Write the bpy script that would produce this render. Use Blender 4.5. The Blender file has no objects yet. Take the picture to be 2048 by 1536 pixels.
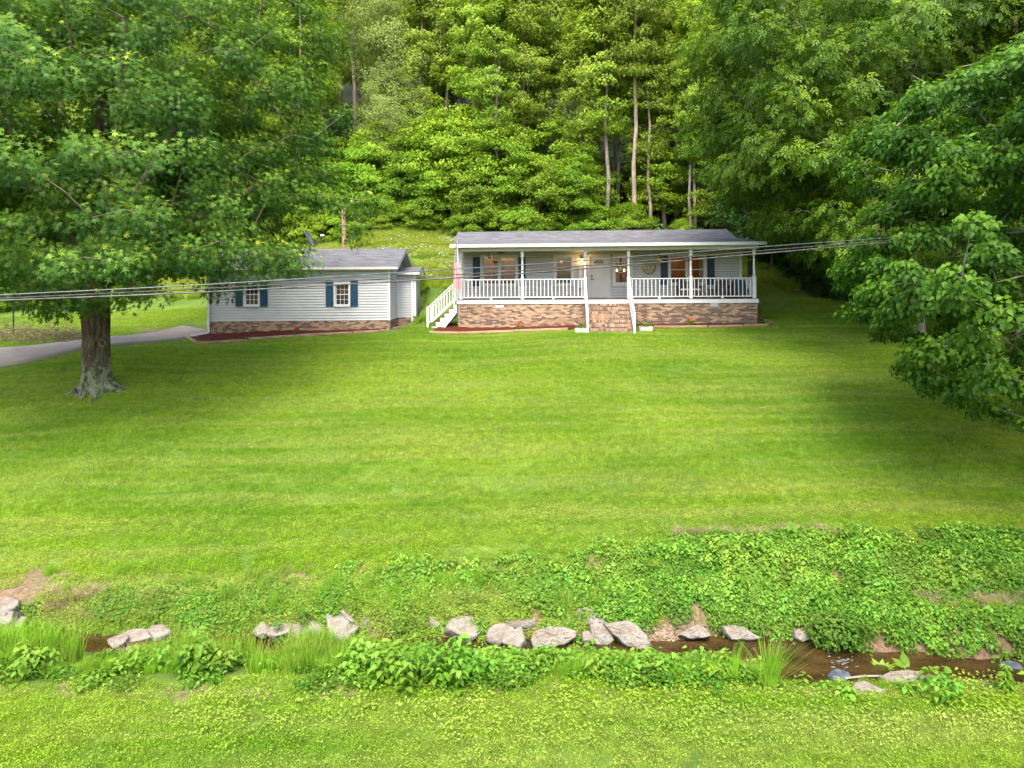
import bpy, math, random
import numpy as np
from mathutils import Matrix, Vector, Euler

R = math.radians
scene = bpy.context.scene
COL = scene.collection

# ------------------------------------------------------------------ camera
CZ = 6.4            # camera height above the datum
FPX = 1421.0        # focal length in pixels of the 2048 px wide frame
HY = 565.0          # image row of the horizon
ROLL = 0.0065
cam_d = bpy.data.cameras.new('camera')
cam = bpy.data.objects.new('camera', cam_d)
COL.objects.link(cam)
cam_d.sensor_fit = 'HORIZONTAL'
cam_d.sensor_width = 36.0
cam_d.lens = FPX / 2048 * 36.0
cam_d.shift_y = -(768 - HY) / 2048
cam_d.clip_start = 0.1
cam_d.clip_end = 800
cam.location = (0, 0, CZ)
cam.rotation_euler = Euler((R(90), 0, 0))
cam.matrix_world = Matrix.Translation((0, 0, CZ)) @ Matrix.Rotation(ROLL, 4, 'Y') @ Matrix.Rotation(R(90), 4, 'X')
scene.camera = cam

# ------------------------------------------------------------------ light
SUN_EL, SUN_AZ = 58, 186          # elevation, compass azimuth of the sun (0 = +Y, 90 = +X)
world = bpy.data.worlds.new('World')
scene.world = world
world.use_nodes = True
wn = world.node_tree.nodes
wl = world.node_tree.links
for n in list(wn):
    wn.remove(n)
sky = wn.new('ShaderNodeTexSky')
sky.sky_type = 'NISHITA'
sky.sun_disc = False
sky.sun_elevation = R(SUN_EL)
sky.sun_rotation = R(SUN_AZ)
sky.air_density = 1.0
sky.dust_density = 3.0
sky.ozone_density = 0.6
bg = wn.new('ShaderNodeBackground')
bg.inputs['Strength'].default_value = 0.14
wo = wn.new('ShaderNodeOutputWorld')
wl.new(sky.outputs[0], bg.inputs[0])
wl.new(bg.outputs[0], wo.inputs[0])
sun_d = bpy.data.lights.new('sun', 'SUN')
sun_d.energy = 1.3
sun_d.angle = R(28)
sun_d.color = (1.0, 0.95, 0.86)
sun = bpy.data.objects.new('sun', sun_d)
COL.objects.link(sun)
_sd = Vector((math.sin(R(SUN_AZ)) * math.cos(R(SUN_EL)), math.cos(R(SUN_AZ)) * math.cos(R(SUN_EL)), math.sin(R(SUN_EL))))
sun.rotation_euler = (-_sd).to_track_quat('-Z', 'Y').to_euler()
sun.location = (0, 0, 60)

scene.view_settings.view_transform = 'Standard'
scene.view_settings.look = 'None'
scene.view_settings.exposure = 2.15
scene.view_settings.gamma = 1.0
scene.view_settings.use_curve_mapping = False
scene.render.engine = 'CYCLES'
cy = scene.cycles
cy.max_bounces = 6
cy.diffuse_bounces = 3
cy.glossy_bounces = 2
cy.transmission_bounces = 4
cy.transparent_max_bounces = 8
cy.caustics_reflective = False
cy.caustics_refractive = False
try:
    cy.use_denoising = True
    cy.sample_clamp_indirect = 6
except Exception:
    pass

# ------------------------------------------------------------------ picture <-> place
def ray(x, y):
    dx, dy = x - 1024.0, HY - y
    return ((dx + ROLL * dy) / FPX, (dy - ROLL * dx) / FPX)

def P(x, y, D):
    a, b = ray(x, y)
    return Vector((a * D, D, CZ + b * D))

# ------------------------------------------------------------------ terrain
_cx = np.array([-500, 0, 200, 400, 600, 800, 916, 1200, 1515, 1700, 2048, 2500], float)
_cu = (_cx - 1024) / FPX
_cd = np.array([14.5, 18, 24, 29, 33, 36, 40, 45, 50, 60, 80, 130, 230], float)
_cz = np.array([
    [-5.70, -5.00, -3.95, -3.20, -2.9, -2.6, -2.0, -0.8, 0.8, 5.0, 14, 36, 78],
    [-5.70, -5.00, -3.80, -2.65, -2.5, -2.2, -1.6, -0.3, 1.5, 6.0, 16, 38, 80],
    [-5.65, -4.90, -3.58, -2.60, -2.4, -2.1, -1.4, 0.0, 2.0, 7.0, 17, 40, 82],
    [-5.60, -4.85, -3.65, -2.75, -2.45, -2.0, -1.1, 0.6, 2.6, 8.0, 18, 41, 83],
    [-5.55, -4.85, -3.70, -2.80, -2.30, -2.0, -0.9, 1.3, 3.2, 9.0, 19, 42, 84],
    [-5.50, -4.80, -3.65, -2.70, -2.28, -1.6, -0.1, 2.0, 3.9, 9.5, 19, 42, 84],
    [-5.45, -4.80, -3.65, -2.70, -2.34, -1.8, -0.1, 2.0, 4.0, 9.5, 19, 42, 84],
    [-5.45, -4.75, -3.55, -2.42, -2.12, -2.0, -0.8, 1.8, 4.0, 9.5, 19, 42, 84],
    [-5.40, -4.70, -3.55, -2.55, -2.03, -1.6, -0.6, 1.2, 3.0, 8.0, 17, 40, 82],
    [-5.40, -4.70, -3.50, -2.55, -1.90, -1.45, -0.9, 0.3, 1.8, 6.0, 15, 38, 80],
    [-5.40, -4.70, -3.50, -2.50, -2.10, -1.9, -1.5, -0.6, 0.8, 5.0, 13, 36, 78],
    [-5.40, -4.70, -3.50, -2.60, -2.30, -2.1, -1.7, -1.0, 0.4, 4.0, 12, 34, 76]])
# the buildings' level pads: centre, half sizes, yaw
HOUSE_O = (-2.446, 33.75); HOUSE_YAW = -R(3.56)
FLOOR_Z = CZ - 0.80
GAR_O = (-14.16, 33.18); GAR_YAW = R(1.5)

def _rect_dist(X, D, o, yaw, u0, u1, v0, v1):
    c, s = math.cos(yaw), math.sin(yaw)
    u = (X - o[0]) * c + (D - o[1]) * s
    v = -(X - o[0]) * s + (D - o[1]) * c
    du = np.maximum(np.maximum(u0 - u, u - u1), 0)
    dv = np.maximum(np.maximum(v0 - v, v - v1), 0)
    return np.hypot(du, dv)

def wnoise(X, D, s=1.0, ph=0.0):
    return (np.sin(X * s * 1.3 + ph + 1.7 * np.sin(D * s * 0.9 + ph)) + np.sin(D * s * 1.7 - ph * 2 + 1.3 * np.sin(X * s * 1.1))) * 0.5

def creek_c(X):
    return np.interp(X, [-14, -9, -4, 0, 3.3, 4.8, 7.5, 9.5, 14], [12.95, 12.8, 12.5, 12.3, 12.1, 11.92, 11.5, 11.45, 11.4]) + 0.04 * np.sin(X * 2.1)

def creek_h(X):
    return np.interp(X, [-14, -9, -4, 0, 3.3, 4.6, 5.4, 6.2, 9.5, 14], [0.35, 0.35, 0.3, 0.4, 0.5, 0.85, 0.80, 0.46, 0.45, 0.5]) + 0.05 * np.sin(X * 3.7 + 1)

WATER = CZ - 6.36
def base_z(X, D):
    u = np.clip(X / np.maximum(D, 13.0), _cu[0], _cu[-1])
    ci = np.clip(np.searchsorted(_cu, u) - 1, 0, len(_cu) - 2)
    t = (u - _cu[ci]) / (_cu[ci + 1] - _cu[ci]); t = t * t * (3 - 2 * t)
    dd = np.clip(D, _cd[0], _cd[-1])
    di = np.clip(np.searchsorted(_cd, dd) - 1, 0, len(_cd) - 2)
    s = (dd - _cd[di]) / (_cd[di + 1] - _cd[di])
    za = _cz[ci, di] * (1 - s) + _cz[ci, di + 1] * s
    zb = _cz[ci + 1, di] * (1 - s) + _cz[ci + 1, di + 1] * s
    return za * (1 - t) + zb * t

def terr(X, D):
    X = np.asarray(X, float); D = np.asarray(D, float)
    z = base_z(X, D)
    z = z + 0.03 * wnoise(X, D, 0.6) + np.where(D > 44, 0.25 * wnoise(X, D, 0.3, 2.0), 0)
    # creek cross section
    c, h = creek_c(X), creek_h(X)
    n0 = np.interp(X, [-9, 0, 3.5, 4.2, 10], [10.65, 10.45, 10.35, 10.15, 10.1]) + 0.05 * np.sin(X * 1.3)
    a, b = c - h, c + h
    zb = np.interp(X, [-10, -8, -5, 2, 6, 10], [-5.78, -5.95, -6.02, -6.05, -6.0, -5.98])
    bench = np.interp(X, [5, 7.5, 12], [0.0, 1.0, 1.0])
    top_d = 14.5
    z1 = -5.9
    near = z1 + 0.0 * D
    s1 = np.clip((D - n0) / np.maximum(a - n0, 0.05), 0, 1)
    zz = near + (-6.4 - near) * s1 ** 1.4
    s2 = np.clip((D - a) / np.maximum(b - a, 0.05), 0, 1)
    zz = np.where(D > a, -6.4 - 0.14 * np.sin(np.pi * s2), zz)
    s3 = np.clip((D - b) / 0.3, 0, 1)
    zz = np.where(D > b, -6.4 + (zb + 6.4) * s3, zz)
    d3 = b + 0.3
    ztop = base_z(X, np.full_like(D, top_d))
    s4 = np.clip((D - d3) / (top_d - d3), 0, 1)
    lin = zb + (ztop - zb) * s4
    ben = np.interp(s4, [0, .38, .50, .72, 1], [0, 0.08, 0.14, 0.92, 1.0])
    stp = np.interp(s4, [0, .10, .42, .62, 1], [0, 0.12, 0.34, 0.95, 1.0])
    lin2 = zb + (ztop - zb) * ben
    lin = np.where(X > 1.5, zb + (ztop - zb) * stp, lin * 0.35 + 0.65 * (zb + (ztop - zb) * np.interp(s4, [0, .12, .5, 1], [0, .35, .72, 1])))
    zz = np.where(D > d3, lin * (1 - bench) + lin2 * bench, zz)
    zz = zz + 0.03 * wnoise(X, D, 3.1, 1.0) * np.clip((D - n0) / 0.5, 0, 1)
    z = np.where(D < top_d, zz + 0.015 * wnoise(X, D, 0.8), z)
    # pads
    dh = _rect_dist(X, D, HOUSE_O, HOUSE_YAW, 0.0, 13.9, 0.1, 9.0)
    z = np.minimum(z, np.where(dh < 3, -2.15 + 0.12 * np.clip((X + 2) / 13, 0, 1) + np.maximum(dh - 0.3, 0) * 6.0 + np.where(D < 33.6, 0.5, 0), 99))
    dg = _rect_dist(X, D, GAR_O, GAR_YAW, -0.1, 9.25, 0.1, 6.2)
    z = np.minimum(z, np.where(dg < 3, -2.2 + np.maximum(dg - 0.15, 0) * 6.0 + np.where(D < 33.0, 0.5, 0), 99))
    return z + CZ

def tz(x, d):
    return float(terr(np.array([x]), np.array([d]))[0])

def tnormal(X, D):
    e = 0.15
    gx = (terr(X + e, D) - terr(X - e, D)) / (2 * e)
    gy = (terr(X, D + e) - terr(X, D - e)) / (2 * e)
    n = np.stack([-gx, -gy, np.ones_like(gx)], 1)
    return n / np.linalg.norm(n, axis=1)[:, None]

def hit(x, y, d0=7.0):
    a, b = ray(x, y)
    D = np.arange(d0, 120, 0.02)
    zt = terr(a * D, D)
    below = (CZ + b * D) <= zt
    i = int(np.argmax(below)) if below.any() else len(D) - 1
    return Vector((a * D[i], D[i], zt[i]))

# ------------------------------------------------------------------ materials
MATS = {}
def newmat(name):
    m = bpy.data.materials.new(name)
    m.use_nodes = True
    nt = m.node_tree
    for n in list(nt.nodes):
        nt.nodes.remove(n)
    out = nt.nodes.new('ShaderNodeOutputMaterial')
    MATS[name] = m
    return m, nt, nt.nodes, nt.links, out

def ramp(nodes, stops, interp='LINEAR'):
    r = nodes.new('ShaderNodeValToRGB')
    cr = r.color_ramp
    cr.interpolation = interp
    while len(cr.elements) > 1:
        cr.elements.remove(cr.elements[-1])
    cr.elements[0].position = stops[0][0]
    cr.elements[0].color = (*stops[0][1], 1)
    for p, c in stops[1:]:
        e = cr.elements.new(p)
        e.color = (*c, 1)
    return r

def noise(nodes, links, vec, scale, detail=4, rough=0.55, stretch=None):
    n = nodes.new('ShaderNodeTexNoise')
    n.inputs['Scale'].default_value = scale
    n.inputs['Detail'].default_value = detail
    n.inputs['Roughness'].default_value = rough
    if stretch:
        mp = nodes.new('ShaderNodeMapping')
        mp.inputs['Scale'].default_value = stretch
        links.new(vec, mp.inputs[0])
        vec = mp.outputs[0]
    links.new(vec, n.inputs['Vector'])
    return n

def mixc(nodes, links, fac, a, b, mode='MIX'):
    m = nodes.new('ShaderNodeMix')
    m.data_type = 'RGBA'
    m.blend_type = mode
    for sock, val in ((m.inputs[0], fac), (m.inputs[6], a), (m.inputs[7], b)):
        if isinstance(val, (int, float)):
            sock.default_value = val
        elif isinstance(val, tuple):
            sock.default_value = (*val, 1)
        else:
            links.new(val, sock)
    return m.outputs[2]

def bumpn(nodes, links, height, strength, dist=0.02):
    b = nodes.new('ShaderNodeBump')
    b.inputs['Strength'].default_value = strength
    b.inputs['Distance'].default_value = dist
    links.new(height, b.inputs['Height'])
    return b.outputs[0]

def plain(name, col, rough=0.6, var=0.12, scale=6.0, bump=0.0, spec=0.4, metal=0.0, stretch=None, coord='Object', detail=5):
    m, nt, N, L, out = newmat(name)
    p = N.new('ShaderNodeBsdfPrincipled')
    tc = N.new('ShaderNodeTexCoord')
    n = noise(N, L, tc.outputs[coord], scale, detail, 0.6, stretch)
    d = tuple(max(0, c * (1 - var * 1.6)) for c in col)
    l = tuple(min(1, c * (1 + var)) for c in col)
    r = ramp(N, [(0.3, d), (0.7, l)])
    L.new(n.outputs[0], r.inputs[0])
    L.new(r.outputs[0], p.inputs['Base Color'])
    p.inputs['Roughness'].default_value = rough
    p.inputs['Metallic'].default_value = metal
    p.inputs['Specular IOR Level'].default_value = spec
    if bump:
        L.new(bumpn(N, L, n.outputs[0], bump), p.inputs['Normal'])
    L.new(p.outputs[0], out.inputs[0])
    return m

def leafmat(name, stops, transl=0.3, rough=0.5, spec=0.35, nscale=0.15, namt=0.5, alt=None, objvar=0.25, tcol=None):
    """tone attribute -> colour; broad patches vary with the place, each plant a little with its object."""
    m, nt, N, L, out = newmat(name)
    at = N.new('ShaderNodeAttribute'); at.attribute_name = 'tone'
    geo = N.new('ShaderNodeNewGeometry')
    oi = N.new('ShaderNodeObjectInfo')
    r = ramp(N, stops)
    L.new(at.outputs['Fac'], r.inputs[0])
    col = r.outputs[0]
    if alt:
        n = noise(N, L, geo.outputs['Position'], nscale, 3)
        rr = ramp(N, [(0.42, (0, 0, 0)), (0.62, (namt,) * 3)])
        L.new(n.outputs[0], rr.inputs[0])
        ra = ramp(N, alt)
        L.new(at.outputs['Fac'], ra.inputs[0])
        col = mixc(N, L, rr.outputs[0], col, ra.outputs[0])
    if objvar:
        hs = N.new('ShaderNodeHueSaturation')
        mr = N.new('ShaderNodeMapRange')
        mr.inputs['To Min'].default_value = 1 - objvar
        mr.inputs['To Max'].default_value = 1 + objvar
        L.new(oi.outputs['Random'], mr.inputs['Value'])
        L.new(mr.outputs[0], hs.inputs['Value'])
        mh = N.new('ShaderNodeMapRange')
        mh.inputs['To Min'].default_value = 0.5 - objvar * 0.075
        mh.inputs['To Max'].default_value = 0.5 + objvar * 0.02
        mm = N.new('ShaderNodeMath'); mm.operation = 'FRACT'
        m2 = N.new('ShaderNodeMath'); m2.operation = 'MULTIPLY'; m2.inputs[1].default_value = 7.31
        L.new(oi.outputs['Random'], m2.inputs[0]); L.new(m2.outputs[0], mm.inputs[0])
        L.new(mm.outputs[0], mh.inputs['Value'])
        L.new(mh.outputs[0], hs.inputs['Hue'])
        L.new(col, hs.inputs['Color'])
        col = hs.outputs[0]
    p = N.new('ShaderNodeBsdfPrincipled')
    L.new(col, p.inputs['Base Color'])
    p.inputs['Roughness'].default_value = rough
    p.inputs['Specular IOR Level'].default_value = spec * 0.45
    t = N.new('ShaderNodeBsdfTranslucent')
    tc_ = mixc(N, L, 1.0, col, tcol or (1.5, 1.45, 0.6), 'MULTIPLY')
    L.new(tc_, t.inputs[0])
    mx = N.new('ShaderNodeMixShader')
    mx.inputs[0].default_value = transl
    L.new(p.outputs[0], mx.inputs[1])
    L.new(t.outputs[0], mx.inputs[2])
    L.new(mx.outputs[0], out.inputs[0])
    return m

# --- ground sheet: masks come from vertex attributes
m, nt, N, L, out = newmat('ground')
geo = N.new('ShaderNodeNewGeometry')
p = N.new('ShaderNodeBsdfPrincipled')
p.inputs['Roughness'].default_value = 0.9
p.inputs['Specular IOR Level'].default_value = 0.15
n1 = noise(N, L, geo.outputs['Position'], 0.35, 6)
n2 = noise(N, L, geo.outputs['Position'], 14, 6, 0.7)
n3 = noise(N, L, geo.outputs['Position'], 60, 3, 0.7)
g = ramp(N, [(0.3, (0.055, 0.10, 0.014)), (0.7, (0.13, 0.20, 0.028))])
L.new(n1.outputs[0], g.inputs[0])
gd = mixc(N, L, 0.6, g.outputs[0], n2.outputs['Color'], 'SOFT_LIGHT')
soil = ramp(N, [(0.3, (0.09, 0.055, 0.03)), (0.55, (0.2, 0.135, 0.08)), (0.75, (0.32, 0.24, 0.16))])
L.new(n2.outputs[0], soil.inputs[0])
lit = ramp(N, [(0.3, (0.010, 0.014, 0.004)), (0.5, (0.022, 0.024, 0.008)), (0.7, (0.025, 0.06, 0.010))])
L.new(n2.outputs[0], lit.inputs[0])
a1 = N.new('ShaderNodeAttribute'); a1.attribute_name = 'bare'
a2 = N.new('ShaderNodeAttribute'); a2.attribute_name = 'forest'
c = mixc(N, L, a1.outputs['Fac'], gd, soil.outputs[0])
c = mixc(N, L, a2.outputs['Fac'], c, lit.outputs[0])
L.new(c, p.inputs['Base Color'])
L.new(bumpn(N, L, n2.outputs[0], 0.8, 0.05), p.inputs['Normal'])
L.new(p.outputs[0], out.inputs[0])

# --- lawn blades: colour follows the place (yellowish dry streaks, darker clover)
def grassmat(name, dark, mid, dry, dryamt=0.75, base_dark=0.55, transl=0.25):
    m, nt, N, L, out = newmat(name)
    geo = N.new('ShaderNodeNewGeometry')
    at = N.new('ShaderNodeAttribute'); at.attribute_name = 'tone'
    nb = noise(N, L, geo.outputs['Position'], 0.16, 5, 0.6, (1, 1.6, 1))
    ns = noise(N, L, geo.outputs['Position'], 0.9, 5, 0.62, (0.14, 2.0, 1))
    nf = noise(N, L, geo.outputs['Position'], 5.0, 3, 0.6)
    r1 = ramp(N, [(0.38, dark), (0.62, mid)])
    L.new(nb.outputs[0], r1.inputs[0])
    r2 = ramp(N, [(0.43, (0, 0, 0)), (0.62, (dryamt,) * 3)])
    L.new(ns.outputs[0], r2.inputs[0])
    c = mixc(N, L, r2.outputs[0], r1.outputs[0], dry)
    c = mixc(N, L, 0.55, c, nf.outputs['Fac'], 'OVERLAY')
    tr = ramp(N, [(0.0, (0.72, 0.72, 0.72)), (0.5, (1.0, 1.0, 1.0)), (0.92, (1.12, 1.12, 1.06)), (1.0, (1.5, 1.3, 1.2))])
    L.new(at.outputs['Fac'], tr.inputs[0])
    c = mixc(N, L, 1.0, c, tr.outputs[0], 'MULTIPLY')
    p = N.new('ShaderNodeBsdfPrincipled')
    p.inputs['Roughness'].default_value = 0.55
    p.inputs['Specular IOR Level'].default_value = 0.25
    L.new(c, p.inputs['Base Color'])
    t = N.new('ShaderNodeBsdfTranslucent')
    L.new(mixc(N, L, 1.0, c, (1.4, 1.35, 0.7), 'MULTIPLY'), t.inputs[0])
    mx = N.new('ShaderNodeMixShader'); mx.inputs[0].default_value = transl
    L.new(p.outputs[0], mx.inputs[1]); L.new(t.outputs[0], mx.inputs[2])
    L.new(mx.outputs[0], out.inputs[0])
    return m
grassmat('lawn_blades', (0.165, 0.315, 0.016), (0.275, 0.405, 0.026), (0.38, 0.43, 0.10), 0.6, transl=0.4)
grassmat('tall_blades', (0.14, 0.31, 0.016), (0.22, 0.42, 0.022), (0.30, 0.36, 0.06), 0.6, transl=0.35)
grassmat('meadow_blades', (0.22, 0.33, 0.022), (0.33, 0.43, 0.04), (0.46, 0.47, 0.11), 0.8, transl=0.35)
grassmat('bank_blades', (0.13, 0.25, 0.016), (0.21, 0.31, 0.026), (0.30, 0.32, 0.07), 0.6)
grassmat('straw_blades', (0.32, 0.27, 0.13), (0.42, 0.34, 0.18), (0.45, 0.38, 0.2), 0.6)

leafmat('weed_leaf', [(0, (0.0396, 0.119, 0.009)), (0.5, (0.0864, 0.2295, 0.0165)), (1, (0.1728, 0.34, 0.0375))], 0.3, 0.45, 0.4, 0.7, 0.6,
        [(0, (0.0576, 0.1275, 0.009)), (0.5, (0.1296, 0.238, 0.01875)), (1, (0.2376, 0.34, 0.045))])
leafmat('cover_leaf', [(0, (0.033, 0.111, 0.0098)), (0.5, (0.069, 0.1924, 0.014)), (1, (0.126, 0.2738, 0.0245))], 0.25, 0.5, 0.35, 0.8, 0.6,
        [(0, (0.054, 0.111, 0.0105)), (0.5, (0.114, 0.1998, 0.0175)), (1, (0.192, 0.2664, 0.042))])
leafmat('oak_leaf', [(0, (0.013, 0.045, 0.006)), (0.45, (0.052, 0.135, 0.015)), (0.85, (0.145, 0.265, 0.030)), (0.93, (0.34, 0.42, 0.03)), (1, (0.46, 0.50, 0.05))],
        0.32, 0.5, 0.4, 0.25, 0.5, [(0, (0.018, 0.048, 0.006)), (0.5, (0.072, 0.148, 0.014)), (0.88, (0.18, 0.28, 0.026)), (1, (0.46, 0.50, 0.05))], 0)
leafmat('linden_leaf', [(0, (0.018, 0.058, 0.007)), (0.45, (0.052, 0.135, 0.011)), (0.85, (0.14, 0.27, 0.018)), (1, (0.22, 0.36, 0.03))], 0.33, 0.5, 0.35, 0.3, 0.4,
        [(0, (0.022, 0.06, 0.007)), (0.5, (0.075, 0.155, 0.012)), (1, (0.20, 0.32, 0.025))], 0)
leafmat('hickory_leaf', [(0, (0.027, 0.0765, 0.0054)), (0.5, (0.0765, 0.162, 0.009)), (1, (0.216, 0.315, 0.0162))], 0.3, 0.45, 0.4, 0.2, 0.5,
        [(0, (0.0315, 0.063, 0.0054)), (0.5, (0.09, 0.144, 0.009)), (1, (0.216, 0.27, 0.018))], 0)
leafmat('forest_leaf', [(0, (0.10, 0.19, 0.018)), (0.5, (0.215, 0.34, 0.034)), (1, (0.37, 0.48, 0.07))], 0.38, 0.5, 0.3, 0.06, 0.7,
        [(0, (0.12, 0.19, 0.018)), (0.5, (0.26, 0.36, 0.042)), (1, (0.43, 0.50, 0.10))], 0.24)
leafmat('pale_leaf', [(0, (0.13, 0.185, 0.045)), (0.5, (0.25, 0.33, 0.085)), (1, (0.38, 0.46, 0.13))], 0.3, 0.6, 0.25, 0.1, 0.3,
        [(0, (0.1, 0.16, 0.03)), (1, (0.3, 0.4, 0.08))], 0.15)
leafmat('dogwood_leaf', [(0, (0.07, 0.16, 0.012)), (0.5, (0.15, 0.29, 0.018)), (1, (0.28, 0.41, 0.035))], 0.35, 0.5, 0.3, 0.12, 0.6,
        [(0, (0.10, 0.16, 0.01)), (0.5, (0.24, 0.32, 0.02)), (1, (0.38, 0.44, 0.05))], 0.25)
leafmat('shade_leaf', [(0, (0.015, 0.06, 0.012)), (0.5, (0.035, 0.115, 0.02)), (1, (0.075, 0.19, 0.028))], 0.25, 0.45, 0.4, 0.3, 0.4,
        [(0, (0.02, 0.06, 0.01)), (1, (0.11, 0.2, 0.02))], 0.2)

plain('bark_pale', (0.2932, 0.2297, 0.1662), 0.85, 0.35, 5, 0.5, stretch=(1, 1, 0.3))
plain('bark_grey', (0.23, 0.1955, 0.1552), 0.9, 0.4, 5, 0.5, stretch=(1, 1, 0.3))
plain('bark_dark', (0.085, 0.065, 0.048), 0.9, 0.4, 4, 0.5, stretch=(1, 1, 0.3))
plain('limb_brown', (0.1658, 0.1211, 0.08288), 0.85, 0.35, 4, 0.4, stretch=(1, 1, 0.4))

# oak trunk bark with lichen
m, nt, N, L, out = newmat('oak_bark')
tc = N.new('ShaderNodeTexCoord')
p = N.new('ShaderNodeBsdfPrincipled'); p.inputs['Roughness'].default_value = 0.95
p.inputs['Specular IOR Level'].default_value = 0.1
na = noise(N, L, tc.outputs['Object'], 9, 8, 0.65, (1, 1, 0.22))
ra = ramp(N, [(0.3, (0.02, 0.014, 0.009)), (0.5, (0.075, 0.058, 0.036)), (0.7, (0.14, 0.115, 0.07))])
L.new(na.outputs[0], ra.inputs[0])
nb = noise(N, L, tc.outputs['Object'], 4.6, 10, 0.78, (1, 1, 0.6))
sep = N.new('ShaderNodeSeparateXYZ'); L.new(tc.outputs['Object'], sep.inputs[0])
mr = N.new('ShaderNodeMapRange'); mr.inputs['From Min'].default_value = 0.2; mr.inputs['From Max'].default_value = 2.3
mr.inputs['To Min'].default_value = 0.085; mr.inputs['To Max'].default_value = -0.09
L.new(sep.outputs[2], mr.inputs['Value'])
ad = N.new('ShaderNodeMath'); ad.operation = 'ADD'
L.new(nb.outputs[0], ad.inputs[0]); L.new(mr.outputs[0], ad.inputs[1])
rb = ramp(N, [(0.545, (0, 0, 0)), (0.57, (0.9, 0.9, 0.9))])
L.new(ad.outputs[0], rb.inputs[0])
nc = noise(N, L, tc.outputs['Object'], 30, 3)
rc = ramp(N, [(0.3, (0.12, 0.13, 0.07)), (0.7, (0.25, 0.275, 0.185))])
L.new(nc.outputs[0], rc.inputs[0])
L.new(mixc(N, L, rb.outputs[0], ra.outputs[0], rc.outputs[0]), p.inputs['Base Color'])
L.new(bumpn(N, L, na.outputs[0], 1.0, 0.06), p.inputs['Normal'])
L.new(p.outputs[0], out.inputs[0])

# rock
m, nt, N, L, out = newmat('creek_rock')
tc = N.new('ShaderNodeTexCoord'); oi = N.new('ShaderNodeObjectInfo')
p = N.new('ShaderNodeBsdfPrincipled'); p.inputs['Roughness'].default_value = 0.85
p.inputs['Specular IOR Level'].default_value = 0.25
na = noise(N, L, tc.outputs['Object'], 5, 10, 0.68)
nb = noise(N, L, tc.outputs['Object'], 1.6, 8, 0.7, (0.5, 1, 2.6))
ra = ramp(N, [(0.28, (0.10, 0.07, 0.045)), (0.42, (0.27, 0.215, 0.16)), (0.56, (0.43, 0.37, 0.30)), (0.8, (0.54, 0.50, 0.44))])
L.new(na.outputs[0], ra.inputs[0])
rb = ramp(N, [(0.4, (0.32, 0.20, 0.115)), (0.52, (0.47, 0.43, 0.38)), (0.64, (0.28, 0.275, 0.27))])
L.new(nb.outputs[0], rb.inputs[0])
c = mixc(N, L, 0.5, ra.outputs[0], rb.outputs[0])
c = mixc(N, L, 1.0, c, (0.66, 0.675, 0.665), 'MULTIPLY')
# moss/stain patches
nm = noise(N, L, tc.outputs['Object'], 3.3, 6, 0.7)
rm = ramp(N, [(0.6, (0, 0, 0)), (0.72, (0.55, 0.55, 0.55))])
L.new(nm.outputs[0], rm.inputs[0])
c = mixc(N, L, rm.outputs[0], c, (0.12, 0.13, 0.05))
L.new(c, p.inputs['Base Color'])
vo = N.new('ShaderNodeTexVoronoi'); vo.feature = 'DISTANCE_TO_EDGE'; vo.inputs['Scale'].default_value = 3.2
L.new(tc.outputs['Object'], vo.inputs['Vector'])
rv = ramp(N, [(0.0, (0.35, 0.33, 0.3)), (0.035, (1, 1, 1))]); L.new(vo.outputs[0], rv.inputs[0])
L.new(mixc(N, L, 0.22, c, rv.outputs[0], 'MULTIPLY'), p.inputs['Base Color'])
L.new(bumpn(N, L, na.outputs[0], 1.0, 0.09), p.inputs['Normal'])
L.new(p.outputs[0], out.inputs[0])

# water: clear brown sheet over the bed
m, nt, N, L, out = newmat('creek_water')
geo = N.new('ShaderNodeNewGeometry')
nw = noise(N, L, geo.outputs['Position'], 5, 5, 0.6, (0.8, 1.8, 1))
bp = bumpn(N, L, nw.outputs[0], 0.5, 0.05)
tr = N.new('ShaderNodeBsdfTransparent'); tr.inputs[0].default_value = (0.62, 0.46, 0.26, 1)
df = N.new('ShaderNodeBsdfDiffuse')
nd = noise(N, L, geo.outputs['Position'], 2.2, 6, 0.65, (0.6, 1.5, 1))
rd = ramp(N, [(0.35, (0.025, 0.016, 0.006)), (0.65, (0.11, 0.07, 0.025))])
L.new(nd.outputs[0], rd.inputs[0]); L.new(rd.outputs[0], df.inputs[0])
mx0 = N.new('ShaderNodeMixShader'); mx0.inputs[0].default_value = 0.5
L.new(tr.outputs[0], mx0.inputs[1]); L.new(df.outputs[0], mx0.inputs[2])
gl = N.new('ShaderNodeBsdfGlossy'); gl.inputs['Roughness'].default_value = 0.06
L.new(bp, gl.inputs['Normal'])
fr = N.new('ShaderNodeFresnel'); fr.inputs['IOR'].default_value = 1.33; L.new(bp, fr.inputs['Normal'])
mx = N.new('ShaderNodeMixShader')
L.new(fr.outputs[0], mx.inputs[0]); L.new(mx0.outputs[0], mx.inputs[1]); L.new(gl.outputs[0], mx.inputs[2])
L.new(mx.outputs[0], out.inputs[0])

plain('foam', (0.434, 0.476, 0.518), 0.35, 0.4, 30, 0.6, 0.6)

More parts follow.
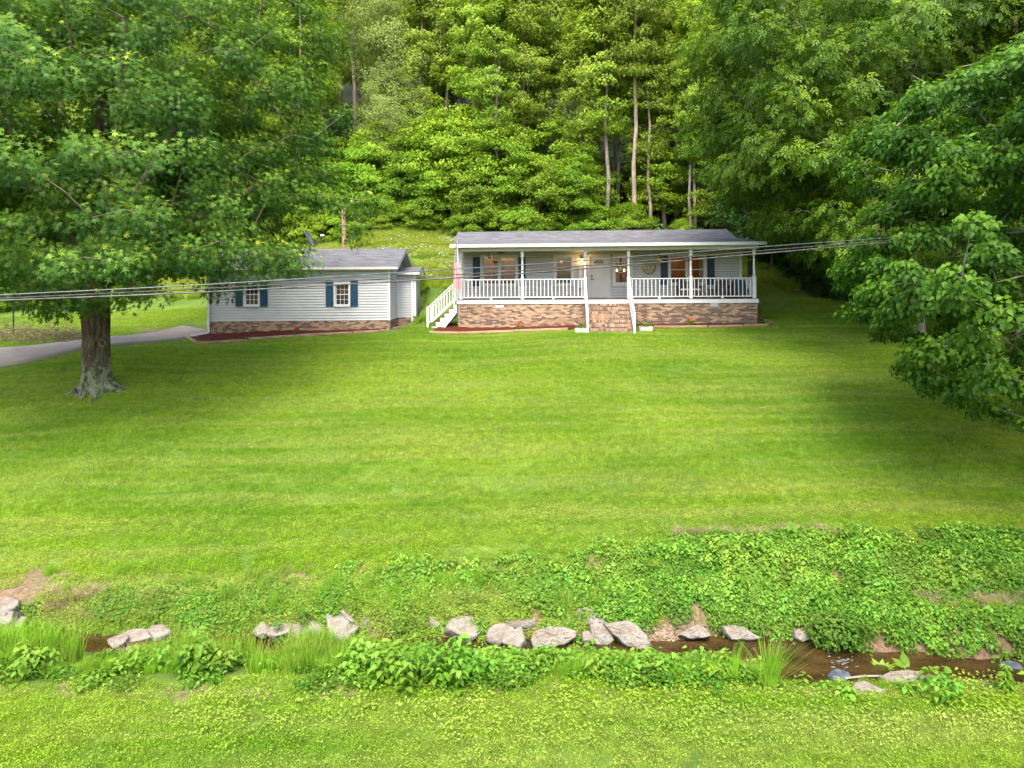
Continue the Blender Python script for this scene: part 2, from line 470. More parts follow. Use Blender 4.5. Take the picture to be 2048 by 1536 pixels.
# bricks: per-brick tone attribute
def brickmat(name, stops):
    m, nt, N, L, out = newmat(name)
    at = N.new('ShaderNodeAttribute'); at.attribute_name = 'tone'
    tc = N.new('ShaderNodeTexCoord')
    p = N.new('ShaderNodeBsdfPrincipled'); p.inputs['Roughness'].default_value = 0.88
    p.inputs['Specular IOR Level'].default_value = 0.2
    r = ramp(N, stops)
    L.new(at.outputs['Fac'], r.inputs[0])
    n = noise(N, L, tc.outputs['Object'], 25, 5, 0.7)
    c = mixc(N, L, 0.5, r.outputs[0], n.outputs['Color'], 'SOFT_LIGHT')
    nn = noise(N, L, tc.outputs['Object'], 0.9, 5, 0.6)
    rn = ramp(N, [(0.5, (0, 0, 0)), (0.75, (0.4, 0.4, 0.4))])
    L.new(nn.outputs[0], rn.inputs[0])
    c = mixc(N, L, rn.outputs[0], c, (0.16, 0.13, 0.085))
    L.new(c, p.inputs['Base Color'])
    L.new(bumpn(N, L, n.outputs[0], 0.4, 0.01), p.inputs['Normal'])
    L.new(p.outputs[0], out.inputs[0])
brickmat('brick_mix', [(0.0, (0.10, 0.068, 0.054)), (0.30, (0.155, 0.105, 0.078)), (0.42, (0.22, 0.14, 0.098)), (0.55, (0.32, 0.185, 0.108)), (0.8, (0.385, 0.25, 0.155)), (1.0, (0.44, 0.32, 0.205))])
plain('mortar', (0.32, 0.265, 0.215), 0.95, 0.15, 20)

# siding, trims
plain('lap_shadow', (0.10, 0.10, 0.10), 0.9, 0.1, 4)  # dark backing behind the course gaps, standing in for the laps' shadow lines
plain('siding_house', (0.435, 0.425, 0.402), 0.55, 0.05, 1.2, spec=0.35)
plain('siding_garage', (0.4915, 0.4874, 0.4751), 0.5, 0.05, 1.2, spec=0.35)
plain('white_paint', (0.6127, 0.6127, 0.6086), 0.45, 0.04, 2.0)
plain('trim_cream', (0.528, 0.506, 0.4576), 0.5, 0.05, 2.0)
plain('door_paint', (0.5456, 0.5148, 0.4752), 0.45, 0.03, 2.0)
plain('shutter_blue', (0.006, 0.0225, 0.05), 0.5, 0.2, 5)
plain('shutter_garage', (0.018, 0.069, 0.132), 0.6, 0.25, 5)
plain('black_metal', (0.015, 0.015, 0.016), 0.4, 0.2, 8)
plain('grey_metal', (0.35, 0.36, 0.37), 0.4, 0.15, 8, metal=0.5)
plain('ceiling_panel', (0.52, 0.50, 0.40), 0.7, 0.08, 2)
plain('deck_brown', (0.10, 0.075, 0.055), 0.7, 0.2, 4, stretch=(0.3, 4, 1))
plain('mulch_red', (0.096, 0.024, 0.0126), 0.95, 0.5, 22, 1.0, 0.1)
plain('timber', (0.3312, 0.2232, 0.126), 0.85, 0.3, 4, 0.4, stretch=(0.4, 3, 3))
plain('concrete_drive', (0.255, 0.2095, 0.1714), 0.9, 0.12, 1.5, 0.2, 0.2, detail=9)
plain('wood_pole', (0.391, 0.2125, 0.136), 0.85, 0.4, 3, 0.3, stretch=(1, 1, 0.12))
plain('planter_stone', (0.495, 0.48, 0.435), 0.85, 0.15, 12, 0.3)
plain('wicker', (0.085, 0.065, 0.055), 0.7, 0.4, 40, 0.5)
plain('cushion_cream', (0.68, 0.60, 0.50), 0.9, 0.08, 8)
plain('cushion_teal', (0.02, 0.09, 0.12), 0.9, 0.2, 6)
plain('straw_wreath', (0.528, 0.416, 0.224), 0.9, 0.3, 25, 0.6)
plain('clipping', (0.4, 0.30, 0.14), 0.9, 0.3, 10)
plain('scar_wood', (0.12, 0.095, 0.055), 0.9, 0.3, 10)
plain('terracotta', (0.72, 0.28, 0.12), 0.8, 0.15, 10)
plain('petal_white', (0.85, 0.83, 0.82), 0.6, 0.05, 10)
plain('petal_red', (0.55, 0.012, 0.03), 0.6, 0.2, 10)
plain('petal_pink', (0.75, 0.2, 0.25), 0.6, 0.2, 10)
plain('petal_orange', (0.8, 0.16, 0.03), 0.6, 0.3, 30)
plain('cable_top', (0.072, 0.09, 0.099), 0.4, 0.4, 8, spec=0.6)
plain('cable_mid', (0.07, 0.05, 0.0425), 0.7, 0.4, 8)
plain('cable_low', (0.06, 0.0675, 0.065), 0.5, 0.7, 5, spec=0.6)
plain('twig_brown', (0.17, 0.115, 0.075), 0.9, 0.4, 6)
plain('sign_white', (0.72, 0.70, 0.66), 0.7, 0.08, 8)
plain('sign_ink', (0.02, 0.02, 0.02), 0.7, 0.05, 8)
plain('sign_wood', (0.22, 0.09, 0.03), 0.7, 0.2, 8)
plain('room_wood', (0.24, 0.105, 0.035), 0.6, 0.35, 3, stretch=(5, 5, 0.6))
plain('room_cream', (0.52, 0.36, 0.17), 0.7, 0.15, 2)
plain('dark_room', (0.06, 0.05, 0.045), 0.8, 0.2, 2)
plain('curtain', (0.50, 0.36, 0.20), 0.9, 0.25, 4, stretch=(8, 8, 0.3))
plain('screen_teal', (0.01, 0.06, 0.09), 0.4, 0.4, 2)
plain('pebble', (0.315, 0.225, 0.15), 0.8, 0.5, 4)
plain('blue_rock', (0.09702, 0.1039, 0.1224), 0.35, 0.4, 9, 0.8, 0.6)
plain('dead_wood', (0.34, 0.27, 0.22), 0.9, 0.3, 6, 0.4)

# shingles
m, nt, N, L, out = newmat('shingles')
tc = N.new('ShaderNodeTexCoord')
p = N.new('ShaderNodeBsdfPrincipled'); p.inputs['Roughness'].default_value = 0.9
p.inputs['Specular IOR Level'].default_value = 0.2
br = N.new('ShaderNodeTexBrick')
br.inputs['Scale'].default_value = 1.0
br.inputs['Brick Width'].default_value = 0.30
br.inputs['Row Height'].default_value = 0.14
br.inputs['Mortar Size'].default_value = 0.008
br.inputs['Color1'].default_value = (0.085, 0.083, 0.088, 1)
br.inputs['Color2'].default_value = (0.13, 0.127, 0.132, 1)
br.inputs['Mortar'].default_value = (0.06, 0.058, 0.06, 1)
L.new(tc.outputs['UV'], br.inputs['Vector'])
n = noise(N, L, tc.outputs['UV'], 1.3, 6, 0.65, (1, 2.5, 1))
n9 = noise(N, L, tc.outputs['UV'], 60, 2)
r = ramp(N, [(0.35, (0.075, 0.068, 0.066)), (0.65, (0.19, 0.19, 0.205))])
L.new(n.outputs[0], r.inputs[0])
c = mixc(N, L, 0.5, br.outputs['Color'], r.outputs[0])
c = mixc(N, L, 0.35, c, n9.outputs['Color'], 'SOFT_LIGHT')
L.new(c, p.inputs['Base Color'])
L.new(bumpn(N, L, br.outputs['Fac'], -0.5, 0.01), p.inputs['Normal'])
L.new(p.outputs[0], out.inputs[0])

# glass
m, nt, N, L, out = newmat('window_glass')
tr = N.new('ShaderNodeBsdfTransparent'); tr.inputs[0].default_value = (0.86, 0.88, 0.86, 1)
gl = N.new('ShaderNodeBsdfGlossy'); gl.inputs['Roughness'].default_value = 0.03
fr = N.new('ShaderNodeFresnel'); fr.inputs['IOR'].default_value = 1.5
mx = N.new('ShaderNodeMixShader')
L.new(fr.outputs[0], mx.inputs[0]); L.new(tr.outputs[0], mx.inputs[1]); L.new(gl.outputs[0], mx.inputs[2])
L.new(mx.outputs[0], out.inputs[0])

def emis(name, col, s):
    m, nt, N, L, out = newmat(name)
    e = N.new('ShaderNodeEmission'); e.inputs[0].default_value = (*col, 1); e.inputs[1].default_value = s
    L.new(e.outputs[0], out.inputs[0])
emis('bulb_warm', (1.0, 0.62, 0.25), 3.0)
emis('lamp_amber', (1.0, 0.42, 0.16), 0.3)

# flag cloth: stripes along the fly, starred canton (flat print)
m, nt, N, L, out = newmat('flag_cloth')
tc = N.new('ShaderNodeTexCoord')
sp = N.new('ShaderNodeSeparateXYZ'); L.new(tc.outputs['UV'], sp.inputs[0])
def mth(op, a, b=None):
    n = N.new('ShaderNodeMath'); n.operation = op
    for i, v in enumerate((a, b)):
        if v is None: continue
        if isinstance(v, (int, float)): n.inputs[i].default_value = v
        else: L.new(v, n.inputs[i])
    return n.outputs[0]
U_, V_ = sp.outputs[0], sp.outputs[1]
st = mth('GREATER_THAN', mth('FRACT', mth('MULTIPLY', V_, 6.5)), 0.5)
c = mixc(N, L, st, (0.42, 0.008, 0.025), (0.70, 0.69, 0.68))
canton = mth('MULTIPLY', mth('LESS_THAN', U_, 0.4), mth('LESS_THAN', V_, 0.54))
fx = mth('SUBTRACT', mth('FRACT', mth('MULTIPLY', U_, 27.5)), 0.5)
fy = mth('SUBTRACT', mth('FRACT', mth('MULTIPLY', V_, 16.6)), 0.5)
rad = mth('SQRT', mth('ADD', mth('MULTIPLY', fx, fx), mth('MULTIPLY', fy, fy)))
par = mth('FRACT', mth('MULTIPLY', mth('ADD', mth('FLOOR', mth('MULTIPLY', U_, 27.5)), mth('FLOOR', mth('MULTIPLY', V_, 16.6))), 0.5))
star = mth('MULTIPLY', mth('LESS_THAN', rad, 0.42), mth('LESS_THAN', par, 0.25))
cc = mixc(N, L, star, (0.012, 0.016, 0.045), (0.85, 0.85, 0.85))
c = mixc(N, L, canton, c, cc)
p = N.new('ShaderNodeBsdfPrincipled'); p.inputs['Roughness'].default_value = 0.8
L.new(c, p.inputs['Base Color']); L.new(p.outputs[0], out.inputs[0])

# ------------------------------------------------------------------ mesh helpers
def link(name, me, mat=None, parent=None, smooth=False):
    o = bpy.data.objects.new(name, me)
    COL.objects.link(o)
    if mat:
        me.materials.clear()
        for mm in (mat if isinstance(mat, (list, tuple)) else [mat]):
            me.materials.append(MATS[mm])
    if parent:
        o.parent = parent
    if smooth:
        me.polygons.foreach_set('use_smooth', [True] * len(me.polygons))
    return o

def tag(o, label=None, cat=None, group=None, kind=None):
    if label: o['label'] = label
    if cat: o['category'] = cat
    if group: o['group'] = group
    if kind: o['kind'] = kind
    return o

def thing(name, loc, rz=0, label=None, cat=None, group=None):
    o = bpy.data.objects.new(name, None)
    o.empty_display_size = 0.2
    o.location = loc
    o.rotation_euler = (0, 0, rz)
    COL.objects.link(o)
    return tag(o, label, cat, group)

def dup(root, loc, rz=0, scale=1.0, label=None, group=None):
    r = root.copy(); COL.objects.link(r)
    r.location = loc; r.rotation_euler = (0, 0, rz)
    r.scale = (scale,) * 3 if isinstance(scale, (int, float)) else scale
    if label: r['label'] = label
    if group: r['group'] = group
    for ch in list(root.children):
        c = ch.copy(); COL.objects.link(c); c.parent = r
        for g in list(ch.children):
            d = g.copy(); COL.objects.link(d); d.parent = c
    return r

def mesh_np(name, V, F, tone=None):
    V = np.ascontiguousarray(V, np.float32); F = np.ascontiguousarray(F, np.int32)
    me = bpy.data.meshes.new(name)
    k = F.shape[1]
    me.vertices.add(len(V)); me.vertices.foreach_set('co', V.ravel())
    me.loops.add(F.size); me.loops.foreach_set('vertex_index', F.ravel())
    me.polygons.add(len(F))
    me.polygons.foreach_set('loop_start', np.arange(0, F.size, k, dtype=np.int32))
    me.polygons.foreach_set('loop_total', np.full(len(F), k, np.int32))
    me.update(calc_edges=True)
    if tone is not None:
        at = me.attributes.new('tone', 'FLOAT', 'POINT')
        at.data.foreach_set('value', np.ascontiguousarray(tone, np.float32))
    return me

class MB:
    def __init__(s):
        s.v, s.f, s.t, s.uv = [], [], [], {}
    def add(s, vs, fs, tone=0.5):
        b = len(s.v)
        s.v += [tuple(v) for v in vs]
        s.f += [tuple(b + i for i in f) for f in fs]
        s.t += [tone] * len(vs)
        return s
    def box(s, x0, x1, y0, y1, z0, z1, tone=0.5, M=None, noback=False):
        vs = [(x, y, z) for z in (z0, z1) for y in (y0, y1) for x in (x0, x1)]
        if M is not None: vs = [M @ Vector(v) for v in vs]
        fs = [(0, 1, 5, 4), (1, 3, 7, 5), (2, 0, 4, 6), (0, 2, 3, 1), (4, 5, 7, 6)]
        if not noback: fs.append((3, 2, 6, 7))
        return s.add(vs, fs, tone)
    def beam(s, a, b, w, h, tone=0.5, up=(0, 0, 1)):
        a, b = Vector(a), Vector(b)
        d = (b - a).normalized(); u = Vector(up)
        r = d.cross(u)
        if r.length < 1e-4: r = d.cross(Vector((0, 1, 0)))
        r.normalize(); u = r.cross(d)
        vs = []
        for q in (a, b):
            for i, j in ((-1, -1), (1, -1), (1, 1), (-1, 1)):
                vs.append(q + r * (i * w / 2) + u * (j * h / 2))
        return s.add(vs, [(0, 1, 2, 3), (7, 6, 5, 4), (0, 4, 5, 1), (1, 5, 6, 2), (2, 6, 7, 3), (3, 7, 4, 0)], tone)
    def tube(s, pts, rads, n=8, tone=0.5, caps=True):
        pts = [Vector(p) for p in pts]
        if isinstance(rads, (int, float)): rads = [rads] * len(pts)
        rings = []
        ref = Vector((0.3, 0.1, 1)).normalized()
        b0 = len(s.v); vs = []
        for i, q in enumerate(pts):
            d = (pts[min(i + 1, len(pts) - 1)] - pts[max(i - 1, 0)])
            d = d.normalized() if d.length > 1e-6 else Vector((0, 0, 1))
            r = d.cross(ref)
            if r.length < 0.15: r = d.cross(Vector((1, 0.2, 0)))
            r.normalize(); u = r.cross(d)
            for k in range(n):
                a = 2 * math.pi * k / n
                vs.append(q + (r * math.cos(a) + u * math.sin(a)) * rads[i])
        fs = []
        for i in range(len(pts) - 1):
            for k in range(n):
                fs.append((i * n + k, i * n + (k + 1) % n, (i + 1) * n + (k + 1) % n, (i + 1) * n + k))
        if caps:
            fs.append(tuple(range(n - 1, -1, -1))); fs.append(tuple((len(pts) - 1) * n + k for k in range(n)))
        return s.add(vs, fs, tone)
    def lathe(s, prof, n=16, tone=0.5, c=(0, 0, 0)):
        vs = [(c[0] + r * math.cos(2 * math.pi * k / n), c[1] + r * math.sin(2 * math.pi * k / n), c[2] + z) for r, z in prof for k in range(n)]
        fs = [(i * n + k, i * n + (k + 1) % n, (i + 1) * n + (k + 1) % n, (i + 1) * n + k) for i in range(len(prof) - 1) for k in range(n)]
        fs.append(tuple(range(n - 1, -1, -1))); fs.append(tuple((len(prof) - 1) * n + k for k in range(n)))
        return s.add(vs, fs, tone)
    def build(s, name, mat, parent=None, smooth=False):
        me = bpy.data.meshes.new(name)
        me.from_pydata([tuple(v) for v in s.v], [], s.f)
        me.update()
        at = me.attributes.new('tone', 'FLOAT', 'POINT')
        at.data.foreach_set('value', np.array(s.t, np.float32))
        return link(name, me, mat, parent, smooth)

def planar_uv(o, fn):
    me = o.data
    uv = me.uv_layers.new(name='UVMap')
    for l in me.loops:
        uv.data[l.index].uv = fn(me.vertices[l.vertex_index].co)

rng = np.random.default_rng(7)
random.seed(7)
def tonev(n, seed=None): return rng.random(n)

# ------------------------------------------------------------------ ground sheet
def axis(parts):
    out = []
    for a, b, st in parts:
        out.append(np.arange(a, b, st))
    return np.concatenate(out + [np.array([parts[-1][1]])])
gx = axis([(-170, -40, 6), (-40, -18, 1.0), (-18, -10, 0.4), (-10, 12, 0.16), (12, 22, 0.4), (22, 40, 1.0), (40, 170, 6)])
gy = axis([(-12, 6, 1.5), (6, 10, 0.3), (10, 15, 0.11), (15, 30, 0.5), (30, 46, 0.4), (46, 80, 1.5), (80, 240, 6)])
GX, GY = np.meshgrid(gx, gy)
GZ = terr(GX.ravel(), GY.ravel()).reshape(GX.shape)
nx, ny = len(gx), len(gy)
idx = np.arange(nx * ny).reshape(ny, nx)
F = np.stack([idx[:-1, :-1].ravel(), idx[:-1, 1:].ravel(), idx[1:, 1:].ravel(), idx[1:, :-1].ravel()], 1)
me = mesh_np('ground', np.stack([GX.ravel(), GY.ravel(), GZ.ravel()], 1), F)

def blob(X, D, cx, cd, rx, rd):
    return np.clip(1.3 - np.sqrt(((X - cx) / rx) ** 2 + ((D - cd) / rd) ** 2), 0, 1)

def bare_mask(X, D):
    c, h = creek_c(X), creek_h(X)
    m = np.where((D > c - h - 0.1) & (D < c + h + 0.12), 1.0, 0)
    m = np.maximum(m, blob(X, D, -9.6, 13.5, 0.9, 0.9))            # eroded bank on the left
    m = np.maximum(m, blob(X, D, 8.9, 12.95, 1.7, 0.42) * 0.95)     # bare patch above the right bank
    m = np.maximum(m, blob(X, D, 4.4, 15.0, 0.8, 0.22) * 0.9)
    m = np.maximum(m, blob(X, D, 5.4, 14.9, 1.1, 0.12) * 0.6)
    m = np.maximum(m, blob(X, D, 3.0, 12.9, 0.8, 0.25))            # gravel beside the slabs
    m = np.maximum(m, blob(X, D, -17.3, 34.8, 1.5, 0.7) * 0.8)     # worn earth behind the driveway
    m = np.maximum(m, blob(X, D, -13.9, 23.4, 1.0, 0.9) * 0.5)
    m = np.maximum(m, blob(X, D, -3.0, 23.2, 0.18, 0.1))
    edge = np.exp(-((D - 10.15) / 0.12) ** 2) * (wnoise(X, D, 0.9, 1.0) > 0.25) * 0.55
    m = np.maximum(m, edge)
    return np.clip(m, 0, 1)
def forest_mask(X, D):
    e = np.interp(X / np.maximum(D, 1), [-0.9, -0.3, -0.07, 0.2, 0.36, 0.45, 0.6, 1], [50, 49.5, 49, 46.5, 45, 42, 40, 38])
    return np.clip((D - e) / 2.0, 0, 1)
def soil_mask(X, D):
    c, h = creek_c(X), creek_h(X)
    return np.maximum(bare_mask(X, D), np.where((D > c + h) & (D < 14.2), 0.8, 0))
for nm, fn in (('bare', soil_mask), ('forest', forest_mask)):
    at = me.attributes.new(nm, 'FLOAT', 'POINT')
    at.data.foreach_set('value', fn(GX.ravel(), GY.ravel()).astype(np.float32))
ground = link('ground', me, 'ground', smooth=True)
tag(ground, kind='structure')

# water
wx = np.arange(-24, 24, 0.3)
V = []; 
for x in wx:
    c, h = float(creek_c(np.array(x))), float(creek_h(np.array(x)))
    for t in np.linspace(-1.25, 1.25, 9):
        d = c + h * t
        V.append((x, d, WATER + 0.004 * math.sin(x * 9 + d * 14)))
nw_ = len(wx)
F = [(i * 9 + k, (i + 1) * 9 + k, (i + 1) * 9 + k + 1, i * 9 + k + 1) for i in range(nw_ - 1) for k in range(8)]
wo_ = link('water', mesh_np('water', np.array(V), np.array(F)), 'creek_water', smooth=True)
tag(wo_, kind='structure')

# driveway
dl = [(-46, 17.5), (-34, 22.0), (-27, 25.2), (-20.4, 28.2), (-18.3, 30.2), (-16.6, 32.3), (-15.2, 34.6)]
def smooth_line(pts, n):
    pts = np.array(pts, float); t = np.arange(len(pts)); tt = np.linspace(0, len(pts) - 1, n)
    out = []
    for a in tt:
        i = int(min(max(math.floor(a), 0), len(pts) - 2)); f = a - i
        p0 = pts[max(i - 1, 0)]; p1 = pts[i]; p2 = pts[i + 1]; p3 = pts[min(i + 2, len(pts) - 1)]
        out.append(0.5 * ((2 * p1) + (-p0 + p2) * f + (2 * p0 - 5 * p1 + 4 * p2 - p3) * f * f + (-p0 + 3 * p1 - 3 * p2 + p3) * f ** 3))
    return np.array(out)
cl = smooth_line(dl, 60)
tg = np.gradient(cl, axis=0); tg /= np.linalg.norm(tg, axis=1)[:, None]
nr = np.stack([-tg[:, 1], tg[:, 0]], 1)
V = []; ks = np.linspace(-1, 1, 7)
hw = 1.4
for i in range(len(cl)):
    for k in ks:
        q = cl[i] + nr[i] * hw * k
        V.append((q[0], q[1], tz(*q) + 0.09))
    for k in (-1, 1):
        q = cl[i] + nr[i] * hw * k
        V.append((q[0], q[1], tz(*q) - 0.15))
F = []
for i in range(len(cl) - 1):
    a, b = i * 9, (i + 1) * 9
    for k in range(6): F.append((a + k, b + k, b + k + 1, a + k + 1))
    F.append((a + 7, b + 7, b + 0, a + 0)); F.append((a + 6, b + 6, b + 8, a + 8))
dr = link('driveway', mesh_np('driveway', np.array(V), np.array(F)), 'concrete_drive')
tag(dr, kind='structure')
def drive_dist(X, D):
    d = np.full(np.shape(X), 99.0)
    for q in cl:
        d = np.minimum(d, np.hypot(X - q[0], D - q[1]))
    return d

# ------------------------------------------------------------------ house builders
def Mloc(o, ax):      # wall frame: local x along ax, local y inward, z up
    ax = Vector(ax).normalized(); z = Vector((0, 0, 1)); y = z.cross(ax)
    M = Matrix((ax, y, z)).transposed().to_4x4()
    M.translation = Vector(o)
    return M

def siding(root, M, u0, u1, w0, w1, holes, mat, course=0.127, name='siding_board', clip=None, gap=0.013):
    sh = MB()
    zs = sorted({w0, w1} | {h[2] for h in holes} | {h[3] for h in holes}) if clip is None else list(np.arange(w0, w1, 0.1)) + [w1]
    for a, b in zip(zs[:-1], zs[1:]):
        mid = (a + b) / 2; cur = [(u0, u1)] if clip is None else [clip(mid)]
        for h in holes:
            if h[2] < mid < h[3]:
                cur = [q for s0, s1 in cur for q in (((s0, min(h[0], s1)), (max(h[1], s0), s1)) if h[1] > s0 and h[0] < s1 else ((s0, s1),)) if q[1] - q[0] > 0.01]
        for s0, s1 in cur: sh.box(s0, s1, 0.0215, 0.05, a, b, 0.5, M)
    sh.build('lap_shadow_backing', 'lap_shadow', root)  # dark sheet that draws the shadow line under each board
    w = w0; k = 0
    while w < w1 - 0.01:
        wt = min(w + course, w1)  # clump tops lighter, undersides darker: light from above put into the leaf colour
        cuts = sorted({w, wt} | {h[2] for h in holes if w < h[2] < wt} | {h[3] for h in holes if w < h[3] < wt})
        for a, b in zip(cuts[:-1], cuts[1:]):
            mid = (a + b) / 2
            spans = [(u0, u1)] if clip is None else [clip(mid)]
            for h in holes:
                if h[2] < mid < h[3]:
                    ns = []
                    for s0, s1 in spans:
                        if h[1] <= s0 or h[0] >= s1: ns.append((s0, s1)); continue
                        if h[0] > s0: ns.append((s0, h[0]))
                        if h[1] < s1: ns.append((h[1], s1))
                    spans = ns
            for s0, s1 in spans:
                if s1 - s0 < 0.02: continue
                ta = 0.030 * (1 - (a - w) / course); tb = 0.030 * (1 - (b - w) / course)
                a_, b_ = (a + gap if a == w else a), b
                if b_ - a_ < 0.008: continue
                vs = [(s0, 0.02, a_), (s1, 0.02, a_), (s1, -ta, a_), (s0, -ta, a_), (s0, 0.02, b), (s1, 0.02, b), (s1, -tb + 0.002, b), (s0, -tb + 0.002, b)]
                mb = MB().add([M @ Vector(q) for q in vs], [(0, 1, 2, 3), (7, 6, 5, 4), (3, 2, 6, 7), (1, 0, 4, 5), (0, 3, 7, 4), (2, 1, 5, 6)])
                mb.build(name, mat, root)
        w = wt

def bricks(root, M, u0, u1, w0, w1, holes=(), darkp=lambda u, w: 0.4, L0=0.203, H0=0.0677, name='brickwork', rnd=None, vertical=False, sub=None):
    rr = rnd or random
    mb = MB()
    J = 0.011
    k = 0; w = w1
    while w > w0 + 0.005:
        b = max(w - H0, w0)
        u = u0 - (L0 / 2 if k % 2 else 0)
        run = rr.random() < 0.5
        while u < u1:
            a0, a1 = max(u, u0), min(u + L0, u1)
            mid = (a0 + a1) / 2
            if a1 - a0 > 0.03 and not any(h[0] < mid < h[1] and h[2] < (w + b) / 2 < h[3] for h in holes):
                if rr.random() < 0.9: run = rr.random() < darkp(mid, b)
                t = rr.uniform(0, 0.36) if run else rr.uniform(0.42, 1.0)
                pr = rr.uniform(-0.003, 0.002)
                mb.box(a0 + J / 2, a1 - J / 2, -0.012 + pr, 0.01, b + J / 2, w - J / 2, t, M, True)
            u += L0
        w -= H0; k += 1
    o = mb.build(name, 'brick_mix', root)
    o['kind'] = 'stuff'
    mm = MB(); mm.box(u0 + 0.001, u1 - 0.001, -0.003, 0.09, w0, w1 - 0.002, 0.5, M)
    mm.build('mortar_bed', 'mortar', root)
    return o

# ------------------------------------------------------------------ HOUSE
house = thing('house', (HOUSE_O[0], HOUSE_O[1], FLOOR_Z), HOUSE_YAW,
              'long white-trimmed grey house with full front porch on brick base', 'house')
_c, _s = math.cos(HOUSE_YAW), math.sin(HOUSE_YAW)
def uw(x, y, v, o=HOUSE_O, yaw=HOUSE_YAW, z0=FLOOR_Z):
    """the point of the plane v = const of a building that a picture point shows, in the building's own u, w"""
    c, s = math.cos(yaw), math.sin(yaw)
    a, b = ray(x, y)
    # o + u*(c,s) + v*(-s,c) = (a*D, D)
    X0, D0 = o[0] - v * s, o[1] + v * c
    u = (a * D0 - X0) / (c - a * s)
    D = D0 + u * s
    return u, CZ + b * D - z0
VW = 2.05
def rect(x0, x1, y0, y1, v=VW, **k):
    xm, ym = (x0 + x1) / 2, (y0 + y1) / 2
    return (uw(x0, ym, v, **k)[0], uw(x1, ym, v, **k)[0], uw(xm, y1, v, **k)[1], uw(xm, y0, v, **k)[1])
I4 = Matrix.Identity(4)
WU0, WU1 = -0.10, 13.55
CEIL = 2.31
MW = Mloc((0, VW, 0), (1, 0, 0))
win_rects = {}
def shutter(root, r, mat, M, n=1):
    mb = MB()
    mb.box(r[0], r[1], -0.055, -0.024, r[2], r[3], 0.5, M)
    sh = mb.build('shutter', mat, root)
    # louvres
    lv = MB(); k = 0; z = r[2] + 0.08
    while z < r[3] - 0.08:
        if abs(z - (r[2] + r[3]) / 2) > 0.06:
            lv.box(r[0] + 0.05, r[1] - 0.05, -0.068, -0.0545, z, z + 0.028, 0.5, M)
        z += 0.045
    s = lv.build('louvre', mat, sh); s['kind'] = 'stuff'
    return sh

def window(root, M, outer, cols, trimw, mat, rail=True, grid=None, trim_t=0.05, sash_w=0.035, depth=0.10):
    """outer: u0,u1,w0,w1 of the trim; cols: number of lights side by side; returns opening"""
    u0, u1, w0, w1 = outer
    tw = trimw
    fr = MB()
    fr.box(u0, u1, -trim_t, 0.0, w1 - tw, w1, 0.5, M)
    fr.box(u0, u1, -trim_t - 0.02, 0.0, w0, w0 + tw * 1.05, 0.5, M)
    fr.box(u0, u0 + tw, -trim_t + 0.003, 0.0, w0 + tw * 1.05, w1 - tw, 0.5, M)
    fr.box(u1 - tw, u1, -trim_t + 0.003, 0.0, w0 + tw * 1.05, w1 - tw, 0.5, M)
    iu0, iu1, iw0, iw1 = u0 + tw, u1 - tw, w0 + tw * 1.05, w1 - tw
    # jambs
    fr.box(iu0 - 0.015, iu0, 0.0, depth, iw0, iw1, 0.5, M); fr.box(iu1, iu1 + 0.015, 0.0, depth, iw0, iw1, 0.5, M)
    fr.box(iu0, iu1, 0.0, depth, iw1, iw1 + 0.015, 0.5, M); fr.box(iu0, iu1, 0.0, depth, iw0 - 0.015, iw0, 0.5, M)
    W = iu1 - iu0; mul = 0.10
    lw = (W - mul * (cols - 1)) / cols
    for c in range(1, cols):
        a = iu0 + c * lw + (c - 1) * mul
        fr.box(a, a + mul, -0.02, depth, iw0, iw1, 0.5, M)
    f = fr.build('window', mat, root)
    mid = (iw0 + iw1) / 2
    for c in range(cols):
        a = iu0 + c * (lw + mul); b = a + lw
        for (z0, z1, y) in ((iw0, mid + 0.012, 0.03), (mid - 0.012, iw1, 0.062)):
            s = MB(); t = sash_w
            s.box(a, b, y, y + 0.028, z0, z0 + t, 0.5, M); s.box(a, b, y, y + 0.028, z1 - t * (1 if rail else .4), z1, 0.5, M)
            s.box(a, a + t, y, y + 0.027, z0 + t, z1 - t, 0.5, M); s.box(b - t, b, y, y + 0.027, z0 + t, z1 - t, 0.5, M)
            if grid:
                gc, gr = grid
                for i in range(1, gc):
                    q = a + t + (b - a - 2 * t) * i / gc
                    s.box(q - 0.009, q + 0.009, y + 0.004, y + 0.022, z0 + t, z1 - t, 0.5, M)
                for i in range(1, gr):
                    q = z0 + t + (z1 - z0 - 2 * t) * i / gr
                    s.box(a + t, b - t, y + 0.0055, y + 0.0205, q - 0.009, q + 0.009, 0.5, M)
            s.build('sash', mat, f)
            g = MB().box(a + t - 0.004, b - t + 0.004, y + 0.012, y + 0.016, z0 + t - 0.004, z1 - t + 0.004, 0.5, M)
            g.build('pane', 'window_glass', f)
    return (iu0 - 0.01, iu1 + 0.01, iw0 - 0.01, iw1 + 0.01)

holes = []
o1 = rect(960.9, 1036.4, 510.2, 573.2); holes.append(window(house, MW, o1, 2, 0.12, 'trim_cream'))
o2 = rect(1106.9, 1148.2, 509.6, 573.0); holes.append(window(house, MW, o2, 1, 0.13, 'trim_cream'))
o3 = rect(1225.0, 1265.3, 508.4, 571.6); holes.append(window(house, MW, o3, 1, 0.13, 'trim_cream'))
o4 = rect(1336.0, 1413.3, 507.2, 571.2); holes.append(window(house, MW, o4, 2, 0.12, 'trim_cream'))
for (a, b, y0, y1) in ((946.0, 960.4, 514, 572.3), (1036.8, 1051.2, 514, 572), (1321.0, 1335.6, 512, 569.5), (1413.7, 1428.6, 512, 569.2)):
    shutter(house, rect(a, b, y0, y1), 'shutter_blue', MW)
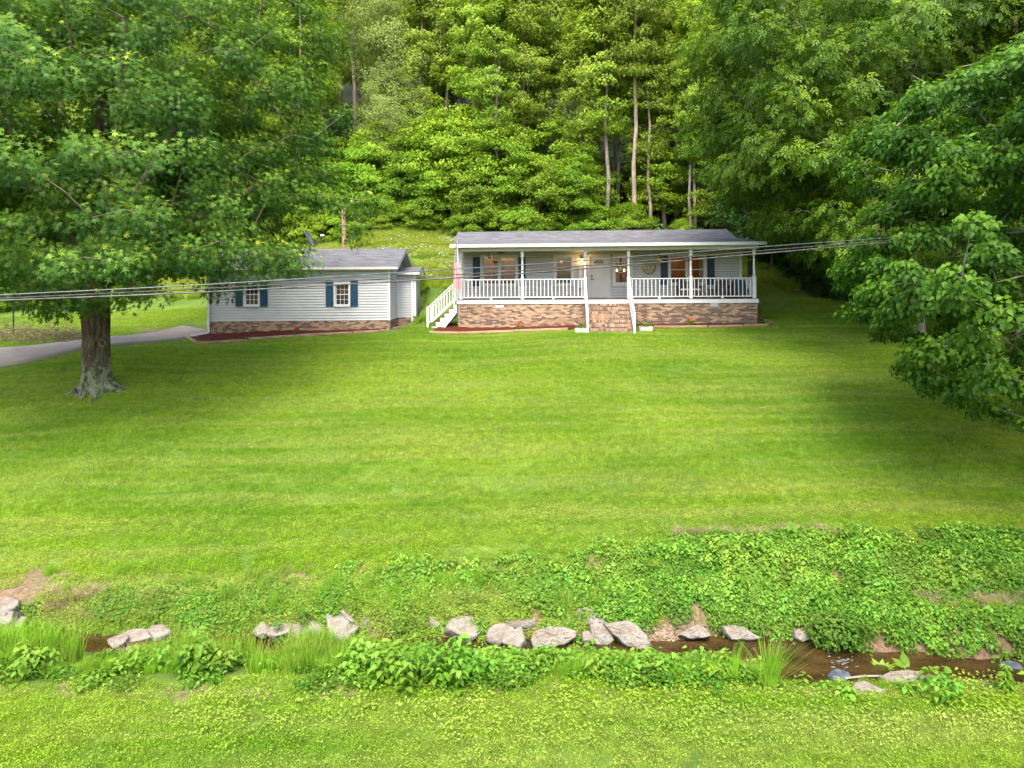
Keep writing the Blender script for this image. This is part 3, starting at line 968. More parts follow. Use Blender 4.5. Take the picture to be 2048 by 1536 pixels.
# door
od = rect(1175.7, 1221.0, 508.5, 596.0); od = (od[0], od[1], 0.0, od[3])
ds = rect(1180.2, 1216.5, 514.0, 596.0); ds = (ds[0], ds[1], 0.02, ds[3])
holes.append((od[0] + 0.02, od[1] - 0.02, 0.0, od[3] - 0.02))
mb = MB()
mb.box(od[0], ds[0], -0.05, 0.06, 0, od[3], 0.5, MW); mb.box(ds[1], od[1], -0.05, 0.06, 0, od[3], 0.5, MW)
mb.box(ds[0], ds[1], -0.05, 0.06, ds[3], od[3], 0.5, MW)
mb.build('door_frame', 'trim_cream', house)
dw = ds[1] - ds[0]
fl = rect(1187.5, 1208.0, 519.6, 527.0)      # fanlight
fc, fr_ = (fl[0] + fl[1]) / 2, (fl[1] - fl[0]) / 2
mb = MB()
# slab with the half round light cut out: strips around it
def arc_pts(r0, n=12): return [(fc + r0 * math.cos(math.pi * k / n), fl[2] + r0 * 0.86 * math.sin(math.pi * k / n)) for k in range(n + 1)]
mb.box(ds[0], ds[1], 0.0, 0.045, ds[2], fl[2], 0.5, MW)
ap = arc_pts(fr_)
for k in range(12):
    (xa, za), (xb, zb) = ap[k + 1], ap[k]
    vs = [(xa, 0.0, za), (xb, 0.0, zb), (xb, 0.0, ds[3]), (xa, 0.0, ds[3]), (xa, 0.045, za), (xb, 0.045, zb), (xb, 0.045, ds[3]), (xa, 0.045, ds[3])]
    mb.add([MW @ Vector(q) for q in vs], [(0, 1, 2, 3), (1, 0, 4, 5), (7, 6, 5, 4)])
mb.box(ds[0], ap[-1][0], 0.0, 0.045, fl[2], ds[3], 0.5, MW); mb.box(ap[0][0], ds[1], 0.0, 0.045, fl[2], ds[3], 0.5, MW)
door = mb.build('door', 'door_paint', house)
for (a, b, z0, z1) in ((0.14, 0.46, 0.95, 1.50), (0.54, 0.86, 0.95, 1.50), (0.14, 0.46, 0.16, 0.82), (0.54, 0.86, 0.16, 0.82)):
    x0, x1 = ds[0] + dw * a, ds[0] + dw * b
    q = MB()
    q.box(x0, x1, -0.012, 0.001, z0, z0 + 0.02, 0.5, MW); q.box(x0, x1, -0.012, 0.001, z1 - 0.02, z1, 0.5, MW)
    q.box(x0, x0 + 0.02, -0.012, 0.001, z0 + 0.02, z1 - 0.02, 0.5, MW); q.box(x1 - 0.02, x1, -0.012, 0.001, z0 + 0.02, z1 - 0.02, 0.5, MW)
    q.box(x0 + 0.05, x1 - 0.05, -0.009, 0.001, z0 + 0.05, z1 - 0.05, 0.5, MW)
    q.build('door_panel', 'door_paint', door)
q = MB()
for k in range(12):
    (xa, za), (xb, zb) = ap[k + 1], ap[k]
    q.add([MW @ Vector(v) for v in [(xa, 0.02, za), (xb, 0.02, zb), (fc, 0.02, fl[2])]], [(0, 1, 2)])
q.build('pane', 'window_glass', door)
q = MB()
for k in range(1, 4):
    a = math.pi * k / 4
    q.beam(MW @ Vector((fc + 0.07 * math.cos(a), 0.0, fl[2] + 0.06 * math.sin(a))), MW @ Vector((fc + fr_ * math.cos(a), 0.0, fl[2] + fr_ * .86 * math.sin(a))), 0.02, 0.02)
q.build('glazing_bar', 'door_paint', door)
q = MB().box(ds[0] + 0.05, ds[0] + 0.12, -0.03, 0.0, 1.05, 1.13, 0.5, MW); q.build('deadbolt', 'black_metal', door)
q = MB().box(ds[0] + 0.05, ds[0] + 0.10, -0.04, 0.0, 0.90, 0.97, 0.5, MW).box(ds[0] + 0.07, ds[0] + 0.21, -0.065, -0.04, 0.925, 0.95, 0.5, MW)
q.build('handle', 'black_metal', door)

siding(house, MW, WU0, WU1, 0.0, CEIL, holes, 'siding_house')
mb = MB(); mb.box(WU1 - 0.01, WU1 + 0.10, -0.03, 0.10, -0.3, CEIL, 0.5, MW); mb.build('corner_board', 'trim_cream', house)
mb = MB(); mb.box(WU0 - 0.10, WU0 + 0.01, -0.03, 0.10, -0.3, CEIL, 0.5, MW); mb.build('corner_board', 'trim_cream', house)
# side and back walls, rooms
BV = 8.9
siding(house, Mloc((WU1 + 0.08, VW + 0.10, 0), (0, 1, 0)), 0, BV - VW - 0.1, 0.0, CEIL, [], 'siding_house', 0.254)
siding(house, Mloc((WU0 - 0.08, BV, 0), (0, -1, 0)), 0, BV - VW - 0.1, 0.0, CEIL, [], 'siding_house', 0.254)
mb = MB(); mb.box(WU0 - 0.06, WU1 + 0.06, BV - 0.05, BV, -1.0, CEIL); mb.build('back_wall', 'siding_house', house)
mb = MB()
mb.box(WU0, WU1, VW + 0.12, BV - 0.1, -0.05, 0.0)
mb.box(WU0, WU1, 5.4, 5.5, 0.0, CEIL)
mb.box(WU0 + 0.0, WU0 + 0.05, VW + 0.12, 5.4, 0, CEIL); mb.box(WU1 - 0.05, WU1, VW + 0.12, 5.4, 0, CEIL)
mb.box(5.75, 5.83, VW + 0.15, 5.4, 0, CEIL); mb.box(8.3, 8.38, VW + 0.15, 5.4, 0, CEIL)
mb.build('room_wall', 'room_wood', house)
mb = MB(); mb.box(WU0, WU1, VW + 0.12, BV - 0.1, CEIL - 0.004, CEIL + 0.05); mb.build('room_ceiling', 'room_cream', house)
# room furnishings seen through the panes
def in_house(name, mb, mat): return mb.build(name, mat, house)
in_house('door_leaf', MB().box(o1[0] + 0.35, o1[0] + 0.95, 5.33, 5.395, 0, 2.0), 'dark_room')
in_house('room_panel', MB().box(o1[0] - 0.2, o1[1] + 0.3, 5.30, 5.325, 2.0, 2.29), 'room_cream')
in_house('curtain', MB().box(o1[0] + 0.13, o1[0] + 0.22, VW + 0.2, VW + 0.28, 0.6, 2.1).box(o1[1] - 0.95, o1[1] - 0.88, VW + 0.2, VW + 0.28, 0.6, 2.1), 'curtain')
in_house('sofa', MB().box(o1[0] + 1.0, o1[1] - 0.1, 3.2, 3.9, 0.0, 1.0), 'screen_teal')
in_house('curtain', MB().box(o4[1] - 0.32, o4[1] - 0.13, VW + 0.2, VW + 0.26, 0.6, 2.2).box(o4[0] + 0.14, o4[0] + 0.17, VW + 0.2, VW + 0.26, 0.6, 2.2), 'curtain')
in_house('cupboard', MB().box(o2[0] + 0.1, o2[1] + 0.1, 4.6, 5.3, 0.0, 1.25), 'screen_teal')

# porch: deck, rim, brick base, ceiling
PU0, PU1 = -0.13, 13.83
mb = MB()
for k in range(15):
    pass
deck = MB(); v = 0.0
while v < 2.0:
    deck = MB().box(PU0, PU1, v, min(v + 0.137, 2.03), -0.035, 0.0)
    deck.build('deck_board', 'deck_brown', house); v += 0.14
mb = MB(); mb.box(PU0, PU1, 0.0, 2.0, -0.2, -0.04); mb.build('deck_frame', 'deck_brown', house)
sx0, sx1 = 5.96, 7.87
mb = MB(); mb.box(PU0 - 0.01, PU1 + 0.01, -0.045, -0.002, -0.21, -0.036); mb.build('rim_board', 'white_paint', house)
mb = MB(); mb.box(PU1 + 0.012, PU1 + 0.05, -0.045, 2.0, -0.21, -0.036); mb.build('rim_board', 'white_paint', house)
mb = MB(); mb.box(PU0 - 0.05, PU0 - 0.012, -0.045, 2.0, -0.21, -0.036); mb.build('rim_board', 'white_paint', house)
MF = Mloc((0, 0.0, 0), (1, 0, 0))
va = rect(990.5, 1008.5, 610.0, 616.0, v=0.0); vb = rect(1420, 1436.5, 605.5, 613.5, v=0.0)
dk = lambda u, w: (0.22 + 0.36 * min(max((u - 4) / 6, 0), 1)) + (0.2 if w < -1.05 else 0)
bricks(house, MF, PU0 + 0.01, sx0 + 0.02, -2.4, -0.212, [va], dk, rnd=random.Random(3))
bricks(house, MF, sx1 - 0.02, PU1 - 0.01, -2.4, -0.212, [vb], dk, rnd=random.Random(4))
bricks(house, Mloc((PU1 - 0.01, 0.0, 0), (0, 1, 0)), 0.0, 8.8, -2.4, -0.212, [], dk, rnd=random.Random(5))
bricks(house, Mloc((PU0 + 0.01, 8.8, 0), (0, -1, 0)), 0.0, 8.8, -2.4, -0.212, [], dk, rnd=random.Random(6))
for r_ in (va, vb):
    f = MB().box(r_[0], r_[1], -0.02, 0.0, r_[2], r_[3]).build('foundation_vent', 'grey_metal', house)
    s = MB()
    for k in range(4):
        z = r_[2] + 0.02 + k * (r_[3] - r_[2] - 0.03) / 4
        s.box(r_[0] + 0.02, r_[1] - 0.02, -0.034, -0.0205, z, z + 0.016)
    lv_ = s.build('louvre', 'white_paint', f); lv_['kind'] = 'stuff'
mb = MB(); mb.box(PU0 - 0.05, PU1 + 0.05, -0.05, VW, CEIL, CEIL + 0.03); mb.build('porch_ceiling', 'ceiling_panel', house)
mb = MB(); mb.box(PU0 - 0.02, PU1 + 0.02, -0.10, 0.06, CEIL + 0.03, 2.52)
mb.box(PU1 - 0.08, PU1 + 0.02, 0.06, VW, CEIL + 0.03, 2.52); mb.box(PU0 - 0.02, PU0 + 0.08, 0.06, VW, CEIL + 0.03, 2.52)
mb.build('porch_beam', 'trim_cream', house)
mb = MB(); mb.box(PU0 - 0.02, PU1 + 0.02, -0.115, 0.06, CEIL - 0.02, CEIL + 0.028); mb.build('beam_cap', 'trim_cream', house)

# roof
def slab(root, name, pts_top, th, mat, uvs=True):
    mb = MB()
    n = len(pts_top)
    low = [(p[0], p[1], p[2] - th) for p in pts_top]
    mb.add(list(pts_top) + low, [tuple(range(n)), tuple(range(2 * n - 1, n - 1, -1))] + [(i, i + n, (i + 1) % n + n, (i + 1) % n) for i in range(n)])
    o = mb.build(name, mat, root)
    planar_uv(o, lambda c: (c[0], c[1]))
    return o
RE0, RE1, REV = -0.44, 14.14, -0.45
slab(house, 'porch_roof', [(RE0, REV, 2.615), (RE1, REV, 2.615), (RE1 - 0.05, 3.7, 3.0), (RE0 + 0.0, 3.7, 3.0)], 0.035, 'shingles')
slab(house, 'roof', [(-0.80, 3.55, 2.965), (13.86, 3.55, 2.965), (13.68, 5.35, 3.60), (-0.86, 5.35, 3.60)], 0.04, 'shingles')
slab(house, 'roof', [(-0.86, 5.35, 3.60), (13.68, 5.35, 3.60), (13.75, 9.4, 2.20), (-0.86, 9.4, 2.20)], 0.04, 'shingles')
mb = MB().box(RE0, RE1, REV - 0.025, REV - 0.001, 2.455, 2.60); mb.build('fascia', 'white_paint', house)
mb = MB()
for u in (RE0, RE1 - 0.022):
    mb.add([(u, REV, 2.455), (u + 0.022, REV, 2.455), (u + 0.022, 3.6, 2.84), (u, 3.6, 2.84), (u, REV, 2.57), (u + 0.022, REV, 2.57), (u + 0.022, 3.6, 2.955), (u, 3.6, 2.955)],
           [(0, 1, 2, 3), (4, 7, 6, 5), (0, 4, 5, 1), (1, 5, 6, 2), (2, 6, 7, 3), (3, 7, 4, 0)])
mb.build('rake_board', 'white_paint', house)
mb = MB().box(RE0 + 0.03, RE1 - 0.03, REV, -0.11, 2.46, 2.475); mb.build('soffit', 'ceiling_panel', house)
for (u, nm) in ((WU0 - 0.02, 0), (WU1 + 0.05, 1)):
    mb = MB().add([(u, VW + 0.05, CEIL), (u, BV, CEIL), (u, 5.3, 3.55), (u, 3.6, 2.93), (u, VW + 0.05, 2.72)], [(0, 1, 2, 3, 4)])
    mb.build('gable_wall', 'siding_house', house)

# posts: square blocks at foot and head, turned shaft
post_u = [0.0, 2.94, 5.90, 7.93, 10.81, 13.71]
pm = None
for u in post_u:
    mb = MB()
    mb.box(-0.075, 0.075, 0.02, 0.17, 0, 1.02)
    mb.box(-0.066, 0.066, 0.03, 0.16, 2.0, CEIL)
    prof = [(0.062, 1.02), (0.068, 1.05), (0.045, 1.08), (0.058, 1.14), (0.055, 1.3), (0.048, 1.85), (0.045, 1.9), (0.062, 1.94), (0.046, 1.96), (0.062, 2.0)]
    mb.lathe(prof, 12, c=(0, 0.095, 0))
    if pm is None:
        o = mb.build('post', 'white_paint', house); pm = o.data
    else:
        o = link('post', pm, None, house)
    o.location = (u, 0, 0)

def railing(root, a, b, z0a, z0b, h, n, base=None, name='railing', off=0.06, skip_ends=True):
    """rail from point a to b (u,v), heights z0a/z0b of the foot line"""
    A = Vector((a[0], a[1], z0a)); B = Vector((b[0], b[1], z0b))
    up = Vector((0, 0, 1))
    mb = MB()
    mb.beam(A + up * h, B + up * h, 0.075, 0.045)
    mb.beam(A + up * 0.10, B + up * 0.10, 0.05, 0.05)
    r = mb.build(name, 'white_paint', root)
    g = MB().box(-0.018, 0.018, -0.018, 0.018, 0.125, h - 0.0225)
    gm = None
    for k in range(n):
        t = (k + 0.5) / n
        q = A.lerp(B, t)
        if gm is None:
            o = g.build('baluster', 'white_paint', r); gm = o.data
        else:
            o = link('baluster', gm, None, r)
        o.location = q
    return r
RH = 0.94
railing(house, (0.075, 0.095), (2.865, 0.095), 0, 0, RH, 15)
railing(house, (3.015, 0.095), (5.83, 0.095), 0, 0, RH, 16)
railing(house, (8.0, 0.095), (10.74, 0.095), 0, 0, RH, 15)
railing(house, (10.885, 0.095), (13.64, 0.095), 0, 0, RH, 15)
railing(house, (13.71, 0.18), (13.71, 2.0), 0, 0, RH, 9)
mb = None
for u in (1.45, 4.4, 9.35, 12.25):
    MB().box(u - 0.05, u + 0.05, 0.05, 0.14, 0, 0.075).build('rail_foot', 'white_paint', house)

# front brick steps
NS = 8; rise = 1.42 / NS; run = 0.285
sroot = house
rs = random.Random(11)
for k in range(NS):
    top = -0.212 - 0.0 - k * rise if k == 0 else -0.04 - (k) * rise
    top = -0.04 - (k + 0.0) * rise - 0.172 * (k == 0)
    v1 = -0.05 - (k) * run
    v0 = v1 - run
    top = -0.05 - (k + 1) * rise + 0.02
    body = MB().box(sx0 + 0.004, sx1 - 0.004, v0 + 0.012, -0.052 if k == 0 else v1 + 0.0, -2.6, top - 0.006)
    st = body.build('brick_step', 'mortar', house)
    bm_ = MB()
    # tread: rowlock bricks on edge, then a stretcher course in the riser below
    u = sx0
    while u < sx1 - 0.02:
        e = min(u + 0.0677, sx1)
        t = rs.uniform(0, 0.33) if rs.random() < 0.30 else rs.uniform(0.4, 1.0)
        bm_.box(u + 0.005, e - 0.005, v0 + rs.uniform(-0.004, 0.002), v1 - 0.01 if k else -0.055, top - 0.098, top, t)
        u = e
    u = sx0 - rs.uniform(0, 0.1)
    while u < sx1:
        a, e = max(u, sx0), min(u + 0.203, sx1)
        if e - a > 0.04:
            t = rs.uniform(0, 0.36) if rs.random() < 0.6 else rs.uniform(0.45, 0.9)
            bm_.box(a + 0.005, e - 0.005, v0 + 0.008, v0 + 0.05, top - 0.108 - 0.060, top - 0.108, t)
        u += 0.203
    o = bm_.build('brickwork', 'brick_mix', st); o['kind'] = 'stuff'
# stair rails
vend = -0.05 - NS * run
for u in (sx0 - 0.06, sx1 + 0.06):
    mb = MB().box(u - 0.045, u + 0.045, vend - 0.02, vend + 0.07, -2.6, -0.55); mb.build('newel_post', 'white_paint', house)
    railing(house, (u, 0.02), (u, vend + 0.05), 0.0, -1.52, RH, 17, name='stair_railing')
    mb = MB(); mb.beam((u, -0.04, -0.12), (u, vend + 0.07, -1.60), 0.04, 0.24); mb.build('stringer', 'white_paint', house)

# side stairs on the left
sl_n = 6; srun, srise = 0.212, 0.204
side = MB().box(-0.34, PU0 - 0.052, 0.0, 1.05, -0.236, -0.20); ss = side.build('side_stairs', 'deck_brown', house)
for k in range(sl_n):
    u1 = -0.34 - k * srun; z = -0.22 - (k + 1) * srise
    MB().box(u1 - srun - 0.02, u1 + 0.01, 0.03, 1.02, z - 0.035, z).build('tread', 'deck_brown', ss)
for v in (0.0, 1.02):
    vs = []
    up_ = []; z = -0.235
    pts = [(PU0 - 0.055, -0.236)]
    u = -0.34; pts.append((u, z))
    for k in range(sl_n):
        z = -0.235 - (k + 1) * srise - 0.02
        pts.append((u, z)); u -= srun; pts.append((u, z))
    pts.append((u, z - 0.12)); pts.append((-1.60, -2.2)); pts.append((-1.45, -2.2)); pts.append((PU0 - 0.055, -0.62))
    n = len(pts)
    quads = MB()
    quads.add([(p_[0], v - 0.02, p_[1]) for p_ in pts] + [(p_[0], v + 0.02, p_[1]) for p_ in pts],
              [tuple(range(n)), tuple(range(2 * n - 1, n - 1, -1))] + [(i, i + n, (i + 1) % n + n, (i + 1) % n) for i in range(n)])
    quads.build('stringer', 'white_paint', ss)
    MB().box(-1.63, -1.53, v - 0.05, v + 0.05, -2.6, -0.32).build('newel_post', 'white_paint', ss)
    MB().box(-0.33, -0.27, v - 0.035, v + 0.035, -0.75, 0.84).build('newel_post', 'white_paint', ss)
    rl = railing(house, (-1.53, v), (-0.33, v), -1.20, -0.09, 0.86, 9, name='stair_railing')
    railing(house, (-0.27, v), (-0.09, v), 0.0, 0.0, 0.80, 2, name='stair_railing')

# wall lamp beside the door
lu, lw_ = uw(1163.5, 521.5, VW)
lamp = MB().box(lu - 0.05, lu + 0.05, -0.02, 0.0, lw_ - 0.1, lw_ + 0.12, 0.5, MW).beam(MW @ Vector((lu, -0.02, lw_ + 0.1)), MW @ Vector((lu, -0.14, lw_ + 0.14)), 0.02, 0.02)
lamp.lathe([(0.06, 0.1), (0.07, 0.09), (0.03, 0.16)], 8, c=tuple(MW @ Vector((lu, -0.13, lw_))))
lo = lamp.build('wall_lamp', 'black_metal', house)
MB().lathe([(0.02, -0.07), (0.04, -0.05), (0.045, 0.06), (0.03, 0.085)], 8, c=tuple(MW @ Vector((lu, -0.13, lw_)))).build('bulb', 'bulb_warm', lo)
def plight(name, loc, e, r=0.05, col=(1, 0.66, 0.33)):
    d = bpy.data.lights.new(name, 'POINT'); d.energy = e; d.color = col; d.shadow_soft_size = r
    o = bpy.data.objects.new(name, d); COL.objects.link(o); o.parent = house; o.location = loc
    return o
plight('wall_lamp_light', (lu, VW - 0.26, lw_), 3.4, 0.04)
# chandelier behind the window right of the door, room lamps
cu, cw = uw(1241, 543, 3.6)
ch = MB(); ch.tube([(cu, 3.6, CEIL), (cu, 3.6, cw + 0.1)], 0.012, 6)
ch.tube([(cu - 0.2, 3.6, cw), (cu, 3.6, cw - 0.08), (cu + 0.2, 3.6, cw)], 0.012, 6)
cho = ch.build('chandelier', 'black_metal', house)
for sx in (-0.19, 0.19):
    MB().lathe([(0.02, 0), (0.045, 0.03), (0.05, 0.09), (0.02, 0.13)], 8, c=(cu + sx, 3.6, cw)).build('bulb', 'bulb_warm', cho)
plight('chandelier_light', (cu, 3.5, cw + 0.2), 7, 0.1)
pu_, pw_ = uw(1122.5, 524.5, 3.2)
pl = MB().lathe([(0.03, 0.08), (0.11, 0.0), (0.1, -0.03), (0.02, -0.05)], 12, c=(pu_, 3.2, pw_)); plo = pl.build('ceiling_lamp', 'lamp_amber', house)
plight('room_light', (pu_ + 0.1, 3.7, 2.0), 4, 0.1)
plight('room_light', ((o1[0] + o1[1]) / 2 - 0.3, 3.8, 2.05), 11, 0.12)
plight('room_light', ((o4[0] + o4[1]) / 2, 3.9, 2.0), 8, 0.12)

# ------------------------------------------------------------------ things on the porch
def HP(u, v, w):      # house local -> world
    return Vector((HOUSE_O[0] + u * _c - v * _s, HOUSE_O[1] + u * _s + v * _c, FLOOR_Z + w))
def sphere(mb, c, r, n=6, m=4, tone=0.5, sq=(1, 1, 1)):
    vs = [(c[0], c[1], c[2] + r * sq[2])]
    for i in range(1, m):
        a = math.pi * i / m
        for k in range(n):
            b = 2 * math.pi * k / n
            vs.append((c[0] + r * sq[0] * math.sin(a) * math.cos(b), c[1] + r * sq[1] * math.sin(a) * math.sin(b), c[2] + r * sq[2] * math.cos(a)))
    vs.append((c[0], c[1], c[2] - r * sq[2]))
    fs = [(0, 1 + k, 1 + (k + 1) % n) for k in range(n)]
    for i in range(m - 2):
        for k in range(n):
            a = 1 + i * n + k; b = 1 + i * n + (k + 1) % n
            fs.append((a, a + n, b + n, b))
    e = len(vs) - 1; s0 = 1 + (m - 2) * n
    fs += [(e, s0 + (k + 1) % n, s0 + k) for k in range(n)]
    return mb.add(vs, fs, tone)

# wreath
wu, ww = uw(1297.6, 535.3, VW)
wr = thing('wreath', HP(wu, VW - 0.07, ww), HOUSE_YAW, 'cream straw wreath hanging on the grey porch wall', 'wreath')
mb = MB()
for k in range(26):
    a = 2 * math.pi * k / 26
    r0, r1 = 0.15, 0.30
    d = Vector((math.cos(a), 0, math.sin(a))); t = Vector((-math.sin(a), 0, math.cos(a)))
    p0 = d * r0 - t * 0.03; p1 = d * (r0 + r1) / 2 * 1.0 + t * 0.05 + Vector((0, -0.05, 0)); p2 = d * r1 + t * 0.12
    mb.tube([p0, p1, p2], [0.03, 0.042, 0.02], 6)
mb.build('straw_ring', 'straw_wreath', wr, True)
# hanging baskets
def basket(x, y0, y1, v, label, flowers):
    u, w = uw(x, (y0 + y1) / 2, v)
    b = thing('hanging_basket', HP(u, v, w), HOUSE_YAW, label, 'hanging basket', 'baskets hanging from the porch ceiling')
    MB().lathe([(0.07, -0.07), (0.13, 0.0), (0.155, 0.06), (0.14, 0.062), (0.12, 0.02)], 14).build('bowl', 'terracotta', b, True)
    ws = MB()
    for k in range(3):
        a = 2 * math.pi * k / 3
        ws.tube([(0.15 * math.cos(a), 0.15 * math.sin(a), 0.06), (0, 0, CEIL - w - 0.02)], 0.004, 4)
    ws.build('hanger', 'black_metal', b)
    rr = random.Random(int(x))
    lf = MB()
    for k in range(90):
        c = Vector((rr.gauss(0, 0.09), rr.gauss(0, 0.08), 0.08 + abs(rr.gauss(0, 0.07))))
        d = Vector((rr.gauss(0, 1), rr.gauss(0, 1), rr.gauss(0, 1) + 0.5)).normalized() * 0.07
        e = d.cross(Vector((rr.random(), rr.random(), rr.random()))).normalized() * 0.025
        lf.add([c, c + d * .5 + e, c + d, c + d * .5 - e], [(0, 1, 2, 3)], rr.random())
    lf.build('leaves', 'weed_leaf', b)
    for m_, cnt in flowers:
        fl_ = MB()
        for k in range(cnt):
            sphere(fl_, (rr.gauss(0, 0.09), -0.05 + rr.gauss(0, 0.07), 0.11 + abs(rr.gauss(0, 0.07))), 0.034, 6, 3)
        fl_.build('blossom', m_, b)
basket(979, 517, 523.5, 0.45, 'terracotta basket of white and pink flowers above the left window pair', (('petal_white', 9), ('petal_pink', 5)))
basket(1320, 517, 523, 0.6, 'terracotta basket of green foliage hanging right of the wreath', (('petal_white', 2),))
# hanging dark sign above the left window
su, sw = uw(1001, 504.6, 1.5)
hs = thing('hanging_sign', HP(su, 1.5, sw), HOUSE_YAW, 'small black sign under the porch ceiling above the left window', 'sign')
MB().box(-0.16, 0.16, -0.012, 0.012, -0.06, 0.05).build('board', 'black_metal', hs)
q = MB(); q.tube([(-0.12, 0, 0.05), (-0.12, 0, CEIL - sw)], 0.005, 4); q.tube([(0.12, 0, 0.05), (0.12, 0, CEIL - sw)], 0.005, 4); q.build('chain', 'black_metal', hs)
# welcome board leaning on the wall
r_ = rect(1156.4, 1165.8, 533.5, 577.6, v=VW - 0.06)
wb = thing('welcome_sign', HP((r_[0] + r_[1]) / 2, VW - 0.055, r_[2]), HOUSE_YAW, 'tall narrow white board with black lettering beside the front door', 'sign')
bw, bh = r_[1] - r_[0], r_[3] - r_[2]
MB().box(-bw / 2 + 0.02, bw / 2 - 0.02, -0.012, 0.01, 0.02, bh - 0.02).build('board', 'sign_white', wb)
MB().box(-bw / 2, -bw / 2 + 0.02, -0.02, 0.012, 0, bh).box(bw / 2 - 0.02, bw / 2, -0.02, 0.012, 0, bh).box(-bw / 2 + 0.02, bw / 2 - 0.02, -0.02, 0.012, 0, 0.02).box(-bw / 2 + 0.02, bw / 2 - 0.02, -0.02, 0.012, bh - 0.02, bh).build('frame', 'sign_wood', wb)
STROKES = {'W': [((0, 1), (.25, 0)), ((.25, 0), (.5, .7)), ((.5, .7), (.75, 0)), ((.75, 0), (1, 1))], 'E': [((0, 0), (0, 1)), ((0, 1), (.8, 1)), ((0, .5), (.65, .5)), ((0, 0), (.8, 0))],
           'L': [((0, 0), (0, 1)), ((0, 0), (.8, 0))], 'C': [((.85, .9), (.3, 1)), ((.3, 1), (0, .5)), ((0, .5), (.3, 0)), ((.3, 0), (.85, .1))],
           'O': [((.5, 1), (0, .5)), ((0, .5), (.5, 0)), ((.5, 0), (1, .5)), ((1, .5), (.5, 1))], 'M': [((0, 0), (0, 1)), ((0, 1), (.5, .4)), ((.5, .4), (1, 1)), ((1, 1), (1, 0))]}
for i, ch_ in enumerate('WELCOME'):
    z = bh - 0.13 - i * (bh - 0.14) / 7.0
    q = MB()
    for (a, b_) in STROKES[ch_]:
        q.beam((-0.05 + a[0] * 0.10, -0.0145, z + a[1] * 0.09), (-0.05 + b_[0] * 0.10, -0.0145, z + b_[1] * 0.09), 0.004, 0.016, up=(0, 1, 0))
    q.build('letter', 'sign_ink', wb)
# wind chime
cu2, cw2 = uw(1500.5, 515, 1.0)
wc = thing('wind_chime', HP(cu2, 1.0, cw2), HOUSE_YAW, 'large black wind chime hanging by the right end post', 'wind chime')
q = MB(); q.lathe([(0.11, -0.03), (0.12, 0.0), (0.10, 0.03)], 12); q.tube([(0, 0, 0.03), (0, 0, CEIL - cw2)], 0.005, 4); q.build('top_disc', 'black_metal', wc)
for k in range(6):
    a = 2 * math.pi * k / 6
    x_, y_ = 0.09 * math.cos(a), 0.09 * math.sin(a)
    MB().tube([(x_, y_, -0.14 - 0.01 * k), (x_, y_, -0.80 - 0.035 * k)], 0.022, 8).tube([(x_, y_, -0.03), (x_, y_, -0.15)], 0.003, 3).build('chime_tube', 'black_metal', wc)
# loveseat
lu0 = uw(1355, 590, 1.3)[0]; lu1 = uw(1404.5, 590, 1.3)[0]
ls = thing('loveseat', HP((lu0 + lu1) / 2, 1.35, 0.0), HOUSE_YAW, 'dark wicker loveseat with a long cream bolster under the right windows', 'loveseat')
W2 = (lu1 - lu0) / 2
MB().box(-W2 + 0.06, W2 - 0.06, 0.25, 0.33, 0.16, 0.80).build('backrest', 'wicker', ls)
MB().box(-W2 + 0.06, W2 - 0.06, -0.35, 0.25, 0.16, 0.36).build('seat', 'wicker', ls)
for s in (-1, 1):
    MB().box(min(s * W2, s * (W2 - 0.06)), max(s * W2, s * (W2 - 0.06)), -0.36, 0.34, 0.12, 0.60).build('armrest', 'wicker', ls)
    for y in (-0.32, 0.28):
        MB().box(s * (W2 - 0.04) - 0.025, s * (W2 - 0.04) + 0.025, y, y + 0.05, 0, 0.12).build('leg', 'wicker', ls)
q = MB(); q.tube([(-W2 + 0.1, -0.28, 0.40), (-W2 + 0.14, -0.28, 0.40), (W2 - 0.14, -0.28, 0.40), (W2 - 0.1, -0.28, 0.40)], [0.03, 0.055, 0.055, 0.03], 10)
q.build('cushion', 'cushion_cream', ls, True)
# low wicker table and chair
tu = uw(1431, 590, 1.2)[0]
tb = thing('porch_table', HP(tu, 1.2, 0), HOUSE_YAW, 'low dark wicker table between the loveseat and the armchairs', 'table')
MB().box(-0.33, 0.33, -0.25, 0.25, 0.40, 0.44).build('table_top', 'wicker', tb)
MB().box(-0.28, 0.28, -0.2, 0.2, 0.14, 0.4).build('skirt', 'wicker', tb)
for a in (-1, 1):
    for b_ in (-1, 1):
        MB().box(a * 0.28 - 0.025, a * 0.28 + 0.025, b_ * 0.2 - 0.025, b_ * 0.2 + 0.025, 0, 0.139).build('leg', 'wicker', tb)
def armchair(x, lab, mat, rz):
    u = uw(x, 590, 1.25)[0]
    t = thing('porch_chair', HP(u, 1.25, 0), HOUSE_YAW + rz, lab, 'armchair', 'armchairs at the right end of the porch')
    MB().box(-0.33, 0.33, 0.22, 0.30, 0.2, 0.82).build('backrest', 'wicker', t)
    MB().box(-0.27, 0.27, 0.12, 0.218, 0.42, 0.86).box(-0.27, 0.27, -0.3, 0.12, 0.362, 0.44).build('cushion', mat, t)
    MB().box(-0.33, 0.33, -0.33, 0.22, 0.2, 0.36).build('seat', 'wicker', t)
    for s in (-1, 1):
        MB().box(s * 0.36 - 0.03, s * 0.36 + 0.03, -0.34, 0.30, 0.15, 0.60).build('armrest', 'wicker', t)
        for y in (-0.3, 0.24):
            MB().box(s * 0.36 - 0.025, s * 0.36 + 0.025, y, y + 0.05, 0, 0.149).build('leg', 'wicker', t)
armchair(1452, 'rounded dark wicker armchair right of the low porch table', 'wicker', 0.5)
armchair(1481, 'wicker armchair with teal back cushion by the porch end rail', 'cushion_teal', 0.15)
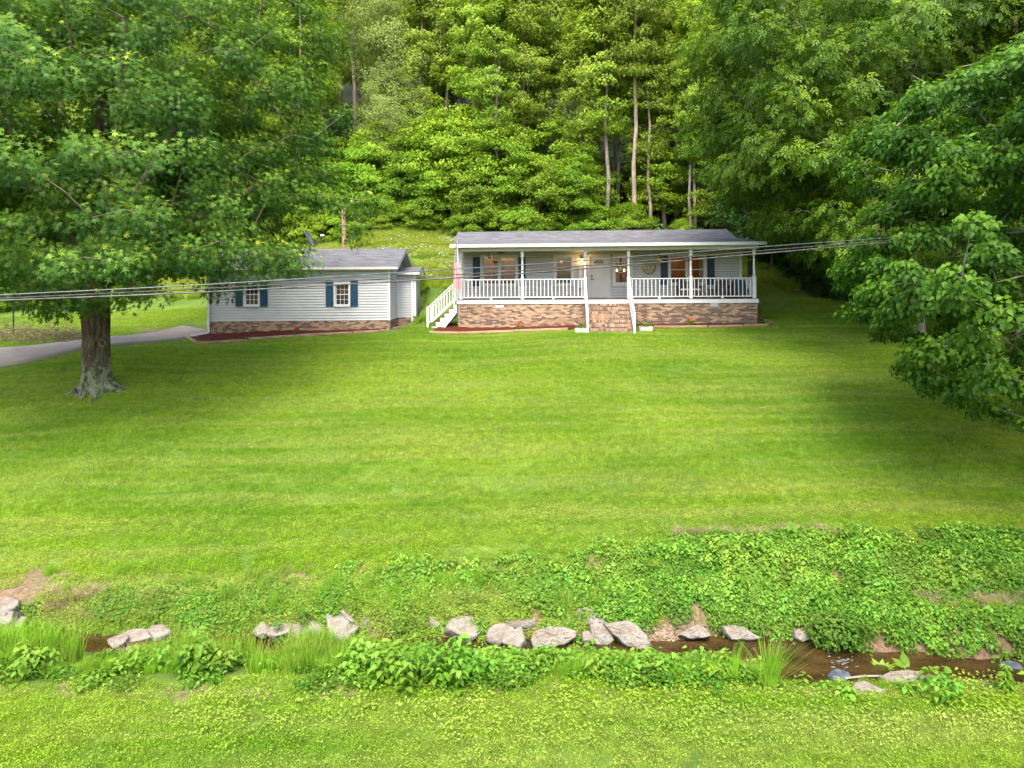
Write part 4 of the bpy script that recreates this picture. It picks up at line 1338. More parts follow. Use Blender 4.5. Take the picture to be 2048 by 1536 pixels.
# flag on its pole
fp0 = HP(-0.02, 0.0, 0.98); fp1 = P(914.5, 485, 33.2)
fl_ = thing('flag_on_pole', fp0, 0, 'american flag hanging limp from a white pole on the left porch post', 'flag')
d = fp1 - fp0
MB().tube([(0, 0, 0), tuple(d)], 0.014, 8).lathe([(0.0, 0), (0.03, 0.02), (0.0, 0.05)], 8, c=tuple(d)).build('pole', 'white_paint', fl_)
nU, nV = 46, 22
vs, uvl = [], []
top = fp1 + (fp0 - fp1) * 0.02 - fp0
for i in range(nU):
    s = i / (nU - 1)
    for j in range(nV):
        t = j / (nV - 1)
        wdt = 0.10 + 0.24 * min(1, s * 2.2)
        base = top + (-d) * (0.16 * t)
        x = base.x - 0.03 + (t - 0.5) * wdt * 0.95 + 0.012 * math.sin(9 * t + 4 * s)
        y = base.y - 0.04 + 0.055 * math.sin(t * 15 + s * 2.5) * (0.4 + s)
        z = base.z - s * 1.98 - 0.04 * math.sin(5 * t) * s
        vs.append((x, y, z)); uvl.append((s, t * 0.86))
fs = [(i * nV + j, (i + 1) * nV + j, (i + 1) * nV + j + 1, i * nV + j + 1) for i in range(nU - 1) for j in range(nV - 1)]
mb = MB().add(vs, fs); fo = mb.build('flag', 'flag_cloth', fl_, True)
uvd = fo.data.uv_layers.new(name='UVMap')
for l in fo.data.loops: uvd.data[l.index].uv = uvl[l.vertex_index]

# ------------------------------------------------------------------ GARAGE
GZ0 = CZ - 1.74
garage = thing('garage', (GAR_O[0], GAR_O[1], GZ0), GAR_YAW, 'small white-sided garage with blue shutters on a low brick base', 'garage')
gk = dict(o=GAR_O, yaw=GAR_YAW, z0=GZ0)
GL = 8.4; GB = 6.1
MG = Mloc((0, 0, 0), (1, 0, 0))
gh = []
for (a, b) in ((667.6, 700.8), (486.6, 520.0)):
    o_ = rect(a, b, 564.5, 613.6, v=0.0, **gk); gh.append(window(garage, MG, o_, 1, 0.085, 'white_paint', grid=(3, 2), sash_w=0.03))
    w_ = o_
for (a, b) in ((651.9, 667.3), (701.1, 716.3), (471.4, 486.3), (520.4, 535.8)):
    shutter(garage, rect(a, b, 561.9, 613.0, v=0.0, **gk), 'shutter_garage', MG)
GE = 2.42
siding(garage, MG, 0.0, GL, 0.0, GE - 0.1, gh, 'siding_garage')
MB().box(0.0, GL, -0.012, 0.02, GE - 0.1, GE).build('frieze_board', 'trim_cream', garage)
bricks(garage, MG, 0.01, GL - 0.01, -1.1, -0.002, [], lambda u, w: 0.55 - 0.04 * u, rnd=random.Random(21))
MB().box(GL - 0.06, GL + 0.03, -0.035, 0.06, 0.0, GE).build('corner_board', 'white_paint', garage)
MB().box(-0.05, 0.05, -0.035, 0.06, 0.0, GE).build('corner_board', 'white_paint', garage)
MR = Mloc((GL, 0.062, 0), (0, 1, 0))
gpk = 3.48
def gclip(w):
    if w < GE: return (0.0, GB - 0.07)
    f = (w - GE) / (gpk - GE - 0.06)
    half = (GB / 2) * (1 - f)
    return (GB / 2 - half, GB / 2 + half)
siding(garage, MR, 0, GB - 0.07, 0.0, gpk - 0.1, [], 'siding_garage', clip=gclip)
bricks(garage, MR, 0.0, GB - 0.07, -1.1, -0.002, [], lambda u, w: 0.4, rnd=random.Random(22))
ML = Mloc((0, GB, 0), (0, -1, 0))
siding(garage, ML, 0, GB - 0.07, 0.0, gpk - 0.1, [], 'siding_garage', 0.254, clip=gclip)
bricks(garage, ML, 0.0, GB - 0.07, -1.1, -0.002, [], lambda u, w: 0.4, rnd=random.Random(23))
MB().box(0.02, GL - 0.02, GB - 0.05, GB, -1.1, GE).build('back_wall', 'siding_garage', garage)
MB().box(0.05, GL - 0.05, 2.5, 2.55, 0.0, GE).box(0.05, GL - 0.05, 0.1, 2.5, -0.03, 0.0).build('room_wall', 'dark_room', garage)
bx = gh[0]
MB().box(bx[0] - 0.1, bx[1] + 0.1, 0.3, 0.34, (bx[2] + bx[3]) / 2, bx[3] + 0.1).build('blind', 'terracotta', garage)
ro = 0.44
slab(garage, 'roof', [(-ro, -0.36, 2.53), (GL + ro, -0.36, 2.53), (GL + ro, GB / 2, gpk + 0.04), (-ro, GB / 2, gpk + 0.04)], 0.035, 'shingles')
slab(garage, 'roof', [(-ro, GB / 2, gpk + 0.04), (GL + ro, GB / 2, gpk + 0.04), (GL + ro, GB + 0.36, 2.53), (-ro, GB + 0.36, 2.53)], 0.035, 'shingles')
MB().box(-ro, GL + ro, -0.385, -0.355, 2.395, 2.515).build('fascia', 'trim_cream', garage)
MB().box(-ro, GL + ro, -0.35, -0.015, GE - 0.012, GE + 0.004).build('soffit', 'white_paint', garage)
for u in (GL + ro - 0.03, -ro):
    for (va_, vb_) in ((-0.36, GB / 2), (GB + 0.36, GB / 2)):
        MB().add([(u, va_, 2.36), (u + 0.03, va_, 2.36), (u + 0.03, vb_, gpk - 0.13), (u, vb_, gpk - 0.13), (u, va_, 2.49), (u + 0.03, va_, 2.49), (u + 0.03, vb_, gpk), (u, vb_, gpk)],
                 [(0, 1, 2, 3), (4, 7, 6, 5), (0, 4, 5, 1), (1, 5, 6, 2), (2, 6, 7, 3), (3, 7, 4, 0)]).build('rake_board', 'white_paint', garage)
for u0_, u1_ in ((GL + 0.01, GL + ro - 0.035), (-ro + 0.035, -0.03)):
    for v0_, v1_ in ((-0.35, GB / 2 - 0.01), (GB / 2 + 0.01, GB + 0.35)):
        z0_ = 2.53 if v0_ < 0 else gpk + 0.04; z1_ = gpk + 0.04 if v0_ < 0 else 2.53
        MB().add([(u0_, v0_, z0_ - .05), (u1_, v0_, z0_ - .05), (u1_, v1_, z1_ - .05), (u0_, v1_, z1_ - .05)], [(3, 2, 1, 0)]).build('soffit', 'white_paint', garage)
# entry lean-to on the right side
EU0, EU1, EV = GL + 0.03, GL + 0.86, 2.55
ME = Mloc((0, EV, 0), (1, 0, 0))
eh = 2.17
siding(garage, ME, EU0, EU1, 0.0, eh, [], 'siding_garage')
bricks(garage, ME, EU0, EU1, -1.1, -0.002, [], lambda u, w: 0.3, rnd=random.Random(24))
MB().box(EU1 - 0.02, EU1 + 0.11, EV - 0.035, EV + 0.10, -0.3, eh).build('corner_board', 'white_paint', garage)
MB().box(EU1 + 0.02, EU1 + 0.06, EV + 0.1, EV + 2.4, -1.0, eh).build('side_wall', 'siding_garage', garage)
MB().box(EU0 - 0.01, EU0 + 0.05, EV - 0.02, EV, 0.0, eh).build('corner_board', 'white_paint', garage)
er0 = GL - 0.02; er1 = EU1 + 0.32
slab(garage, 'entry_roof', [(er0, EV - 0.3, 2.30), (er1, EV - 0.3, 2.30), (er1, EV + 1.3, 2.60), (er0, EV + 1.3, 2.60)], 0.035, 'shingles')
slab(garage, 'entry_roof', [(er0, EV + 1.3, 2.60), (er1, EV + 1.3, 2.60), (er1, EV + 2.8, 2.20), (er0, EV + 2.8, 2.20)], 0.035, 'shingles')
MB().box(er0, er1 + 0.0, EV - 0.325, EV - 0.30, 2.17, 2.29).build('fascia', 'trim_cream', garage)
MB().add([(er1 - 0.02, EV - 0.28, 2.17), (er1 - 0.02, EV + 2.7, 2.12), (er1 - 0.02, EV + 1.3, 2.56), (er1 - 0.02, EV - 0.28, 2.26)], [(0, 1, 2, 3)]).build('gable_wall', 'white_paint', garage)
# downspouts
q = MB(); q.beam((EU1 - 0.08, EV - 0.09, -0.45), (EU1 - 0.08, EV - 0.09, eh - 0.25), 0.09, 0.07, up=(0, 1, 0))
q.beam((EU1 - 0.08, EV - 0.09, -0.42), (EU1 - 0.30, EV - 0.65, -0.62), 0.09, 0.07)
q.build('downspout', 'white_paint', garage)
q = MB(); q.beam((0.02, -0.10, -0.50), (0.02, -0.10, GE - 0.05), 0.09, 0.07, up=(0, 1, 0)); q.beam((0.02, -0.10, -0.50), (-0.75, -0.35, -0.62), 0.09, 0.07)
q.build('downspout', 'white_paint', garage)

# ------------------------------------------------------------------ satellite dish on the garage roof
dp = P(616.5, 478, 35.6)
dish = thing('satellite_dish', dp, R(-20), 'dark satellite dish with a long feed arm on the garage roof', 'satellite dish')
mb = MB()
n_, m_ = 20, 5
ax = Vector((0.82, 0.30, 0.46)).normalized()      # facing
e1 = ax.cross(Vector((0, 0, 1))).normalized(); e2 = e1.cross(ax)
vs = []
for i in range(m_ + 1):
    r_ = 0.50 * i / m_
    for k in range(n_):
        a = 2 * math.pi * k / n_
        vs.append(e1 * (r_ * 0.9 * math.cos(a)) + e2 * (r_ * math.sin(a)) + ax * (0.40 * r_ * r_))
fs = [(i * n_ + k, i * n_ + (k + 1) % n_, (i + 1) * n_ + (k + 1) % n_, (i + 1) * n_ + k) for i in range(m_) for k in range(n_)]
back = [v - ax * 0.02 for v in vs]; b0 = len(vs)
fs2 = [tuple(b0 + i for i in reversed(f)) for f in fs] + [(m_ * n_ + k, m_ * n_ + (k + 1) % n_, b0 + m_ * n_ + (k + 1) % n_, b0 + m_ * n_ + k) for k in range(n_)]
mb.add(vs + back, fs + fs2); plain('dish_grey', (0.10, 0.12, 0.13), 0.5, 0.1, 4); mb.build('reflector', 'dish_grey', dish, True)
foot = -e2 * 0.48 + ax * 0.1
tip = Vector((0.98, -0.2, 0.14))
MB().tube([foot, tip], 0.018, 6).build('feed_arm', 'grey_metal', dish)
MB().box(-0.1, 0.1, -0.05, 0.05, -0.04, 0.05, 0.5, Matrix.Translation(tip)).build('receiver', 'white_paint', dish)
MB().tube([(0, 0.02, -0.1), (-0.02, 0.05, -0.85)], 0.03, 8).box(-0.12, 0.1, -0.05, 0.15, -0.93, -0.84).build('mast', 'grey_metal', dish)

# ------------------------------------------------------------------ beds: mulch, timbers, planters, flowers
def mulch(label, pts, up=0.10):
    pts = [Vector((p_[0], p_[1], 0)) for p_ in pts]
    # triangulated fan with subdivisions along edges between front line and back line: pts = front..., back...
    h = len(pts) // 2
    fr, bk = pts[:h], pts[h:][::-1]
    V, F = [], []
    NA, NB = 60, 7
    def samp(line, t):
        f = t * (len(line) - 1); i = min(int(f), len(line) - 2); return line[i].lerp(line[i + 1], f - i)
    for i in range(NA + 1):
        a, b = samp(fr, i / NA), samp(bk, i / NA)
        for j in range(NB + 1):
            q = a.lerp(b, j / NB)
            e = min(i, NA - i, 2) / 2
            V.append((q.x, q.y, tz(q.x, q.y) + 0.03 + up * 0.5 * (0.2 + 0.8 * j / NB) + random.uniform(-0.02, 0.025)))
    for i in range(NA):
        for j in range(NB):
            F.append((i * (NB + 1) + j, (i + 1) * (NB + 1) + j, (i + 1) * (NB + 1) + j + 1, i * (NB + 1) + j + 1))
    o = link('mulch', mesh_np('mulch', np.array(V), np.array(F)), 'mulch_red')
    tag(o, label, 'mulch', kind='stuff')
    # bark chips
    return o
def gp(x, y): return hit(x, y, 20)
def timber(pa, pb, label, zoff=0.06, w=0.13, h=0.13):
    a, b = gp(*pa), gp(*pb)
    a.z = tz(a.x, a.y) + zoff; b.z = tz(b.x, b.y) + zoff
    c = (a + b) / 2
    t = thing('landscape_timber', c, 0, label, 'timber', 'timbers edging the mulch beds')
    mb = MB()
    # eight sided rounded timber
    d = (b - a); L_ = d.length; d.normalize(); r = d.cross(Vector((0, 0, 1))).normalized(); u = r.cross(d)
    prof = [(-.5, -.3), (-.3, -.5), (.3, -.5), (.5, -.3), (.5, .3), (.3, .5), (-.3, .5), (-.5, .3)]
    vs = [(q - c) + r * (p_[0] * w) + u * (p_[1] * h) for q in (a, b) for p_ in prof]
    mb.add(vs, [tuple(range(7, -1, -1)), tuple(range(8, 16))] + [(k, (k + 1) % 8, 8 + (k + 1) % 8, 8 + k) for k in range(8)])
    o = mb.build('beam', 'timber', t)
timber((371, 676), (393, 688), 'short end timber at the driveway corner of the garage bed')
timber((393, 689), (494, 684), 'long low timber in front of the left end of the garage bed')
timber((497, 681), (600, 674), 'second garage bed timber, raised beside the red flowers')
timber((601, 673.5), (704, 668.5), 'third garage bed timber, under the right garage window')
timber((706, 668), (757, 665), 'short garage bed timber before the bed bends back')
timber((759, 665), (812, 655), 'slanting timber at the right end of the garage bed')
timber((859, 667.5), (917, 669), 'timber under the foot of the side stairs')
timber((918, 669), (1028, 665), 'long timber before the left half of the porch brickwork')
timber((1029, 664.5), (1136, 661), 'timber left of the left planter by the front steps')
timber((1308, 657), (1414, 656), 'timber right of the right planter by the front steps')
timber((1417, 656), (1484, 654.5), 'middle timber of the right porch bed')
timber((1487, 654), (1531, 652.5), 'timber at the outer corner of the right porch bed')
timber((1533, 652), (1544, 647), 'very short slanting timber at the right bed corner')
timber((1541, 646.5), (1516, 641), 'timber running back along the right end of the bed')
def g2(x, y): q = gp(x, y); return (q.x, q.y)
def HPxy(u, v): q = HP(u, v, 0); return (q.x, q.y)
def GPw(u, v):
    c, s = math.cos(GAR_YAW), math.sin(GAR_YAW)
    return (GAR_O[0] + u * c - v * s, GAR_O[1] + u * s + v * c)
mulch('dark red mulch along the garage front', [g2(378, 676), g2(394, 687), g2(496, 682), g2(600, 673), g2(757, 664), g2(812, 655)] + [GPw(9.0, 2.5), GPw(8.5, 1.2), GPw(8.4, 0.02), GPw(5, 0.02), GPw(2, 0.02), GPw(-0.3, 0.0)], 0.12)
mulch('red mulch below the left half of the porch', [g2(862, 667), g2(918, 668), g2(1030, 664), g2(1140, 660)] + [HPxy(5.9, -0.02), HPxy(3.5, -0.02), HPxy(-0.1, 0.0), HPxy(-0.9, 1.6)], 0.13)
mulch('red mulch below the right half of the porch', [g2(1300, 658), g2(1414, 655.5), g2(1531, 652)] + [HPxy(14.4, 0.9), HPxy(11.0, -0.02), HPxy(7.95, -0.02)], 0.13)
# brick edging lump at the back of the left bed
def planter(x0, x1, y, label, rnd):
    a, b = gp(x0, y), gp(x1, y)
    c = (a + b) / 2; L_ = (b - a).length
    t = thing('planter', (c.x, c.y + 0.12, tz(c.x, c.y) - 0.02), math.atan2(b.y - a.y, b.x - a.x), label, 'planter', 'stone planters flanking the front steps')
    h = 0.24
    m_ = MB()
    m_.add([(-L_ / 2 + .03, -.11, 0), (L_ / 2 - .03, -.11, 0), (L_ / 2 - .03, .11, 0), (-L_ / 2 + .03, .11, 0), (-L_ / 2, -.14, h), (L_ / 2, -.14, h), (L_ / 2, .14, h), (-L_ / 2, .14, h),
            (-L_ / 2 + .03, -.11, h), (L_ / 2 - .03, -.11, h), (L_ / 2 - .03, .11, h), (-L_ / 2 + .03, .11, h), (-L_ / 2 + .03, -.11, h - .05), (L_ / 2 - .03, -.11, h - .05), (L_ / 2 - .03, .11, h - .05), (-L_ / 2 + .03, .11, h - .05)],
           [(3, 2, 1, 0), (0, 1, 5, 4), (1, 2, 6, 5), (2, 3, 7, 6), (3, 0, 4, 7), (4, 5, 9, 8), (5, 6, 10, 9), (6, 7, 11, 10), (7, 4, 8, 11), (8, 9, 13, 12), (9, 10, 14, 13), (10, 11, 15, 14), (11, 8, 12, 15)])
    m_.build('trough', 'planter_stone', t)
    MB().box(-L_ / 2 + .031, L_ / 2 - .031, -.109, .109, h - .06, h - .03).build('soil', 'mulch_red', t)
    rr = random.Random(rnd); lf = MB()
    for k in range(110):
        c_ = Vector((rr.gauss(0, L_ * 0.2), rr.gauss(0, 0.05), h - 0.03 + rr.random() * 0.1))
        d_ = Vector((rr.gauss(0, .6), rr.gauss(0, .6), 1)).normalized() * rr.uniform(0.06, 0.16)
        e_ = d_.cross(Vector((rr.random(), rr.random(), 0.3))).normalized() * 0.02
        lf.add([c_, c_ + d_ * .5 + e_, c_ + d_, c_ + d_ * .5 - e_], [(0, 1, 2, 3)], rr.random())
    lf.build('leaves', 'weed_leaf', t)
    fl2 = MB()
    for k in range(7): sphere(fl2, (rr.gauss(0, L_ * .22), rr.gauss(0, .05), h + rr.uniform(0.02, .12)), 0.022, 5, 3)
    fl2.build('blossom', 'petal_pink', t)
planter(1151, 1179, 666.5, 'pale stone trough of greenery left of the brick steps', 1)
planter(1278, 1306, 663, 'pale stone trough with pinkish plants right of the brick steps', 2)
def flower(x, y, label, mat, hgt=0.32, w=0.14, rnd=1):
    q = gp(x, y)
    t = thing('flowering_plant', (q.x, q.y, q.z + 0.05), 0, label, 'flower')
    rr = random.Random(rnd); lf, fl3 = MB(), MB()
    for k in range(50):
        c_ = Vector((rr.gauss(0, w * .4), rr.gauss(0, w * .4), rr.uniform(0, hgt * .6)))
        d_ = Vector((rr.gauss(0, .6), rr.gauss(0, .6), 1)).normalized() * rr.uniform(0.08, 0.18)
        e_ = d_.cross(Vector((rr.random(), rr.random(), 0.3))).normalized() * 0.02
        lf.add([c_, c_ + d_ * .5 + e_, c_ + d_, c_ + d_ * .5 - e_], [(0, 1, 2, 3)], rr.random())
    lf.build('leaves', 'weed_leaf', t)
    for k in range(9): sphere(fl3, (rr.gauss(0, w * .5), rr.gauss(0, w * .5) - .04, hgt * rr.uniform(.55, 1.05)), rr.uniform(0.03, 0.05), 6, 4)
    fl3.build('blossom', mat, t)
flower(1036.5, 661, 'red flower in the mulch before the left porch brickwork', 'petal_red', 0.3, 0.12, 1)
flower(1384, 654, 'orange and red flowers before the right porch brickwork', 'petal_orange', 0.36, 0.2, 2)
flower(594, 671, 'deep red flowers in the mulch before the garage', 'petal_red', 0.34, 0.16, 3)

# ------------------------------------------------------------------ poles and cables
def cable(name, pts, r, mat, label, ext=True, cat='cable', group=None, n=6):
    P3 = [P(x, y, D) for x, y, D in pts]
    if ext:
        P3 = [P3[0] + (P3[0] - P3[1]) * 1.2] + P3 + [P3[-1] + (P3[-1] - P3[-2]) * 1.2]
    sp_ = smooth_line([tuple(p_) for p_ in P3], len(P3) * 8)
    mb = MB().tube([tuple(p_) for p_ in sp_], r, n)
    o = mb.build(name, mat, None, True)
    tag(o, label, cat, group)
    return o
gcab = 'overhead cables crossing in front of the house'
cable('overhead_cable', [(0, 590, 10.5), (414, 569, 11.3), (840, 542.5, 12.4), (1080, 527.6, 13.1), (1280, 512, 13.8), (1560, 491, 15.0), (1750, 477.5, 16.2), (1985, 461, 18.2)], 0.0105, 'cable_top', 'topmost thin bluish cable crossing before both buildings', group=gcab)
cable('overhead_cable', [(0, 597, 10.5), (414, 577, 11.3), (840, 553.5, 12.4), (1080, 538.5, 13.1), (1280, 522, 13.8), (1560, 498.5, 15.0), (1750, 483, 16.2), (1985, 465, 18.2)], 0.0105, 'cable_mid', 'middle brownish cable crossing before both buildings', group=gcab)
cable('overhead_cable', [(0, 601, 10.5), (414, 584, 11.3), (840, 560, 12.4), (1080, 544.5, 13.1), (1280, 528, 13.8), (1560, 504, 15.0), (1750, 487.5, 16.2), (1985, 468.5, 18.2)], 0.0145, 'cable_low', 'lowest and thickest grey-green cable crossing before both buildings', group=gcab)
cable('service_cable', [(700, 506, 37), (775, 500.5, 37), (815, 499, 36.6), (860, 512, 36), (914, 517, 35)], 0.010, 'cable_mid', 'thin dark service line sagging from the garage ridge to the porch', False)
cable('service_cable', [(690, 428, 41), (760, 462, 40.5), (815, 480, 39.5), (870, 487.5, 38), (913, 489.5, 36)], 0.010, 'cable_mid', 'thin wire from the wooden pole down to the house eave', False)
cable('guy_wire', [(1521, 493, 34), (1600, 503, 35), (1742, 519, 37)], 0.010, 'straw_blades', 'pale thin wire from the house eave to the grey pole in the trees', False)
# wooden pole behind the garage
pb = P(690, 505, 41); pz = tz(pb.x, pb.y)
up_ = thing('utility_pole', (pb.x, pb.y, pz - 0.1), 0, 'reddish brown wooden utility pole behind the garage roof', 'utility pole')
ptop = P(687, 416, 41)
MB().tube([(0, 0, 0), (ptop.x - pb.x, 0, ptop.z - pz + 0.1)], [0.125, 0.10], 12).build('post', 'wood_pole', up_, True)
q = MB(); z_ = P(688, 446, 41).z - pz
q.beam((-0.28, -0.12, z_), (0.18, -0.12, z_), 0.03, 0.04); q.build('bracket', 'grey_metal', up_)
# grey pole among the trees on the right
pb = P(1744, 522, 37.5); pz = tz(pb.x, pb.y)
up2 = thing('grey_pole', (pb.x, pb.y, pz - 0.1), 0, 'weathered grey pole standing among the trees right of the house', 'pole')
MB().tube([(0, 0, 0), (0, 0, P(1744, 470, 37.5).z - pz)], [0.11, 0.10], 10).build('post', 'grey_metal', up2, True)
MB().lathe([(0.11, 0), (0.12, 0.03), (0.10, 0.07)], 10, c=(0, 0, P(1744, 470, 37.5).z - pz)).build('cap', 'grey_metal', up2)
# thin dark post at the far left
q0 = gp(27, 671); zt_ = P(28, 490, q0.y).z
tp = thing('thin_post', q0, 0, 'thin dark metal post standing in the brush at the far left', 'post')
MB().tube([(0, 0, -0.1), (0.02, 0, zt_ - q0.z)], 0.035, 6).build('post', 'black_metal', tp)
MB().box(-0.05, 0.09, -0.05, 0.05, zt_ - q0.z, zt_ - q0.z + 0.06).build('cap', 'black_metal', tp)

# ------------------------------------------------------------------ rocks
def rock_mesh(seed, sx, sy, sz, nplanes=9, sub=3, rough=0.05):
    r = np.random.default_rng(seed)
    import bmesh
    bm = bmesh.new(); bmesh.ops.create_icosphere(bm, subdivisions=sub + 1, radius=1.0)
    V = np.array([v.co[:] for v in bm.verts]); F = np.array([[l.vert.index for l in f.loops] for f in bm.faces]); bm.free()
    nrm = r.normal(size=(nplanes, 3)); nrm /= np.linalg.norm(nrm, axis=1)[:, None]
    nrm = np.vstack([nrm, [[0.08, -0.1, 1]], [[0, 0, -1]]])
    nrm[:, 2] *= np.where(np.arange(len(nrm)) < nplanes, 0.55, 1); nrm /= np.linalg.norm(nrm, axis=1)[:, None]
    hgt = r.uniform(0.72, 1.12, len(nrm)); hgt[-2] = 0.66; hgt[-1] = 0.7
    dn = V @ nrm.T
    rr = np.where(dn > 0.05, hgt[None, :] / np.maximum(dn, 0.05), 9).min(1)
    rr = np.minimum(rr, 1.25)
    V = V * rr[:, None]
    for fq, am in ((3.1, 0.035), (7.3, 0.022), (15, 0.014), (29, 0.007)):
        ph = r.uniform(0, 6, 3)
        V = V + (am * np.sin(V[:, [1, 2, 0]] * fq + ph) * np.cos(V[:, [2, 0, 1]] * fq * 1.3 + ph[::-1])) * (rough / 0.05)
    V = V * np.array([sx, sy, sz])
    return mesh_np('rock', V, F, np.full(len(V), 0.5))
ROCKS = []
def rock(x, y, wpx, hpx, depth, label, seed, rot=(0, 0, 0), D=None, lift=0.25, mat='creek_rock', thick=None):
    """centre pixel, apparent size"""
    if D is None:
        q = hit(x, y + hpx * 0.3, 9)
        D_ = q.y
    else:
        D_ = D
    c = P(x, y, D_)
    s = FPX / D_
    o = link('rock', rock_mesh(seed, wpx / 2 / s, depth, (thick or hpx / 2 / s)), mat)
    o.location = c; o.rotation_euler = rot
    ROCKS.append((c.x, c.y, wpx / 2 / s))
    tag(o, label, 'rock', 'rocks along the creek')
    return o
# (x, y, width px, height px, depth m, label, seed, rot, D)
rock(10, 1212, 40, 26, 0.2, 'small white rock on top of the tan block at the left edge', 2, (0.2, 0.1, 0.4), 13.15)
rock(26, 1252, 42, 14, 0.2, 'flat pale stone at the foot of the tan block', 3, (0.2, 0, 0), 12.85)
rock(268, 1276, 58, 20, 0.16, 'broad pinkish slab half hidden in grass on the left', 4, (0.3, 0, 0.2), 12.8)
rock(235, 1282, 34, 16, 0.15, 'small rounded tan stone left of the pinkish slab', 5, (0.1, 0, 0.2), 12.55)
rock(318, 1264, 40, 22, 0.18, 'pale stone right of the pinkish slab in the grass', 6, (0.2, 0, 0), 12.9)
rock(558, 1262, 40, 22, 0.2, 'grey-white rounded stone with dark hollow under it', 7, (0.3, 0, -0.2), 12.75)
rock(525, 1262, 34, 20, 0.16, 'small tan stone left of the grey-white rounded stone', 8, (0.3, 0, 0.3), 12.8)
rock(610, 1252, 70, 38, 0.26, 'light grey stone behind the thin dark stem', 9, (0.35, 0, 0.3), 12.95)
rock(632, 1240, 46, 22, 0.18, 'whitish stone behind the light grey stone', 10, (0.3, 0, 0.3), 13.1)
rock(680, 1247, 62, 36, 0.26, 'layered whitish rock left of the tall leaning grey slab', 11, (0.35, 0.1, 0), 12.95)
rock(697, 1232, 32, 16, 0.1, 'small grey wedge against the leaning grey slab', 12, (0.3, 0.5, 0), 13.0)
rock(684, 1267, 34, 20, 0.16, 'small tan stone under the layered whitish rock', 14, (0.2, 0, 0), 12.7)
rock(706, 1258, 26, 11, 0.1, 'thin dark stone at the foot of the leaning slab', 15, (0.2, -0.3, 0), 12.75)
rock(874, 1242, 30, 32, 0.14, 'pale stone alone in the grass left of centre', 16, (0.3, 0.2, 0), 13.0)
rock(930, 1257, 68, 40, 0.24, 'whitish streaked rock behind thin weeds', 17, (0.4, 0, 0.2), 12.8)
rock(987, 1250, 26, 20, 0.12, 'small white stone right of the streaked rock', 18, (0.3, 0, 0.2), 13.0)
rock(1002, 1270, 50, 30, 0.18, 'speckled stone left of the rounded pink boulder', 19, (0.3, 0, 0.4), 12.65)
rock(1030, 1280, 52, 34, 0.2, 'rounded pinkish boulder at the water edge', 20, (0.2, -0.2, 0.2), 12.5, thick=0.16)
def slab_rock(pts, D0, label, seed, tilt=0.0045, th=0.16, mat='creek_rock'):
    """an irregular flat slab: its outline as seen, its own depth, tilt and thickness"""
    import bmesh
    r = np.random.default_rng(seed)
    yb = max(p_[1] for p_ in pts)
    n_ = len(pts); dense = []
    for i in range(n_):
        a, b = pts[i], pts[(i + 1) % n_]
        m_ = max(1, int(math.hypot(a[0] - b[0], a[1] - b[1]) / 9))
        for k in range(m_):
            f = k / m_; j = 0.9 if k else 0
            dense.append((a[0] + (b[0] - a[0]) * f + r.normal() * j, a[1] + (b[1] - a[1]) * f + r.normal() * j))
    outer = [P(x, y, D0 + (yb - y) * tilt) for x, y in dense]
    c = sum(outer, Vector()) / len(outer)
    e1 = (outer[0] - c).normalized()
    nrm = Vector((0, 0, 0))
    for i in range(len(outer)): nrm += (outer[i] - c).cross(outer[(i + 1) % len(outer)] - c)
    nrm.normalize()
    if nrm.y > 0: nrm = -nrm
    V, F = [], []; N_ = len(outer)
    rings = [(1.0, -th), (1.03, -th * .45), (1.0, 0.0), (0.93, 0.018), (0.7, 0.026), (0.42, 0.03), (0.18, 0.03)]
    for (sc_, h_) in rings:
        for i, o_ in enumerate(outer):
            q = c + (o_ - c) * sc_
            b_ = 0.012 * math.sin(q.x * 23 + q.z * 31 + seed) + 0.008 * math.sin(q.x * 61 - q.z * 47) + r.normal() * 0.0035
            V.append(q + nrm * (h_ + (b_ if sc_ < 1 else b_ * .5)))
    V.append(c + nrm * 0.03)
    for k in range(len(rings) - 1):
        for i in range(N_):
            j = (i + 1) % N_; F.append((k * N_ + i, k * N_ + j, (k + 1) * N_ + j, (k + 1) * N_ + i))
    top = (len(rings) - 1) * N_
    for i in range(N_): F.append((top + i, top + (i + 1) % N_, len(V) - 1))
    F.append(tuple(range(N_ - 1, -1, -1)))
    me = bpy.data.meshes.new('rock'); me.from_pydata([tuple(v - c) for v in V], [], F); me.update()
    o = link('rock', me, mat); o.location = c
    bm = bmesh.new(); bm.from_mesh(me); bmesh.ops.recalc_face_normals(bm, faces=bm.faces); bm.to_mesh(me); bm.free()
    w_ = max(abs(o_.x - c.x) for o_ in outer)
    ROCKS.append((c.x, c.y, w_))
    tag(o, label, 'rock', 'rocks along the creek')
    return o
slab_rock([(1013, 1246), (1045, 1243), (1072, 1240), (1070, 1252), (1040, 1256), (1014, 1255)], 12.8, 'dark flat ledge stone jutting from the bank', 21, 0.02, .1)
slab_rock([(1048, 1250), (1068, 1240), (1090, 1236), (1112, 1238), (1106, 1248), (1080, 1252)], 12.95, 'second dark ledge stone right of the first', 22, 0.02, .1)
slab_rock([(1062, 1280), (1072, 1260), (1100, 1252), (1130, 1254), (1155, 1262), (1152, 1275), (1128, 1290), (1090, 1298), (1068, 1296)], 12.35, 'big flat whitish slab behind the broadleaf weeds', 23)
slab_rock([(1147, 1227), (1158, 1216), (1176, 1213), (1200, 1224), (1214, 1246), (1208, 1258), (1190, 1256), (1172, 1244), (1152, 1236)], 12.75, 'upper brown and grey leaning boulder', 24, th=.26)
slab_rock([(1180, 1250), (1204, 1246), (1222, 1262), (1228, 1280), (1214, 1292), (1194, 1290), (1184, 1276)], 12.45, 'lower rounded end boulder dipping into the water', 25, th=.26)
